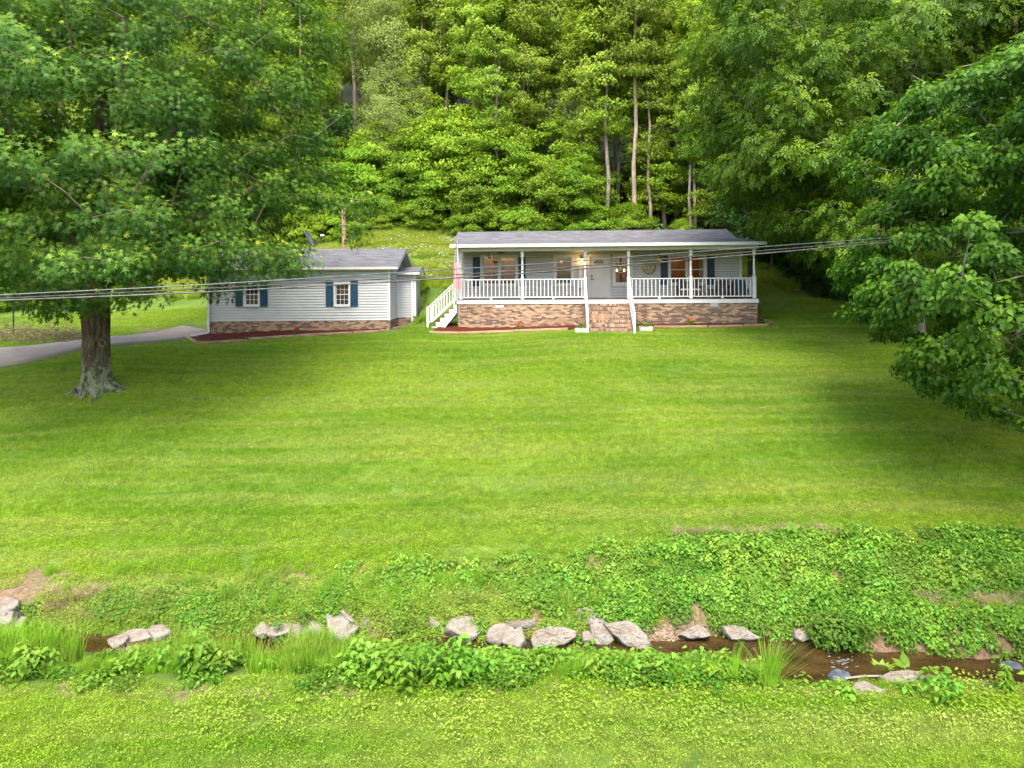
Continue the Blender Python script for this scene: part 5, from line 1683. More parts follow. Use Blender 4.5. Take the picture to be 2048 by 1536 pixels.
slab_rock([(1208, 1246), (1228, 1244), (1256, 1240), (1276, 1252), (1294, 1272), (1304, 1290), (1298, 1301), (1276, 1300), (1254, 1292), (1226, 1268)], 12.3, 'long pale slab lying slantwise into the water', 26, th=.2)
rock(1174, 1277, 22, 22, 0.12, 'small dark stone between the whitish slab and the boulder', 27, (0.2, 0, 0), 12.5)
slab_rock([(1278, 1236), (1300, 1232), (1316, 1238), (1324, 1252), (1316, 1262), (1296, 1260), (1282, 1250)], 12.75, 'square white stone above the gravel', 28)
slab_rock([(1358, 1270), (1376, 1256), (1398, 1248), (1412, 1258), (1423, 1272), (1408, 1276), (1376, 1277)], 12.5, 'triangular pale stone at the far waterline', 29)
slab_rock([(1445, 1252), (1470, 1250), (1490, 1254), (1508, 1268), (1524, 1277), (1500, 1281), (1464, 1279), (1452, 1268)], 12.5, 'cracked tan stone right of the triangular one', 30)
slab_rock([(1588, 1262), (1598, 1257), (1612, 1268), (1620, 1278), (1606, 1284), (1592, 1276)], 12.45, 'small brown-grey stone under the ivy bank', 31)
slab_rock([(1702, 1378), (1712, 1364), (1728, 1361), (1752, 1372), (1776, 1382), (1764, 1388), (1720, 1388)], 10.12, 'low grey stone at the near bank in the weeds', 32)
slab_rock([(1762, 1352), (1782, 1342), (1812, 1340), (1842, 1344), (1848, 1358), (1836, 1370), (1796, 1370), (1770, 1362)], 10.45, 'mossy pinkish rock under the lime-green plant', 33)
slab_rock([(1840, 1350), (1862, 1348), (1890, 1358), (1912, 1374), (1904, 1382), (1868, 1378), (1844, 1366)], 10.3, 'long mossy slab tapering right into the water', 34)
slab_rock([(722, 1262), (720, 1240), (730, 1222), (744, 1218), (752, 1226), (746, 1242), (734, 1256)], 12.85, 'tall leaning grey slab in the ivy', 13)
slab_rock([(-14, 1222), (10, 1219), (28, 1222), (25, 1240), (16, 1252), (-14, 1252)], 12.75, 'square tan block at the left edge above the creek', 1, th=.3)
rock(1680, 1352, 40, 16, 0.14, 'bluish wet stone with water breaking over it', 35, (0.1, 0, 0), 11.35, mat='blue_rock')
rock(2022, 1333, 34, 12, 0.14, 'dark wet stone at the right edge of the stream', 36, (0.1, 0, 0), 11.7, mat='blue_rock')
rock(1322, 1332, 2, 2, 0.01, 'x', 37) if False else None
# stick lying in the water
a, b = P(1690, 1357, 11.2), P(1765, 1352, 11.25)
st_ = MB().tube([a, (a + b) / 2 + Vector((0, 0, 0.015)), b], [0.014, 0.02, 0.012], 6).build('fallen_stick', 'dead_wood', None, True)
tag(st_, 'grey stick lying across the stream by the wet stone', 'stick')
# ripples
mb = MB(); rr = random.Random(5)
for k in range(34):
    x, y = 1675 + rr.gauss(0, 14), 1324 + rr.gauss(0, 10)
    a_, b_ = ray(x, y); D_ = (WATER + 0.012 - CZ) / b_
    c = Vector((a_ * D_, D_, WATER + 0.012))
    l = rr.uniform(0.010, 0.038)
    sphere(mb, c, l, 6, 4, 0.5, (1, 0.22, 0.08))
o = mb.build('foam', 'foam', None, True); tag(o, 'white ripples where the stream breaks over stones', 'foam', kind='stuff')
# gravel bar
mb = MB(); rr = random.Random(6)
for k in range(520):
    if k < 360: x, y = rr.gauss(1335, 30), rr.gauss(1268, 9)
    elif k < 440: x, y = rr.gauss(2015, 22), rr.gauss(1340, 9)
    else: x, y = rr.gauss(60, 40), rr.gauss(1255, 8)
    q = hit(x, y, 10)
    s = rr.uniform(0.012, 0.035)
    sphere(mb, (q.x, q.y, q.z + s * 0.3), s, 5, 3, rr.random(), (rr.uniform(.7, 1.4), rr.uniform(.7, 1.2), .6))
o = mb.build('gravel', 'pebble', None); tag(o, 'tan gravel between the slabs at the water', 'gravel', kind='stuff')

# ------------------------------------------------------------------ vegetation kit
T_DIA = (np.array([(0, 0, 0), (-.33, .5, .07), (0, 1, -.04), (.33, .5, .07)], float), np.array([(0, 2, 1), (0, 3, 2)]))
T_STAR = (np.array([(0, 0, 0), (-.09, .45, .02), (0, 1, -.08), (.09, .45, .02), (-.52, .66, -.05), (.52, .66, -.05), (-.40, .26, -.03), (.40, .26, -.03), (0, .42, 0), (0, .18, 0)], float),
          np.array([(0, 2, 1), (0, 3, 2), (9, 8, 4), (9, 5, 8), (0, 9, 6), (0, 7, 9)]))
T_BROAD = (np.array([(0, 0, 0), (-.33, .20, .06), (-.28, .56, .05), (0, 1.06, -.14), (.28, .56, .05), (.33, .20, .06), (0, .42, -.02)], float),
           np.array([(0, 6, 1), (1, 6, 2), (2, 6, 3), (3, 6, 4), (4, 6, 5), (5, 6, 0)]))
def _comp():
    V, F = [], []
    def lf(o, d, L, w):
        d = np.array(d, float); d /= np.linalg.norm(d); s = np.array([d[1], -d[0], 0])
        b = len(V); o = np.array(o, float)
        V.extend([o, o + d * L * .5 - s * w + (0, 0, .03), o + d * L + (0, 0, -.07), o + d * L * .5 + s * w + (0, 0, .03)]); F.extend([(b, b + 2, b + 1), (b, b + 3, b + 2)])
    for t in (0.3, 0.55):
        lf((0, t, -.02), (-1, .9, 0), .42, .09); lf((0, t, -.02), (1, .9, 0), .42, .09)
    lf((0, .7, -.04), (0, 1, 0), .45, .1)
    return np.array(V, float), np.array(F)
T_COMP = _comp()

def leaves(pos, nrm, dr, size, tpl, tone):
    V0, F0 = tpl
    n = nrm / np.maximum(np.linalg.norm(nrm, axis=1), 1e-6)[:, None]
    y = dr - n * (dr * n).sum(1)[:, None]
    y /= np.maximum(np.linalg.norm(y, axis=1), 1e-6)[:, None]
    x = np.cross(y, n)
    s = size[:, None, None]
    V = pos[:, None, :] + s * (V0[None, :, 0:1] * x[:, None, :] + V0[None, :, 1:2] * y[:, None, :] + V0[None, :, 2:3] * n[:, None, :])
    N_, k = len(pos), len(V0)
    F = (F0[None] + (np.arange(N_) * k)[:, None, None]).reshape(-1, 3)
    return V.reshape(-1, 3), F, np.repeat(tone, k)

def cat(parts):
    Vs, Fs, Ts, b = [], [], [], 0
    for V, F, T in parts:
        Vs.append(V); Fs.append(F + b); Ts.append(T); b += len(V)
    return np.concatenate(Vs), np.concatenate(Fs), np.concatenate(Ts)

def skeleton(trunk, targets, r, step=0.7, droop=0.0, up_pen=1.2):
    """connect the clump centres to the trunk by branches; returns nodes, parents"""
    nodes = [np.array(p, float) for p in trunk]; par = [-1] + list(range(len(trunk) - 1)); isT = [True] * len(trunk)
    T = np.array(trunk, float)
    base = T[0]
    d = [np.min(np.linalg.norm(T - t, axis=1)) for t in targets]
    for i in np.argsort(d):
        t = targets[i]
        A = np.array(nodes)
        v = t - A
        dist = np.linalg.norm(v, axis=1)
        cost = dist + up_pen * np.maximum(0, -(v[:, 2]) + 0.15 * dist) * 0.5
        j = int(np.argmin(cost))
        L_ = dist[j]
        n = max(1, int(L_ / step))
        a = nodes[j]; prev = j
        side = r.normal(size=3) * 0.07 * L_
        for k in range(1, n + 1):
            f = k / n
            q = a + (t - a) * f + side * math.sin(math.pi * f) + np.array([0, 0, 0.10 * L_ * math.sin(math.pi * f)])
            nodes.append(q); par.append(prev); isT.append(False); prev = len(nodes) - 1
    return np.array(nodes), np.array(par), np.array(isT)

def radii(nodes, par, tip=0.012, expo=2.3, maxr=1.0):
    n = len(nodes); a = np.zeros(n)
    kids = np.bincount(par[par >= 0], minlength=n)
    for i in range(n - 1, -1, -1):
        if kids[i] == 0: a[i] += tip ** expo
        if par[i] >= 0: a[par[i]] += a[i]
    return np.minimum(a ** (1 / expo), maxr)

def limbs_mesh(nodes, par, rad, isT, sides=5, minr=0.0):
    """tapered tubes for every branch edge"""
    sel = [i for i in range(len(nodes)) if par[i] >= 0 and not isT[i] and rad[i] >= minr and np.linalg.norm(nodes[i] - nodes[par[i]]) > 1e-3]
    if not sel: return np.zeros((0, 3)), np.zeros((0, 4), int)
    i = np.array(sel); j = par[i]
    A, B = nodes[j], nodes[i]
    ra = np.where(isT[j], rad[i] * 1.15, np.minimum(rad[j], rad[i] * 1.35)); rb = rad[i]
    d = B - A; L_ = np.linalg.norm(d, axis=1); d = d / np.maximum(L_, 1e-6)[:, None]
    ref = np.where(np.abs(d[:, 2:3]) < 0.9, np.array([[0, 0, 1.0]]), np.array([[1.0, 0, 0]]))
    x = np.cross(d, ref); x /= np.linalg.norm(x, axis=1)[:, None]; y = np.cross(x, d)
    ang = np.arange(sides) * 2 * math.pi / sides
    ring = np.cos(ang)[None, :, None] * x[:, None, :] + np.sin(ang)[None, :, None] * y[:, None, :]
    VA = A[:, None, :] + ring * ra[:, None, None]; VB = B[:, None, :] + ring * rb[:, None, None]
    V = np.concatenate([VA, VB], 1).reshape(-1, 3)
    k = np.arange(sides); f = np.stack([k, (k + 1) % sides, sides + (k + 1) % sides, sides + k], 1)
    F = (f[None] + (np.arange(len(i)) * 2 * sides)[:, None, None]).reshape(-1, 4)
    return V, F

def trunk_mesh(pts, rads, sides=10):
    mb = MB().tube([tuple(p) for p in pts], list(rads), sides)
    return mb

def wood(name, trunk_pts, trunk_r, nodes, par, rad, isT, mat, parent, sides=5, tsides=10, minr=0.0, roots=None):
    mb = trunk_mesh(trunk_pts, trunk_r, tsides)
    V, F = limbs_mesh(nodes, par, rad, isT, sides, minr)
    b = len(mb.v)
    vs = mb.v + [tuple(v) for v in V]; fs = mb.f + [tuple(int(q) + b for q in f) for f in F]
    if roots:
        b = len(vs); vs += roots.v; fs += [tuple(q + b for q in f) for f in roots.f]
    me = bpy.data.meshes.new(name); me.from_pydata([tuple(v) for v in vs], [], fs); me.update()
    return link(name, me, mat, parent, True)

def clump_leaves(r, centers, radius, n_each, size, tpl, flat=0.5, up=0.5, outw=0.8, rnd=0.55, axis0=None, droop=0.0, tone_top=0.35, tip_frac=0.0, base_tone=0.3, zlo=None, zhi=None):
    K = len(centers)
    rad = radius * r.uniform(0.65, 1.3, K)
    cnt = np.maximum(4, (n_each * (rad / radius) ** 2)).astype(int)
    idx = np.repeat(np.arange(K), cnt)
    n = len(idx)
    dv = r.normal(size=(n, 3)); dv /= np.linalg.norm(dv, axis=1)[:, None]
    rr = r.random(n) ** 0.45
    off = dv * rr[:, None] * rad[idx][:, None] * np.array([1, 1, flat])
    # ragged: pull some leaves outward along sprigs
    off[:, 2] -= droop * (np.hypot(off[:, 0], off[:, 1]) ** 2) / rad[idx]
    pos = centers[idx] + off
    a0 = np.zeros(3) if axis0 is None else axis0
    out = centers[idx] - a0; out[:, 2] *= 0.4
    out /= np.maximum(np.linalg.norm(out, axis=1), 1e-3)[:, None]
    nrm = np.array([0, 0, up]) + out * outw + dv * 0.5 + r.normal(size=(n, 3)) * rnd
    dr = dv + out * 0.7 + r.normal(size=(n, 3)) * 0.4 - np.array([0, 0, droop * 2])
    sz = size * r.uniform(0.7, 1.25, n)
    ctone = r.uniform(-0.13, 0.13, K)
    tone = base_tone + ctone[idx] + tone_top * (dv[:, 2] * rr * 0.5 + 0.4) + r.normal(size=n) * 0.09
    tone = np.clip(tone, 0, 0.86)
    if tip_frac:
        tipc = r.random(K) < 0.5
        m = tipc[idx] & (dv[:, 2] > 0.1) & (rr > 0.8) & (r.random(n) < tip_frac)
        tone = np.where(m, r.uniform(0.93, 1.0, n), tone)
    return leaves(pos, nrm, dr, sz, tpl, tone)

# ------------------------------------------------------------------ forest tree kinds
def env_targets(r, K, H, z0, Rmax, shape, layers=0, squash=1.0):
    pts = []
    while len(pts) < K:
        t = r.random()
        if math.sin(t * 23 + K) > 0.75 and r.random() < 0.8: continue
        z = z0 + (H - z0) * t
        if layers: z = z0 + (H - z0) * (round(t * layers) / layers) + r.normal() * 0.32
        R_ = Rmax * shape(t)
        a = r.random() * 2 * math.pi; q = math.sqrt(r.uniform(0.12, 1.0))
        pts.append((R_ * q * math.cos(a), R_ * q * math.sin(a) * squash, z))
    return np.array(pts)

LIB = {}
def forest_kind(key, seed, H, z0, Rmax, shape, K, crad, nleaf, lsize, leafm, barkm, tr, tpl=T_DIA, flat=0.45, layers=0, lean=0.3, label='', up=0.42, stems=1, tip=0.012, droop=0.1):
    r = np.random.default_rng(seed)
    root = thing(key[0], (0, -500, 0), 0, label, key[1])
    n = 9
    lx, ly = r.normal(size=2) * lean
    tp_ = [(lx * (i / n) ** 1.5 + 0.08 * math.sin(i * 1.7 + seed), ly * (i / n) ** 1.5 + 0.08 * math.cos(i * 2.1 + seed), H * 0.94 * i / n - (0.4 if i == 0 else 0)) for i in range(n + 1)]
    rads = [tr * (1.25 if i == 0 else 1) * (1 - 0.88 * (i / n) ** 1.1) for i in range(n + 1)]
    T = env_targets(r, K, H, z0, Rmax, shape, layers)
    frac = (T[:, 2] / H).clip(0, 1) ** 1.5
    T[:, 0] += lx * frac; T[:, 1] += ly * frac
    tr_nodes = [p_ for p_ in tp_ if p_[2] > z0 * 0.6 or p_ is tp_[-1]]
    nodes, par, isT = skeleton(tr_nodes, T, r, 0.9)
    rad = radii(nodes, par, tip)
    rad = np.minimum(rad, tr * 0.55)
    wood('trunk', tp_, rads, nodes, par, rad, isT, barkm, root, 4, 8)
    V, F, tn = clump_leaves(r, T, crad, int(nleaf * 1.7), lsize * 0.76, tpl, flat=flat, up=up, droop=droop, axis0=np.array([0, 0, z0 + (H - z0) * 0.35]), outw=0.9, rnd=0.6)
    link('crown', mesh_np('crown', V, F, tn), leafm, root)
    return root
dome = lambda t: (math.sin(math.pi * (0.12 + 0.80 * t)) ** 0.7)
cone = lambda t: (1 - 0.85 * t) ** 0.8 * min(1, 0.45 + 3 * t)
colm = lambda t: min(1, 0.5 + 2.5 * t) * (1 - t ** 4 * 0.75)
vase = lambda t: 0.35 + 0.65 * math.sin(math.pi * min(1, t * 0.75 + 0.1))
kinds = {}
kinds['tall1'] = forest_kind(('forest_tree', 'tree'), 11, 19, 7.0, 2.2, colm, 230, 0.60, 44, 0.26, 'forest_leaf', 'bark_grey', 0.17, label='tall slim broadleaf tree in the hillside forest')
kinds['tall2'] = forest_kind(('forest_tree', 'tree'), 12, 21, 9.5, 2.4, dome, 230, 0.62, 44, 0.26, 'forest_leaf', 'bark_pale', 0.18, label='tall slim broadleaf tree in the hillside forest')
kinds['tall3'] = forest_kind(('forest_tree', 'tree'), 23, 20, 5.5, 1.9, cone, 210, 0.58, 44, 0.24, 'forest_leaf', 'bark_pale', 0.14, label='tall slim broadleaf tree in the hillside forest', lean=0.6)
kinds['round1'] = forest_kind(('forest_tree', 'tree'), 13, 16, 3.5, 3.3, dome, 330, 0.68, 46, 0.26, 'forest_leaf', 'bark_grey', 0.15, flat=0.55, label='round crowned broadleaf tree in the hillside forest')
kinds['round2'] = forest_kind(('forest_tree', 'tree'), 14, 13, 2.2, 2.8, colm, 300, 0.62, 44, 0.25, 'forest_leaf', 'bark_grey', 0.12, flat=0.5, label='round crowned broadleaf tree in the hillside forest')
kinds['pale'] = forest_kind(('forest_tree', 'tree'), 15, 15, 5.5, 3.9, vase, 170, 0.95, 150, 0.17, 'pale_leaf', 'bark_pale', 0.16, flat=0.65, lean=0.5, label='feathery pale green tree')
kinds['dog1'] = forest_kind(('understory_tree', 'tree'), 16, 6.4, 1.4, 2.3, dome, 95, 0.70, 70, 0.22, 'dogwood_leaf', 'bark_dark', 0.08, flat=0.28, layers=5, label='small layered understory tree at the forest edge')
kinds['dog2'] = forest_kind(('understory_tree', 'tree'), 17, 4.6, 0.5, 2.0, dome, 90, 0.62, 70, 0.21, 'dogwood_leaf', 'bark_grey', 0.07, flat=0.34, layers=4, label='small layered understory tree at the forest edge')
kinds['bush'] = forest_kind(('forest_shrub', 'shrub'), 18, 2.6, 0.15, 1.7, dome, 50, 0.6, 110, 0.18, 'dogwood_leaf', 'bark_dark', 0.05, flat=0.4, label='leafy shrub at the forest edge')
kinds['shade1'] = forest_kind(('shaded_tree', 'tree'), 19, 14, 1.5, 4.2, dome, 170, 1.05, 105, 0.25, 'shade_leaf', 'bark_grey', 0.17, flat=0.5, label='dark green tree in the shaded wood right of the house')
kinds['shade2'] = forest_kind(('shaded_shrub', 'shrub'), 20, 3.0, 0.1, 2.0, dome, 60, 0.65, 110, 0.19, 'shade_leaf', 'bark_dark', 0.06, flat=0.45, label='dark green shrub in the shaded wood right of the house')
used = set()
def plant(key, x, d, rz, sc, label=None, group=None, sink=0.1):
    z = tz(x, d) - sink
    root = kinds[key]
    if key not in used:
        used.add(key)
        root.location = (x, d, z); root.rotation_euler = (0, 0, rz); root.scale = sc if isinstance(sc, tuple) else (sc,) * 3
        if label: root['label'] = label
        if group: root['group'] = group
        return root
    return dup(root, (x, d, z), rz, sc, label, group)
rf = random.Random(42)
def zone(px, D):
    a = 'behind the big oak' if px < 640 else 'above the garage gap' if px < 910 else 'over the left half of the house roof' if px < 1200 else 'over the right half of the house roof' if px < 1480 else 'right of the house'
    b = 'front row' if D < 52.5 else 'second row' if D < 57.5 else 'mid slope' if D < 71 else 'high slope'
    return b + ', ' + a
def at_px(px, D):
    return (px - 1024) / FPX * D
# trees one can single out by their trunks (pixel column, distance, kind, scale)
single = [
    (1270, 47.5, 'tall2', (0.95, 0.95, 1.15), 'tallest tree behind the house, straight pale brown trunk right of its middle'),
    (1216, 48.5, 'tall1', 1.0, 'grey-trunked tree left of the tall pale-trunked one behind the roof'),
    (1238, 52.0, 'tall2', 0.9, 'thin-trunked tree just left of the tall pale-trunked tree'),
    (1330, 49.5, 'tall1', (0.9, 0.9, 1.1), 'slim dark-trunked tree right of the tall pale-trunked tree'),
    (1352, 51.0, 'tall2', 0.85, 'slim grey-trunked tree between the dark-trunked one and the twin stems'),
    (1380, 46.8, 'tall1', (0.6, 0.6, 0.85), 'left of two very thin twin stems behind the roof'),
    (1390, 47.2, 'tall2', (0.6, 0.6, 0.8), 'right of two very thin twin stems behind the roof'),
    (828, 55.0, 'pale', 1.15, 'feathery pale green tree with forked tan trunk above the garage gap'),
    (896, 58.0, 'tall1', 0.95, 'brown-trunked tree right of the feathery pale one'),
    (995, 49.0, 'tall1', (0.85, 0.85, 0.9), 'slender tree with whitish stem left of the house ridge middle'),
    (1052, 50.5, 'tall1', 1.0, 'broad-leaved tree with grey stem behind the left half of the roof'),
    (780, 51.5, 'pale', 0.7, 'small pale feathery tree left of the large one'),
    (1522, 52.0, 'tall2', 0.95, 'leaning grey-trunked tree in the gap right of the house'),
    (1548, 54.0, 'tall2', 1.0, 'straight grey-trunked tree beside the leaning one in the gap'),
    (1468, 50.0, 'tall1', 0.9, 'dark stem tree at the right end of the house roof'),
    (1130, 52.5, 'tall2', 1.0, 'tree with a dark stem above the middle of the roof'),
    (1165, 49.2, 'tall3', 0.95, 'narrow tree with thin stem above the porch steps'),
    (1300, 48.2, 'tall3', 0.9, 'narrow tree close right of the tall pale-trunked tree'),
    (1425, 48.4, 'tall2', 0.95, 'tan-stemmed tree near the right end of the roof'),
    (950, 50.6, 'tall2', 0.95, 'tan-stemmed tree above the left end of the roof'),
]
for (px, D, k_, sc, lb) in single:
    plant(k_, at_px(px, D), D, rf.uniform(0, 6.28), sc, lb)
und = [(640, 50.5, 'dog2'), (700, 50.5, 'dog2'), (742, 50.2, 'dog1'), (792, 49.8, 'dog2'), (838, 50.2, 'dog1'), (884, 49.4, 'dog1'), (925, 49.6, 'dog1'), (962, 48.0, 'dog2'), (1008, 48.6, 'dog1'), (1075, 47.5, 'dog2'),
       (1150, 47.8, 'dog1'), (1190, 50.8, 'dog2'), (1318, 49.6, 'dog1'), (1430, 47.6, 'dog1'), (672, 51, 'dog1'), (590, 51, 'dog1'), (860, 52.0, 'dog1'), (760, 51.5, 'dog1'), (1115, 51, 'dog1')]
for (px, D, k_) in und:
    plant(k_, at_px(px, D), D, rf.uniform(0, 6.28), rf.uniform(0.85, 1.25), 'small layered understory tree, ' + zone(px, D), 'understory trees along the forest edge')
for px in range(560, 1500, 34):
    if px > 950 and rf.random() < (0.35 if px < 1120 else 0.6): continue
    D = (48.9 if px < 930 else 46.8) + rf.uniform(-0.3, 0.8)
    plant('bush', at_px(px + rf.uniform(-14, 14), D), D, rf.uniform(0, 6.28), rf.uniform(0.6, 1.05), 'leafy forest edge shrub, ' + zone(px, D), 'shrubs along the forest edge')
# the forest in rows up the hill
taken = [(at_px(s_[0], s_[1]), s_[1]) for s_ in single]
cnt = 0
for (d0, sp_, key_list) in ((50.5, 3.7, ['tall3', 'tall1', 'tall3', 'tall2', 'round2']), (54.5, 4.0, ['tall1', 'tall3', 'tall2', 'round2']), (60, 4.6, ['round1', 'tall2', 'tall1', 'tall3']),
                            (67, 5.4, ['round1', 'tall1', 'tall3', 'tall2']), (76, 6.2, ['round1', 'tall2', 'tall3']), (87, 7.4, ['round1', 'tall1']), (100, 9.0, ['round1', 'tall1'])):
    half = d0 * 0.80
    x = -half - 4
    while x < half:
        d = d0 + rf.uniform(-1.8, 1.8); xx = x + rf.uniform(-1.2, 1.2)
        u_ = xx / d
        if d < 60 and -0.275 < u_ < -0.205:
            x += sp_; continue
        x += sp_
        if any(math.hypot(xx - a, d - b) < 2.0 for a, b in taken): continue
        k_ = rf.choice(key_list)
        if u_ > 0.30:
            if d0 < 52: continue
            if rf.random() < 0.75 and d0 < 70: k_ = 'shade1'
            elif rf.random() < 0.35: k_ = 'shade1'
        sc = rf.uniform(0.85, 1.15) * (1.12 if d0 > 60 else 1)
        lab = {'round1': 'round crowned forest tree, ', 'round2': 'low leafy forest tree, ', 'tall1': 'tall slim grey-stemmed tree, ',
               'tall2': 'tall slim tan-stemmed tree, ', 'tall3': 'narrow pointed forest tree, ', 'shade1': 'dark green forest tree, '}[k_] + zone(1024 + xx / d * FPX, d)
        plant(k_, xx, d, rf.uniform(0, 6.28), (sc, sc, sc * rf.uniform(0.92, 1.12)), lab, {'shade1': 'dark trees of the shaded wood'}.get(k_, 'trees of the hillside forest'))
        cnt += 1
# shaded wood on the right
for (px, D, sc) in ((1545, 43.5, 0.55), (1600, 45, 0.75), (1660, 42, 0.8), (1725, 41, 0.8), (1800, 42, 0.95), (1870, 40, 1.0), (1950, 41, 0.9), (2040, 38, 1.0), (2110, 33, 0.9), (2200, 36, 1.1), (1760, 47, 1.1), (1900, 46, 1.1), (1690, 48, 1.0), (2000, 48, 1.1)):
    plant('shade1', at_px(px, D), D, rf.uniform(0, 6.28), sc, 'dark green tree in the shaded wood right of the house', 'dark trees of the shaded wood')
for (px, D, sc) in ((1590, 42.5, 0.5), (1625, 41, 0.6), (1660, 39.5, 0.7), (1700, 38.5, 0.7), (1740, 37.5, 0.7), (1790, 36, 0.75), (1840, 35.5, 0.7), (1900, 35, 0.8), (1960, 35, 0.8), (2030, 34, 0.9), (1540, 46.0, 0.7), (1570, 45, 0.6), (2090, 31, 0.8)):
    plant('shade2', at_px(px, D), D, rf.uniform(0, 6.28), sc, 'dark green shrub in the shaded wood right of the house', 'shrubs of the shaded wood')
# creekside tree just outside the frame whose shade falls on the lower right bank
plant('shade1', 11.6, 5.4, 1.0, 1.0, 'dark green tree on the near creek bank beyond the right edge', 'dark trees of the shaded wood')
# left edge: brush beyond the driveway
for (px, D, sc) in ((-60, 40, 0.8), (20, 41, 0.75), (90, 43, 0.8), (160, 44, 0.8), (240, 45, 0.8), (330, 46, 0.75), (420, 47, 0.8), (500, 47.5, 0.8)):
    plant('bush', at_px(px, D), D, rf.uniform(0, 6.28), sc * rf.uniform(0.9, 1.3), 'leafy shrub beyond the driveway on the left', 'shrubs beyond the driveway')
for (px, D, sc) in ((-80, 44, 1.0), (40, 46, 1.0), (130, 47.5, 1.1), (260, 48, 1.0), (380, 48.5, 1.1), (480, 49, 1.0), (550, 49, 1.0)):
    plant('dog1', at_px(px, D), D, rf.uniform(0, 6.28), sc * rf.uniform(0.9, 1.2), 'small layered understory tree at the forest edge', 'understory trees along the forest edge')

# ------------------------------------------------------------------ big oak on the left
ro_ = np.random.default_rng(5)
ob = hit(193, 781, 15)
OX, OY = ob.x, ob.y
oz = tz(OX, OY)
oak = thing('oak_tree', (OX, OY, oz), 0, 'huge oak with lichen-spotted trunk shading the lawn at left', 'tree')
tk = [(0, 0, -0.3), (0, 0, 0.0), (0.0, 0, 0.18), (0.02, 0, 0.5), (0.02, 0, 1.0), (0.02, 0, 1.8), (0.0, 0, 2.6), (-0.02, 0, 3.3), (0.05, 0.1, 4.2), (0.1, 0.1, 5.4), (0.0, 0.2, 7.2), (0.15, 0.2, 9.5), (0.1, 0.2, 12.0)]
tr_ = [0.60, 0.54, 0.49, 0.45, 0.425, 0.41, 0.42, 0.44, 0.42, 0.34, 0.27, 0.19, 0.09]
main_limbs = [[(-0.2, -0.1, 2.6), (-0.75, -0.2, 3.3), (-1.6, -0.6, 3.9), (-3.2, -1.4, 4.9), (-5.0, -2.0, 6.2)],
              [(0.1, -0.2, 3.6), (0.9, -0.9, 4.8), (2.2, -1.8, 6.2), (3.9, -2.6, 8.2)],
              [(0, 0, 4.0), (-0.8, -0.8, 5.6), (-1.5, -1.6, 8.0), (-2.0, -2.2, 10.8)],
              [(0.1, 0.1, 4.4), (0.9, -0.5, 6.4), (1.5, -1.2, 9.0), (1.9, -1.6, 12.0)],
              [(0.1, 0.2, 3.9), (1.4, 0.6, 5.0), (3.4, 0.6, 6.0), (5.6, 0.2, 7.0)],
              [(0, 0.2, 4.0), (-1.2, 1.5, 5.4), (-2.8, 3.2, 7.6)], [(0, 0.2, 4.4), (1.2, 2.0, 6.2), (2.6, 3.8, 8.6)]]
C0 = np.array([0.0, 0.2, 7.9]); RX, RZ = 8.9, 7.9
tg_ = []
while len(tg_) < 850:
    v = ro_.normal(size=3); v /= np.linalg.norm(v)
    q = ro_.random() ** 0.42
    t = C0 + v * q * np.array([RX, RX * 0.95, RZ])
    # lumpy outline
    lump = 0.90 + 0.13 * math.sin(3.1 * math.atan2(v[1], v[0]) + 2 * v[2]) + 0.06 * math.sin(7 * v[2] + 5 * v[0])
    t = C0 + (t - C0) * lump
    if t[2] < 3.3 + (1.0 if math.hypot(t[0], t[1]) < 2.0 else 0) + (0.9 if t[0] > 2.5 else 0): continue
    # the hollows where limbs show, the open side above the garage roof
    wx_, wz_ = t[0] + OX, t[2] + oz
    qx_, qz_ = 1024 + wx_ / (t[1] + OY) * FPX, HY - (wz_ - CZ) / (t[1] + OY) * FPX
    if ((qx_ - 690) / 95) ** 2 + ((qz_ - 500) / 62) ** 2 < 1: continue
    if t[1] < 0.5:
        sx_, sz_ = 1024 + wx_ / (t[1] + OY) * FPX, HY - (wz_ - CZ) / (t[1] + OY) * FPX
        if ((sx_ - 150) / 110) ** 2 + ((sz_ - 215) / 75) ** 2 < 1 and ro_.random() < 0.9: continue
        if ((sx_ - 330) / 80) ** 2 + ((sz_ - 330) / 60) ** 2 < 1 and ro_.random() < 0.75: continue
        if ((sx_ - 190) / 60) ** 2 + ((sz_ - 425) / 50) ** 2 < 1 and ro_.random() < 0.75: continue
    tg_.append(t)
# drooping skirts that hang before the garage and over the lawn
for k in range(40):
    a = ro_.uniform(-math.pi * 1.05, -0.9)
    rr_ = ro_.uniform(5.0, 8.7)
    tg_.append(np.array([rr_ * math.cos(a), rr_ * math.sin(a) * 0.9, ro_.uniform(3.6, 5.0) + 0.4 * math.sin(a * 5)]))
for (sx_, sy_, dd_) in ((425, 585, 24), (440, 618, 24), (560, 545, 22.5), (600, 545, 23), (655, 535, 24), (630, 570, 23.5), (590, 560, 23), (520, 560, 23), (510, 585, 22.5), (690, 505, 24), (120, 600, 20.5), (60, 590, 20), (110, 615, 21), (300, 585, 20.5),
                        (235, 600, 21.5), (350, 560, 20), (410, 565, 21.5), (160, 585, 20), (250, 575, 20), (30, 560, 20), (670, 500, 25), (705, 470, 24.5), (720, 400, 24), (590, 480, 21), (615, 525, 22), (100, 560, 19.5), (380, 545, 19.5), (470, 540, 20.5)):
    if sx_ > 330 and sy_ > 490 and sx_ < 680: sy_ -= 42
    if math.hypot((sx_ - 640) / 60, (sy_ - 492) / 40) < 1: continue
    p3 = P(sx_, sy_, dd_); tg_.append(np.array([p3.x - OX, p3.y - OY, p3.z - oz]))
tg_ = np.array(tg_)
nodes0 = [np.array(p_) for p_ in tk[6:]]
par0 = [-1] + list(range(len(nodes0) - 1)); isT0 = [True] * len(nodes0)
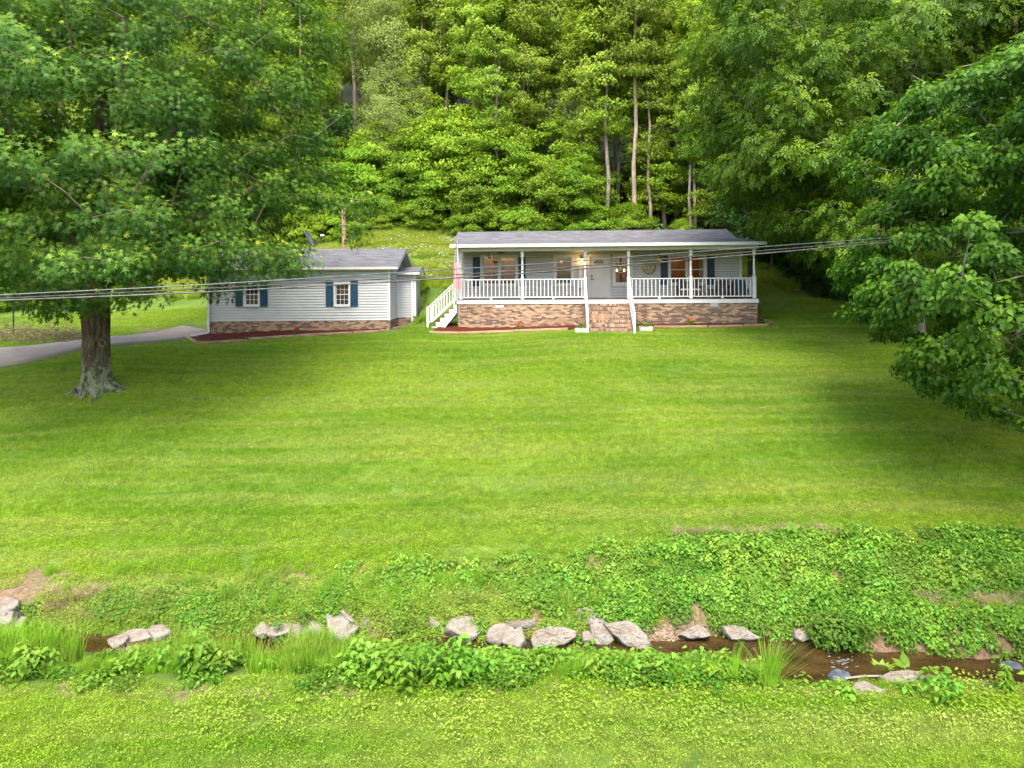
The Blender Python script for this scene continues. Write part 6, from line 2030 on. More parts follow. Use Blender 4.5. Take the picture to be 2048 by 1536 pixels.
# seed the main limbs as nodes
trunk_nodes = list(nodes0)
allp = [tuple(p_) for p_ in nodes0]
def skel_with_limbs(trunk, limbs, targets, r):
    nodes = [np.array(p_, float) for p_ in trunk]; par = [-1] + list(range(len(trunk) - 1)); isT = [True] * len(trunk)
    for lb in limbs:
        L3 = smooth_line(lb, len(lb) * 3)
        A = np.array(nodes[:len(trunk)]); j = int(np.argmin(np.linalg.norm(A - np.array(lb[0]), axis=1)))
        prev = j
        for q in L3:
            nodes.append(np.array(q)); par.append(prev); isT.append(False); prev = len(nodes) - 1
    dmin = [np.min(np.linalg.norm(np.array(nodes) - t, axis=1)) for t in targets]
    for i in np.argsort(dmin):
        t = targets[i]; A = np.array(nodes); v = t - A; dist = np.linalg.norm(v, axis=1)
        cost = dist + 0.5 * np.maximum(0, -(v[:, 2]) + 0.1 * dist)
        j = int(np.argmin(cost)); L_ = dist[j]; n = max(1, int(L_ / 0.6)); a = nodes[j]; prev = j
        side = r.normal(size=3) * 0.08 * L_
        for k in range(1, n + 1):
            f = k / n
            nodes.append(a + (t - a) * f + side * math.sin(math.pi * f) + np.array([0, 0, 0.10 * L_ * math.sin(math.pi * f)])); par.append(prev); isT.append(False); prev = len(nodes) - 1
    return np.array(nodes), np.array(par), np.array(isT)
nodes, par, isT = skel_with_limbs(tk[6:], main_limbs, tg_, ro_)
rad = radii(nodes, par, 0.014, 2.25, 0.27)
_k = len(tk[6:])
for lb in main_limbs:
    m_ = len(lb) * 3
    for q in range(m_): rad[_k + q] = max(rad[_k + q], 0.21 * (1 - 0.62 * q / m_))
    _k += m_
roots = MB()
for (a, l, r0) in ((-2.9, 0.75, 0.12), (-2.3, 0.45, 0.11), (-1.85, 0.5, 0.13), (-1.2, 0.45, 0.11), (-0.3, 0.95, 0.12), (0.4, 0.7, 0.12), (1.5, 0.7, 0.12), (2.4, 0.8, 0.12)):
    pts = []; 
    for k in range(6):
        f = k / 5
        x_, y_ = (0.35 + (l) * f) * math.cos(a + 0.2 * f), (0.35 + l * f) * math.sin(a + 0.2 * f)
        pts.append((x_, y_, tz(OX + x_, OY + y_) - oz + 0.22 * (1 - f) ** 2 + 0.03 - 0.10 * f))
    roots.tube(pts, [r0 * 1.5, r0 * 1.1, r0 * .85, r0 * .7, r0 * .55, r0 * .3], 8)
# trunk with fluted bark, then limbs in their own bark
NT = 28
mb = MB()
tt = smooth_line(tk, 46)
tr2 = np.interp(np.linspace(0, len(tk) - 1, 46), range(len(tk)), tr_)
rings = []
for i in range(46):
    for k in range(NT):
        a = 2 * math.pi * k / NT
        fl = 1 + 0.05 * math.sin(5 * a + 0.6 * i * 0.2) + 0.035 * math.sin(9 * a + 1.3) + 0.02 * math.sin(17 * a + i) + 0.10 * math.exp(-i * 0.35) * math.sin(6 * a)
        rings.append((tt[i][0] + tr2[i] * fl * math.cos(a), tt[i][1] + tr2[i] * fl * math.sin(a), tt[i][2]))
mb.add(rings, [(i * NT + k, i * NT + (k + 1) % NT, (i + 1) * NT + (k + 1) % NT, (i + 1) * NT + k) for i in range(45) for k in range(NT)])
tko = mb.build('trunk', 'oak_bark', oak, True)
roots.build('roots', 'oak_bark', oak, True)
V, F = limbs_mesh(nodes, par, rad, isT, 6)
link('limbs', mesh_np('limbs', V, F), 'limb_brown', oak, True)
sc_ = MB()
cz_ = P(205, 686, OY - 0.48); cxx = cz_.x - OX; czz = cz_.z - oz
ring = [(cxx + 0.095 * math.cos(2 * math.pi * k / 20), -0.48 - 0.03 * math.sin(math.pi * k / 20), czz + 0.12 * math.sin(2 * math.pi * k / 20)) for k in range(21)]
sc_.tube(ring, 0.032, 8); sc_.build('branch_scar', 'scar_wood', oak, True)
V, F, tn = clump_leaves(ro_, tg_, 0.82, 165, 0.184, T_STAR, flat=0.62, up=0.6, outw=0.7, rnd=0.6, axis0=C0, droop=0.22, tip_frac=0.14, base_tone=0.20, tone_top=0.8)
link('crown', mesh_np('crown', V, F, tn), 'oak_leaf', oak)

# ------------------------------------------------------------------ trees on the right
def custom_tree(name, label, base, trunk, trad, limbs, targets, leafm, barkm, size, crad, nleaf, tpl, flat, droop, seed, up=0.7, outw=0.6, tip=0.012, base_tone=0.28, tone_top=0.45, rnd=0.55):
    r = np.random.default_rng(seed)
    t = thing(name, base, 0, label, 'tree')
    T = np.array(targets)
    nodes, par, isT = skel_with_limbs(trunk, limbs, T, r)
    rad = radii(nodes, par, tip, 2.3, max(trad) * 0.6)
    mb = MB().tube([tuple(q) for q in smooth_line(trunk, 20)], list(np.interp(np.linspace(0, len(trunk) - 1, 20), range(len(trunk)), trad)), 12)
    mb.build('trunk', barkm, t, True)
    V, F = limbs_mesh(nodes, par, rad, isT, 5)
    link('limbs', mesh_np('limbs', V, F), 'bark_grey' if barkm != 'bark_dark' else 'limb_brown', t, True)
    ax0 = T.mean(0)
    V, F, tn = clump_leaves(r, T, crad, nleaf, size, tpl, flat=flat, up=up, outw=outw, rnd=rnd, axis0=ax0, droop=droop, base_tone=base_tone, tone_top=tone_top)
    link('crown', mesh_np('crown', V, F, tn), leafm, t)
    return t
# near linden: roots just outside the frame on the right, limbs sweeping left
LB = Vector((16.2, 18.6, 0)); LB.z = tz(LB.x, LB.y) - 0.1
rl_ = np.random.default_rng(31)
tl = []
def lx_left(z):       # how far left the foliage reaches at height z above the camera datum
    return np.interp(z, [-3.9, -3.2, -2.4, -1.6, -0.8, -0.2, 0.3, 1.0, 2.0, 3.0, 4.0, 4.8, 5.6, 8], [12.4, 11.0, 9.3, 8.9, 8.2, 7.9, 7.9, 8.3, 8.5, 8.3, 8.2, 9.6, 11.5, 13.5])
while len(tl) < 520:
    z = rl_.uniform(-3.9, 6.6)
    d = rl_.uniform(13.8, 22.0)
    xl = float(lx_left(z)) * (0.80 + 0.2 * d / 16.5) + 0.09 * (d - 16.5) ** 2 * 0.35
    x = xl + 0.75 + rl_.random() ** 1.5 * 9.5
    if x > 21: continue
    if z < -1.5 and rl_.random() < 0.1: continue
    # boughs: keep clumps near drooping layers
    ph = (z * 1.15 + 0.22 * (16 - x) + 0.25 * math.sin(d * 1.3)) % 1.0
    if ph > 0.62 and rl_.random() < 0.7: continue
    tl.append((x - LB.x, d - LB.y, z + CZ - LB.z))
custom_tree('linden_tree', 'big-leaved tree whose boughs hang into the picture from the right edge', tuple(LB),
            [(0, 0, -0.2), (0, 0, 2), (-0.1, 0, 4.5), (-0.2, 0, 7), (-0.3, 0.1, 10), (-0.3, 0.1, 12.5)], [0.34, 0.28, 0.25, 0.2, 0.13, 0.05],
            [[(0, 0, 2.6), (-2, -1, 3.6), (-4.5, -1.8, 4.6), (-6.8, -2.0, 5.0)], [(0, 0, 4), (-2.2, -0.6, 6.4), (-4.6, -1.2, 8.6), (-6.6, -1.6, 9.6)], [(0, 0, 3), (-1.8, 0.8, 4.2), (-4, 1.2, 5.6), (-6.2, 1.0, 6.8)], [(0, 0, 2), (-1.4, -1.2, 2.7), (-2.4, -1.8, 2.9)]],
            tl, 'linden_leaf', 'bark_grey', 0.130, 0.52, 205, T_BROAD, 0.5, 0.4, 33, up=0.6, outw=0.7, base_tone=0.20, tone_top=0.55)
# overhanging hickory
HB = Vector((17.0, 30.0, 0)); HB.z = tz(HB.x, HB.y) - 0.1
rh = np.random.default_rng(41); th = []
while len(th) < 560:
    z = rh.uniform(1.2, 13.5); d = rh.uniform(23.5, 35)
    xl = float(np.interp(z, [1.2, 2.5, 4.0, 5.0, 6.0, 8, 10, 13], [12.0, 10.5, 9.2, 7.9, 7.9, 7.6, 7.2, 8.5])) + 0.05 * (d - 28) ** 2
    x = xl + rh.random() ** 1.25 * 15
    ph = (z * 0.62 + 0.16 * (18 - x) + 0.3 * math.sin(d * 0.9 + x * 0.4)) % 1.0
    if ph > 0.6 and rh.random() < 0.7: continue
    th.append((x - HB.x, d - HB.y, z + CZ - HB.z))
custom_tree('hickory_tree', 'tall hickory with drooping compound leaves above the right end of the house', tuple(HB),
            [(0, 0, -0.2), (0, 0, 3), (0.1, 0, 6), (0, 0.1, 10), (-0.2, 0.1, 14), (-0.2, 0.1, 18)], [0.42, 0.34, 0.3, 0.24, 0.16, 0.07],
            [[(0, 0, 5), (-2, -1, 6.8), (-4.8, -1.8, 8.5), (-7.5, -2, 9.8)], [(0, 0, 7), (-2, -1.5, 9.6), (-4.8, -2.8, 12)], [(0, 0, 6), (2, -1.4, 8), (4, -2.4, 9)], [(0, 0, 8), (-1.6, 1, 11), (-5, 1.5, 14.6)]],
            th, 'hickory_leaf', 'bark_grey', 0.40, 0.95, 85, T_COMP, 0.6, 0.5, 43, up=0.6, outw=0.8, base_tone=0.28, tone_top=0.55)
# dark wild cherry behind them, trunk visible at the edge of the lawn
MBs = hit(1620, 556, 30); 
MB_ = Vector((at_px(1620, 40.5), 40.5, 0)); MB_.z = tz(MB_.x, MB_.y) - 0.1
rm_ = np.random.default_rng(51); tm = []
while len(tm) < 300:
    z = rm_.uniform(1.6, 13); a = rm_.uniform(0, 6.28); q = math.sqrt(rm_.random())
    R_ = 5.2 * math.sin(math.pi * min(0.97, 0.15 + 0.8 * (z - 1.6) / 11.4)) ** 0.5
    tm.append((R_ * q * math.cos(a) - 0.3, R_ * q * math.sin(a), z + CZ - MB_.z))
custom_tree('cherry_tree', 'dark-trunked tree at the lawn edge right of the house', tuple(MB_),
            [(0, 0, -0.2), (0, 0, 2), (0.05, 0, 4.5), (0, 0, 8), (0, 0.1, 12)], [0.24, 0.2, 0.17, 0.12, 0.05], [], tm, 'shade_leaf', 'bark_dark', 0.24, 0.95, 105, T_DIA, 0.5, 0.2, 53)
# pale trunked tree behind the linden near the right edge
TB = Vector((at_px(2036, 29.5), 29.5, 0)); TB.z = tz(TB.x, TB.y) - 0.1
tt_ = []
while len(tt_) < 320:
    z = rm_.uniform(2.0, 13); a = rm_.uniform(0, 6.28); q = math.sqrt(rm_.random())
    R_ = 6.0 * math.sin(math.pi * min(0.97, 0.15 + 0.8 * (z - 2.0) / 11.4)) ** 0.5
    tt_.append((R_ * q * math.cos(a), R_ * q * math.sin(a), z + CZ - TB.z))
custom_tree('tulip_tree', 'pale-trunked tree behind the hanging boughs at the right edge', tuple(TB),
            [(0, 0, -0.2), (0, 0, 2), (0.05, 0, 4.5), (0, 0, 8), (0, 0.1, 14)], [0.34, 0.28, 0.25, 0.2, 0.07], [], tt_, 'linden_leaf', 'bark_pale', 0.26, 1.05, 95, T_BROAD, 0.5, 0.25, 54)

# ------------------------------------------------------------------ scattered ground plants (stuff)
src = bpy.data.collections.new('sources')      # never linked to the scene: only instanced by the scatter
def source(name, V, F, tone, mat):
    me = mesh_np(name, V, F, tone)
    me.materials.append(MATS[mat])
    o = bpy.data.objects.new(name, me)
    return o
def blades(r, n, L, w, h0, h1, lean, segs=1, tone_sd=0.2, droop=0.4):
    """grass blades on an L x L patch"""
    x = r.uniform(-L / 2, L / 2, n); y = r.uniform(-L / 2, L / 2, n)
    h = r.uniform(h0, h1, n); a = r.uniform(0, 2 * math.pi, n); ln = np.abs(r.normal(0, lean, n)) + 0.05
    fa = a + math.pi / 2 + r.normal(0, 0.6, n)
    dx, dy = np.cos(a) * ln, np.sin(a) * ln
    wx_, wy_ = np.cos(fa) * w / 2 * r.uniform(.7, 1.3, n), np.sin(fa) * w / 2
    tone = np.clip(r.normal(0.45, tone_sd, n), 0, 0.92)
    tone = np.where(r.random(n) < 0.012, 1.0, tone)
    P0 = np.stack([x, y, np.full(n, -0.02)], 1)
    V, F, T = [], [], []
    W = np.stack([wx_, wy_, np.zeros(n)], 1)
    if segs == 1:
        tip = P0 + np.stack([dx * h, dy * h, h], 1)
        V = np.stack([P0 - W, P0 + W, tip], 1).reshape(-1, 3)
        F = np.arange(3 * n).reshape(-1, 3)
        return V, F, np.repeat(tone, 3)
    rows = []
    for s in range(segs):
        f = s / segs
        c = P0 + np.stack([dx * h * f * (0.5 + droop * f), dy * h * f * (0.5 + droop * f), h * f * (1 - 0.25 * droop * f * f)], 1)
        rows += [c - W * (1 - f * 0.8), c + W * (1 - f * 0.8)]
    tip = P0 + np.stack([dx * h * (0.6 + droop * 1.3), dy * h * (0.6 + droop * 1.3), h * (1 - 0.35 * droop)], 1)
    rows.append(tip)
    V = np.stack(rows, 1).reshape(-1, 3); k = len(rows)
    f = []
    for s in range(segs - 1):
        a_ = 2 * s; f += [(a_, a_ + 1, a_ + 3), (a_, a_ + 3, a_ + 2)]
    f.append((k - 3, k - 2, k - 1))
    F = (np.array(f)[None] + (np.arange(n) * k)[:, None, None]).reshape(-1, 3)
    return V, F, np.repeat(tone, k)
def clover(r, n, L, size, z0, z1, tpl=T_DIA, tilt=0.35):
    pos = np.stack([r.uniform(-L / 2, L / 2, n), r.uniform(-L / 2, L / 2, n), r.uniform(z0, z1, n)], 1)
    nrm = np.array([0, 0, 1.0]) + r.normal(size=(n, 3)) * tilt
    return leaves(pos, nrm, r.normal(size=(n, 3)), size * r.uniform(.7, 1.3, n), tpl, np.clip(r.normal(.5, .22, n), 0, 1))
def weed(r, H, nl, L, tpl=T_BROAD, spread=0.16, w_tone=0.5):
    """one leafy herb: a stem with leaves in whorls, biggest in the middle"""
    z = np.sort(r.uniform(0.15, 1.0, nl)) * H; a = np.arange(nl) * 2.4 + r.normal(0, .3, nl)
    rr_ = spread * r.uniform(.25, 1, nl) * (1.1 - z / H * 0.5)
    lean = r.normal(0, .12, 2)
    pos = np.stack([rr_ * np.cos(a) * .4 + lean[0] * z, rr_ * np.sin(a) * .4 + lean[1] * z, z], 1)
    d = np.stack([np.cos(a), np.sin(a), r.uniform(-.55, .1, nl)], 1)
    n = np.stack([np.cos(a) * .35, np.sin(a) * .35, np.ones(nl)], 1) + r.normal(size=(nl, 3)) * .25
    V, F, T = leaves(pos, n, d, L * r.uniform(.6, 1.2, nl), tpl, np.clip(0.3 + 0.5 * z / H + r.normal(0, .12, nl), 0, 1))
    return V, F, T
def shift(P3, V): return V + np.array(P3)
def patch_weeds(r, n, L, H, leaf, tpl=T_BROAD, nl=(9, 16), spread=.16):
    parts = []
    for k in range(n):
        V, F, T = weed(r, H * r.uniform(.55, 1.15), int(r.integers(*nl)), leaf * r.uniform(.8, 1.15), tpl, spread)
        parts.append((shift((r.uniform(-L / 2, L / 2), r.uniform(-L / 2, L / 2), -.02), V), F, T + r.normal(0, .06)))
    return cat(parts)

ICO = {}
def scatter(name, variants, pts, scl, label, cat_, rnd_tilt=0.0, align=True, seed=1, mat=None):
    """one object: instances of the variants on points, standing on the ground's slope"""
    r = np.random.default_rng(seed)
    n = len(pts)
    X, Y = pts[:, 0], pts[:, 1]
    Z = terr(X, Y)
    nm = tnormal(X, Y) if align else np.tile([0, 0, 1.0], (n, 1))
    eul = np.zeros((n, 3)); spin = r.uniform(0, 2 * math.pi, n)
    for i in range(n):
        q = Vector((0, 0, 1)).rotation_difference(Vector(nm[i])) @ Euler((0, 0, spin[i])).to_quaternion()
        eul[i] = q.to_euler()
    me = bpy.data.meshes.new(name)
    me.vertices.add(n); me.vertices.foreach_set('co', np.stack([X, Y, Z], 1).astype(np.float32).ravel())
    for nm_, ty, val in (('rot', 'FLOAT_VECTOR', eul), ('scl', 'FLOAT', scl), ('idx', 'INT', r.integers(0, len(variants), n))):
        at = me.attributes.new(nm_, ty, 'POINT')
        if ty == 'FLOAT_VECTOR': at.data.foreach_set('vector', val.astype(np.float32).ravel())
        else: at.data.foreach_set('value', val.astype(np.float32 if ty == 'FLOAT' else np.int32))
    o = bpy.data.objects.new(name, me); COL.objects.link(o)
    col = bpy.data.collections.new(name + '_sources')
    for v in variants: col.objects.link(v)
    ng = bpy.data.node_groups.new(name + '_scatter', 'GeometryNodeTree')
    ng.interface.new_socket('Geometry', in_out='INPUT', socket_type='NodeSocketGeometry')
    ng.interface.new_socket('Geometry', in_out='OUTPUT', socket_type='NodeSocketGeometry')
    gi = ng.nodes.new('NodeGroupInput'); go = ng.nodes.new('NodeGroupOutput')
    ip = ng.nodes.new('GeometryNodeInstanceOnPoints')
    ci = ng.nodes.new('GeometryNodeCollectionInfo')
    ci.inputs['Collection'].default_value = col
    ci.inputs['Separate Children'].default_value = True
    ci.inputs['Reset Children'].default_value = True
    def attr(nme, ty):
        a = ng.nodes.new('GeometryNodeInputNamedAttribute'); a.data_type = ty; a.inputs['Name'].default_value = nme
        return [s for s in a.outputs if s.enabled and s.name == 'Attribute'][0]
    e2r = ng.nodes.new('FunctionNodeEulerToRotation')
    lk = ng.links
    lk.new(gi.outputs[0], ip.inputs['Points']); lk.new(ci.outputs[0], ip.inputs['Instance'])
    ip.inputs['Pick Instance'].default_value = True
    lk.new(attr('idx', 'INT'), ip.inputs['Instance Index'])
    lk.new(attr('rot', 'FLOAT_VECTOR'), e2r.inputs[0]); lk.new(e2r.outputs[0], ip.inputs['Rotation'])
    lk.new(attr('scl', 'FLOAT'), ip.inputs['Scale'])
    lk.new(ip.outputs[0], go.inputs[0])
    md = o.modifiers.new('scatter', 'NODES'); md.node_group = ng
    tag(o, label, cat_, kind='stuff')
    return o

rs_ = np.random.default_rng(99)
def lattice(d0, d1, sp_, jit=0.45, umax=0.80, umin=-0.80):
    out = []
    d = d0
    while d < d1:
        s = sp_(d) if callable(sp_) else sp_
        xs = np.arange(umin * d - 0.5, umax * d + 0.5, s)
        out.append(np.stack([xs + rs_.uniform(-jit, jit, len(xs)) * s, d + rs_.uniform(-jit, jit, len(xs)) * s], 1))
        d += s
    return np.concatenate(out)
def in_building(X, D):
    return (_rect_dist(X, D, HOUSE_O, HOUSE_YAW, -0.3, 14.0, -0.3, 9.2) < 0.05) | (_rect_dist(X, D, GAR_O, GAR_YAW, -0.2, 9.35, -0.25, 6.3) < 0.05)
def in_bed(X, D):
    m = _rect_dist(X, D, HOUSE_O, HOUSE_YAW, -1.2, 5.9, -0.6, 0.2) < 0.05
    m |= _rect_dist(X, D, HOUSE_O, HOUSE_YAW, 8.0, 14.4, -0.5, 0.2) < 0.05
    m |= _rect_dist(X, D, HOUSE_O, HOUSE_YAW, 5.9, 7.95, -2.3, 0.2) < 0.02
    m |= _rect_dist(X, D, GAR_O, GAR_YAW, -0.7, 9.0, -0.75, 0.2) < 0.02
    return m
def off_rocks(p, k=0.85, front=0.35):
    m = np.ones(len(p), bool)
    for x, y, w in ROCKS:
        m &= ~((np.abs(p[:, 0] - x) < w * k) & (p[:, 1] < y + 0.12) & (p[:, 1] > y - front))
    return p[m]
def keep_lawn(p):
    X, D = p[:, 0], p[:, 1]
    c, h = creek_c(X), creek_h(X)
    m = ~((D > 10.5) & (D < c + h + 0.5))
    m &= ~in_building(X, D) & ~in_bed(X, D) & (drive_dist(X, D) > 1.9)
    b = bare_mask(X, D)
    m &= rs_.random(len(X)) > b * 0.9
    return p[m]

L1 = 0.62
lawnA = [source('lawn_patch', *cat([blades(np.random.default_rng(100 + i), 2300, L1, 0.0075, 0.04, 0.085, 0.5, tone_sd=0.3), clover(np.random.default_rng(200 + i), 220, L1, 0.024, 0.03, 0.065)]), 'lawn_blades') for i in range(4)]
lawnB = [source('lawn_patch_far', *blades(np.random.default_rng(110 + i), 2600, 1.1, 0.014, 0.04, 0.085, 0.55, tone_sd=0.3), 'lawn_blades') for i in range(3)]
pA = keep_lawn(lattice(6.4, 16.5, 0.42)); pB = keep_lawn(lattice(16.2, 39.0, lambda d: 0.7, umax=0.78, umin=-0.78))
mdw = (pB[:, 1] < 36.5) | ((pB[:, 0] > 15) | (pB[:, 0] < -14)) 
pB = pB[mdw]
scatter('lawn_grass', lawnA, pA, rs_.uniform(0.85, 1.2, len(pA)), 'short mown grass and clover around the creek', 'grass', seed=2)
scatter('lawn_grass', lawnB, pB, rs_.uniform(0.85, 1.2, len(pB)), 'short mown grass of the lawn up to the house', 'grass', seed=3)
# clover drifts in the mown grass
clov = [source('clover_patch', *clover(np.random.default_rng(210 + i), 260, 0.9, 0.040, 0.05, 0.085), 'lawn_blades') for i in range(2)]
pc = keep_lawn(lattice(7, 22, 0.6))
nz = 0.5 + 0.5 * wnoise(pc[:, 0], pc[:, 1], 0.55, 2.0)
pref = np.clip(nz - 0.25 + 0.25 * ((pc[:, 0] > 2) & (pc[:, 1] > 9)) + 0.35 * ((pc[:, 1] > 9.3) & (pc[:, 1] < 10.4)) - 0.3 * (pc[:, 1] < 8.8), 0, 1)
pref = pref * np.clip((14.5 - pc[:, 1]) / 3.0, 0, 1)
pc = pc[rs_.random(len(pc)) < pref * 0.9]
scatter('clover', clov, pc, rs_.uniform(0.8, 1.3, len(pc)), 'low clover leaves spread through the mown grass', 'clover', seed=4)

# tall grass on the near bank, left part
tallg = [source('tall_grass_patch', *blades(np.random.default_rng(120 + i), 300, 0.45, 0.011, 0.30, 0.62, 0.22, 3, 0.2, 0.45), 'tall_blades') for i in range(3)]
def band(n, x0, x1, f0, f1, seed):
    r = np.random.default_rng(seed); X = r.uniform(x0, x1, n); t = r.uniform(0, 1, n)
    D = f0(X) + (f1(X) - f0(X)) * t
    return np.stack([X, D], 1)
nb0 = lambda X: 10.75 + 0 * X
nb1 = lambda X: creek_c(X) - creek_h(X) - 0.02
nb1l = lambda X: np.minimum(creek_c(X) - creek_h(X) - 0.02, 11.65)
pt = band(420, -10.5, -1.6, lambda X: 10.85 + 0.1 * np.sin(X), nb1l, 5)
pt = pt[rs_.random(len(pt)) < 0.85]
pt = pt[(wnoise(pt[:, 0], pt[:, 1], 1.9, 3.0) > -0.45)]
scl_t = rs_.uniform(0.4, 1.2, len(pt)) * (0.85 + 0.3 * wnoise(pt[:, 0], pt[:, 1], 1.1, 1.0)) * (0.6 + 0.5 * np.clip((pt[:, 1] - 10.8) / 0.8, 0, 1))
scatter('tall_grass', tallg, pt, scl_t, 'tall bright green grass on the near creek bank', 'grass', align=False, seed=6)
pt = np.concatenate([band(50, -1.6, 3.6, lambda X: 10.6 + 0 * X, lambda X: np.minimum(nb1(X), 11.3), 7), band(60, -9.5, 9, lambda X: creek_c(X) + creek_h(X) + .3, lambda X: creek_c(X) + creek_h(X) + 1.0, 8)])
scatter('tall_grass', tallg, pt, rs_.uniform(0.3, 0.7, len(pt)), 'scattered grass tufts along both creek banks', 'grass', align=False, seed=8)
# broadleaf weeds, middle of the near bank
wd = [source('weed_patch', *patch_weeds(np.random.default_rng(130 + i), 7, 0.45, 0.34, 0.10), 'weed_leaf') for i in range(4)]
pw = np.concatenate([band(170, -2.6, 3.7, lambda X: 10.65 + 0 * X, lambda X: np.minimum(nb1(X), 11.6), 9), band(8, -9.6, -2.6, lambda X: 10.7 + 0 * X, lambda X: 11.2 + 0 * X, 10), band(10, -6.2, -4.2, lambda X: 11.2 + 0 * X, lambda X: 11.6 + 0 * X, 12),
                     band(7, 5.5, 9.8, lambda X: 10.05 + 0 * X, lambda X: 10.15 + 0 * X, 11)])
scatter('creekside_weeds', wd, pw, rs_.uniform(0.5, 1.15, len(pw)), 'broadleaf weeds crowding the near creek bank', 'weeds', align=False, seed=12)
# far bank weeds on the right
pw = band(300, 1.2, 7.4, lambda X: creek_c(X) + creek_h(X) + 0.25, lambda X: 14.75 + 0 * X, 13)
pw2 = band(90, 7.0, 11.5, lambda X: creek_c(X) + creek_h(X) + 0.15, lambda X: 12.7 + 0 * X, 14)
pw3 = band(60, -3.5, 1.2, lambda X: creek_c(X) + creek_h(X) + 0.5, lambda X: 14.2 + 0 * X, 15)
pw4 = band(120, 4.0, 13.0, lambda X: 13.5 + 0 * X, lambda X: 14.9 + 0 * X, 16)
pw = off_rocks(np.concatenate([pw, pw2, pw3, pw4]), 1.0, 0.5)
bm2 = bare_mask(pw[:, 0], pw[:, 1]); pw = pw[bm2 < 0.4]
scatter('bank_weeds', wd, pw, rs_.uniform(0.35, 0.8, len(pw)), 'leafy weeds covering the far creek bank', 'weeds', seed=16)
big = [source('big_weed_patch', *patch_weeds(np.random.default_rng(430 + i), 5, 0.4, 0.42, 0.135, T_BROAD, (12, 20), .2), 'weed_leaf') for i in range(3)]
pb_ = band(120, 2.2, 12.5, lambda X: creek_c(X) + creek_h(X) + 0.45, lambda X: 14.6 + 0 * X, 116)
pb_ = pb_[(wnoise(pb_[:, 0], pb_[:, 1], 1.7, 4.0) > 0.1) & (bare_mask(pb_[:, 0], pb_[:, 1]) < 0.3)]
scatter('bank_weeds', big, off_rocks(pb_, 1.0, 0.5), rs_.uniform(0.5, 0.95, len(off_rocks(pb_, 1.0, 0.5))), 'clumps of larger leafy weeds standing out on the far bank', 'weeds', align=False, seed=117)
# ivy-like ground cover on the far bank and around
cov = [source('cover_patch', *cat([clover(np.random.default_rng(140 + i), 260, 0.5, 0.055, 0.0, 0.13, T_BROAD, 0.45), blades(np.random.default_rng(150 + i), 60, 0.5, 0.008, 0.06, 0.2, 0.6, 2)]), 'cover_leaf') for i in range(4)]
pv = band(2000, -12, 13.5, lambda X: creek_c(X) + creek_h(X) - 0.05, lambda X: np.interp(X, [-12, -6, 0, 2.0, 3.4, 8, 13], [13.1, 13.45, 13.6, 13.9, 14.7, 14.8, 15.0]), 17)
pv = pv[(bare_mask(pv[:, 0], pv[:, 1]) < 0.5) | (rs_.random(len(pv)) < 0.12)]
pv = pv[(wnoise(pv[:, 0], pv[:, 1], 2.6, 0.7) > -0.5) | (rs_.random(len(pv)) < 0.35)]
pn = np.concatenate([band(420, -11, 3.8, lambda X: 10.35 + 0 * X, nb1, 18), band(70, 3.8, 10.5, lambda X: 10.2 + 0 * X, lambda X: 10.42 + 0 * X, 118)])
pn = pn[(pn[:, 0] > -1.0) | (rs_.random(len(pn)) < 0.3)]
pn = off_rocks(np.concatenate([pv, pn]))
covs = [source('small_cover_patch', *cat([clover(np.random.default_rng(340 + i), 480, 0.5, 0.034, 0.0, 0.09, T_BROAD, 0.45), blades(np.random.default_rng(350 + i), 420, 0.5, 0.008, 0.06, 0.2, 0.6, 2)]), 'bank_blades') for i in range(3)]
lf_ = (pn[:, 0] < 0.8 + 1.2 * np.sin(pn[:, 1] * 5 + pn[:, 0])) & (pn[:, 1] > 12.2) & (rs_.random(len(pn)) < 0.8)
scatter('bank_grass', covs, pn[lf_], rs_.uniform(0.6, 1.2, int(lf_.sum())), 'yellowish mix of creeping plants and grass on the left far bank', 'grass', seed=38)
pn = pn[~lf_]
scatter('ground_cover', cov, pn, rs_.uniform(0.6, 1.15, len(pn)) * np.where((pn[:, 1] < 11.0) & (pn[:, 0] > 3.4), 0.4, 1.0), 'low leafy ground cover on the creek banks', 'ground cover', seed=18)
# overhanging ivy mound at the little fall
im = []
r9 = np.random.default_rng(77)
mc = P(1672, 1262, 12.35)
n9_ = 1500
v9 = r9.normal(size=(n9_, 3)); v9 /= np.linalg.norm(v9, axis=1)[:, None]; v9[:, 2] = v9[:, 2] * 1.0
pos9 = np.array(mc) + v9 * np.array([0.50, 0.32, 0.34]) * (r9.random((n9_, 1)) ** 0.3)
V, F, T = leaves(pos9, v9 * .8 + np.array([0, -.3, .6]) + r9.normal(size=(n9_, 3)) * .35, r9.normal(size=(n9_, 3)) + [0, 0, -.5], 0.062 * r9.uniform(.7, 1.3, n9_), T_BROAD, np.clip(r9.normal(.5, .2, n9_), 0, 1))
o = link('ivy_mound', mesh_np('ivy_mound', V, F, T), 'cover_leaf'); tag(o, 'mound of ivy hanging over the stream above the wet stone', 'ivy', kind='stuff')
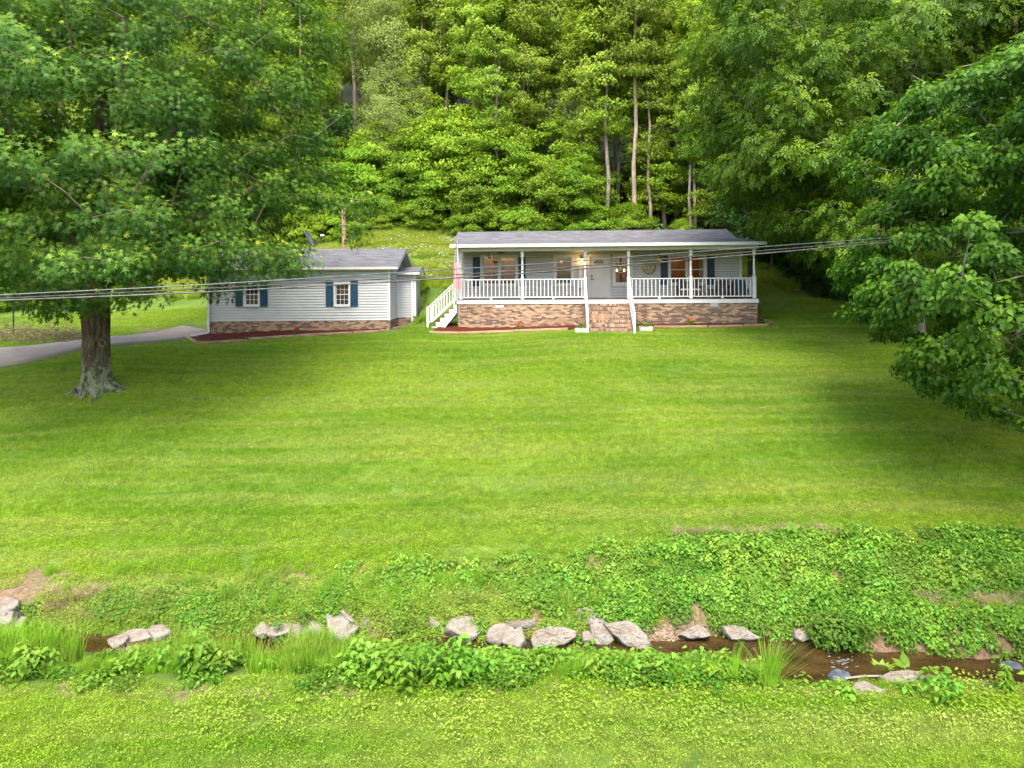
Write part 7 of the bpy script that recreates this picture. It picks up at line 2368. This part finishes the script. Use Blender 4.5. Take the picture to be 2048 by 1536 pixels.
# dry brown grass tufts hanging on the left bank and by the rushes
dry = [source('dry_tuft', *blades(np.random.default_rng(160 + i), 150, 0.22, 0.007, 0.12, 0.3, 0.7, 3, 0.2, 0.8), 'straw_blades') for i in range(2)]
pd_ = np.concatenate([band(34, -8.9, -6.8, lambda X: creek_c(X) + creek_h(X) + 0.15, lambda X: 13.7 + 0 * X, 19), band(14, -6.8, -5.4, lambda X: 12.1 + 0 * X, lambda X: 12.9 + 0 * X, 20), band(9, 2.9, 3.7, lambda X: 11.45 + 0 * X, lambda X: 11.7 + 0 * X, 21),
                      band(34, 7.3, 10.5, lambda X: 12.85 + 0 * X, lambda X: 13.3 + 0 * X, 22), band(26, 3.4, 7, lambda X: 14.8 + 0 * X, lambda X: 15.1 + 0 * X, 23), band(60, -8, 9, lambda X: 10.05 + 0 * X, lambda X: 10.4 + 0 * X, 24)])
scatter('dry_grass', dry, pd_, np.concatenate([rs_.uniform(0.5, 1.0, len(pd_) - 60), rs_.uniform(0.2, 0.42, 60)]), 'withered straw-coloured grass along the creek', 'dry grass', align=False, seed=25)
# meadow on the bank behind the garage
mead = [source('meadow_patch', *blades(np.random.default_rng(170 + i), 1700, 1.25, 0.017, 0.2, 0.6, 0.25, 2, 0.22, 0.4), 'meadow_blades') for i in range(3)]
pm_ = lattice(36.4, 50.5, 0.85, umin=-0.80, umax=0.50)
X, D = pm_[:, 0], pm_[:, 1]
pm_ = pm_[~in_building(X, D) & (drive_dist(X, D) > 2.0) & ~((X < -14.3) & (D < 41.0)) & ~((X > 14.0) & (D < 40.5))]
frm = forest_mask(pm_[:, 0], pm_[:, 1]); pm_ = pm_[rs_.random(len(pm_)) > frm * 0.95]
scm = rs_.uniform(0.5, 1.0, len(pm_)) * np.interp(pm_[:, 1], [36.4, 38.5, 39.5, 50], [0.16, 0.22, 0.9, 1.1])
scatter('meadow_grass', mead, pm_, scm, 'tall pale meadow grass on the slope behind the buildings', 'grass', seed=26)
# small white meadow flowers
fv = []
for i in range(2):
    r = np.random.default_rng(180 + i); q = MB()
    for k in range(9):
        sphere(q, (r.uniform(-.5, .5), r.uniform(-.5, .5), r.uniform(.35, .6)), r.uniform(.012, .026), 5, 3)
    V = np.array(q.v); F = [f for f in q.f if len(f) == 3] + [t for f in q.f if len(f) == 4 for t in ((f[0], f[1], f[2]), (f[0], f[2], f[3]))]
    fv.append(source('flower_patch', V, np.array(F), np.full(len(V), .5), 'petal_white'))
pf = np.stack([rs_.uniform(-8.5, -3.4, 60), rs_.uniform(39, 46.5, 60)], 1)
pf = pf[~in_building(pf[:, 0], pf[:, 1])]
scatter('meadow_flowers', fv, pf, rs_.uniform(0.6, 1.1, len(pf)), 'small white flowers dotted through the meadow grass', 'flowers', align=False, seed=27)
# undergrowth on the forest floor
ug = [source('undergrowth_patch', *patch_weeds(np.random.default_rng(190 + i), 12, 1.3, 0.7, 0.20, T_BROAD, (8, 14), .35), 'shade_leaf') for i in range(3)]
pu = np.concatenate([lattice(46.5, 60, 1.5, umin=-.8, umax=.75), lattice(60, 82, 2.1, umin=-.6, umax=.5), lattice(36, 47, 1.0, umin=0.42, umax=0.85)])
fm = forest_mask(pu[:, 0], pu[:, 1]); pu = pu[(fm > 0.3)]
scatter('undergrowth', ug, pu, rs_.uniform(0.6, 1.3, len(pu)), 'dark leafy undergrowth on the forest floor', 'undergrowth', seed=28)

# brush heap left of the driveway
mb = MB(); rb_ = random.Random(9)
for k in range(900):
    px = rb_.uniform(-60, 165); D_ = rb_.uniform(30.8, 33.6)
    x_ = at_px(px, D_); z_ = tz(x_, D_) + abs(rb_.gauss(0, .35)) * (1 if px < 120 else .5)
    a_ = rb_.uniform(0, 6.28); e_ = rb_.gauss(0, .35); l_ = rb_.uniform(.25, .85)
    p0 = Vector((x_, D_, z_)); p1 = p0 + Vector((math.cos(a_) * l_ * .5, math.sin(a_) * l_ * .5, l_ * e_ * .6 + .08)); p2 = p1 + Vector((math.cos(a_ + .4) * l_ * .5, math.sin(a_ + .4) * l_ * .5, l_ * e_ * .5))
    r0 = rb_.uniform(.005, .013)
    mb.tube([p0, p1, p2], [r0, r0 * .8, r0 * .4], 4, rb_.random(), False)
o = mb.build('brush_heap', 'twig_brown'); tag(o, 'heap of dead brown brushwood beyond the driveway', 'brushwood', kind='stuff')

# ------------------------------------------------------------------ single plants by the creek
def single_plant(name, px, py, V, F, T, mat, label, cat_='plant', d0=9):
    q = hit(px, py, d0)
    t = thing(name, q, 0, label, cat_)
    link('leaves', mesh_np('leaves', V, F, T), mat, t)
    return t
# rush clump
r = np.random.default_rng(61)
def rush(r, n, L, sp_, w=0.007):
    a = r.uniform(0, 2 * math.pi, n); tl_ = np.abs(r.normal(0, sp_, n)); h = L * r.uniform(.55, 1, n)
    dx = np.cos(a) * tl_ + 0.18; dy = np.sin(a) * tl_ * .6
    P0 = np.stack([r.normal(0, .04, n), r.normal(0, .04, n), np.zeros(n)], 1)
    rows = []
    for f in (0, .35, .7):
        c = P0 + np.stack([dx * h * f * (0.6 + .6 * f), dy * h * f * (.6 + .6 * f), h * f], 1)
        W = np.stack([np.full(n, w * (1 - f * .6) / 2 * 1.0), np.zeros(n), np.zeros(n)], 1)
        rows += [c - W, c + W]
    rows.append(P0 + np.stack([dx * h * 1.2, dy * h * 1.2, h * .97], 1))
    V = np.stack(rows, 1).reshape(-1, 3)
    f = np.array([(0, 1, 3), (0, 3, 2), (2, 3, 5), (2, 5, 4), (4, 5, 6)])
    F = (f[None] + (np.arange(n) * 7)[:, None, None]).reshape(-1, 3)
    return V, F, np.repeat(np.clip(r.normal(.4, .2, n), 0, .9), 7)
V, F, T = rush(r, 130, 0.86, 0.42, 0.010)
t = single_plant('rush_clump', 1538, 1380, V, F, T, 'tall_blades', 'arching rush clump with brown tips at the water', 'rush')
hd = MB()
for k in range(26):
    v = V[(k * 2) * 7 + 6]; 
    for j in range(3): sphere(hd, (v[0] * .92 + random.gauss(0, .012), v[1] * .92, v[2] * .9 + random.gauss(0, .012)), .010, 4, 3)
hd.build('seed_head', 'twig_brown', t)
V, F, T = rush(np.random.default_rng(62), 45, 0.72, 0.14, 0.009)
single_plant('rush_clump', 1462, 1366, V, F, T, 'tall_blades', 'upright thin rushes left of the arching clump', 'rush')
# lime green broad plant on the mossy rock
def star_plant(r, n, H, L, el0=.2, el1=1.0, tpl=T_BROAD):
    a = r.uniform(0, 6.28, n); e = r.uniform(el0, el1, n)
    pos = np.stack([np.cos(a) * .04 * r.random(n), np.sin(a) * .04 * r.random(n), r.uniform(0.1, 1, n) * H], 1)
    d = np.stack([np.cos(a), np.sin(a), e], 1); nn = np.stack([-np.cos(a) * e, -np.sin(a) * e - .25, np.ones(n)], 1)
    return leaves(pos, nn, d, L * r.uniform(.6, 1.2, n), tpl, np.clip(r.normal(.75, .15, n), 0, 1))
single_plant('broadleaf_plant', 1812, 1372, *star_plant(np.random.default_rng(63), 34, 0.30, 0.17), 'weed_leaf', 'lime green broad-leaved plant growing on the mossy pink rock')
single_plant('dock_plant', 1762, 1354, *star_plant(np.random.default_rng(64), 16, 0.08, 0.20, .6, 1.6), 'weed_leaf', 'small dock with upright leaves left of the mossy rock')
single_plant('leafy_plant', 1598, 1378, *weed(np.random.default_rng(65), .22, 20, .11), 'weed_leaf', 'small leafy plant alone at the water right of the rushes')
single_plant('leafy_plant', 1678, 1392, *patch_weeds(np.random.default_rng(66), 5, .35, .22, .11), 'weed_leaf', 'leafy weed clump below the bluish wet stone')
# feathery upright plant at the right
r = np.random.default_rng(67); n = 130
z = r.uniform(0.02, .42, n); a = r.uniform(0, 6.28, n)
V, F, T = leaves(np.stack([0 * z, 0 * z, z], 1), np.stack([np.cos(a) * .3, np.sin(a) * .3, np.ones(n)], 1), np.stack([np.cos(a), np.sin(a), .35 + 0 * a], 1), .15 * r.uniform(.7, 1.1, n) * (1.1 - z), (T_DIA[0] * [.35, 1, 1], T_DIA[1]), np.clip(.35 + z + r.normal(0, .1, n), 0, 1))
single_plant('bottlebrush_plant', 2012, 1388, V, F, T, 'weed_leaf', 'upright bottlebrush-shaped plant at the stream near the right edge')
# yellowish broad leaf cluster between weeds
single_plant('broadleaf_plant', 1435, 1360, *star_plant(np.random.default_rng(68), 14, 0.22, 0.15), 'dogwood_leaf', 'yellow-green broad leaves among the weeds left of the rushes')
# taller dark-leaved bushes on the near bank, left
for i, (px, py, H, lb) in enumerate(((395, 1352, .62, 'darker leafy bush in the tall grass left of the rocks'), (430, 1340, .5, 'second darker bush beside it, nearer the rocks'), (790, 1378, .70, 'bushy weed right of the tall grass with lighter leaves'), (850, 1360, .8, 'tall willowy weed behind the lighter bush'),
                                       (60, 1352, .42, 'leafy bush at the left end of the tall grass'), (905, 1368, .62, 'tall broad-leaved bush below the streaked rock'), (735, 1350, .55, 'loose bush where the tall grass ends'))):
    r = np.random.default_rng(70 + i)
    single_plant('bank_bush', px, py, *patch_weeds(r, 12, .55, H, .12 if i != 3 else .14, T_BROAD if i != 3 else (T_DIA[0] * [.55, 1, 1], T_DIA[1]), (14, 24), .22), 'weed_leaf', lb, 'bush')
# thin feathery stems before the rocks
for i, (px, py, H, lb) in enumerate(((605, 1268, .52, 'thin dark-stemmed feathery weed before the grey rocks'), (555, 1300, .50, 'thin green feathery weed left of the dark-stemmed one'), (960, 1280, .38, 'fine feathery weed before the streaked rock'), (1225, 1262, .42, 'bare brown weed stalk on the leaning boulders'))):
    r = np.random.default_rng(80 + i)
    z = r.uniform(.1, 1, 60) * H; a = r.uniform(0, 6.28, 60)
    if i == 3: z = z[:6]; a = a[:6]
    V, F, T = leaves(np.stack([.03 * np.sin(z * 7), 0 * z, z], 1), np.stack([np.cos(a) * .3, np.sin(a) * .3 - .4, np.ones(len(a))], 1), np.stack([np.cos(a), np.sin(a), .5 + 0 * a], 1), .14 * r.uniform(.6, 1.1, len(a)), (T_DIA[0] * [.28, 1, 1], T_DIA[1]), np.clip(.5 + r.normal(0, .15, len(a)), 0, 1))
    t = single_plant('feathery_weed', px, py, V, F, T, 'weed_leaf', lb)
    MB().tube([(0, 0, -.02), (.03 * math.sin(3), 0, H * .5), (.03 * math.sin(H * 7), 0, H)], [.006, .005, .002], 4).build('stem', 'twig_brown', t)
# fallen leaves and specks on the lawn
mb = MB(); r5 = random.Random(3)
for k in range(70):
    px, py = r5.uniform(0, 2048), r5.uniform(720, 1530)
    if 1100 < py < 1400: continue
    q = hit(px, py, 7); s = r5.uniform(.01, .022)
    a_ = r5.uniform(0, 6.28)
    mb.add([(q.x + s * math.cos(a_ + i * 1.57), q.y + s * .7 * math.sin(a_ + i * 1.57), q.z + .07 + .01 * (i % 2)) for i in range(4)], [(0, 1, 2, 3)])
o = mb.build('fallen_leaves', 'clipping'); tag(o, 'few dry leaves lying on the lawn', 'fallen leaves', kind='stuff')
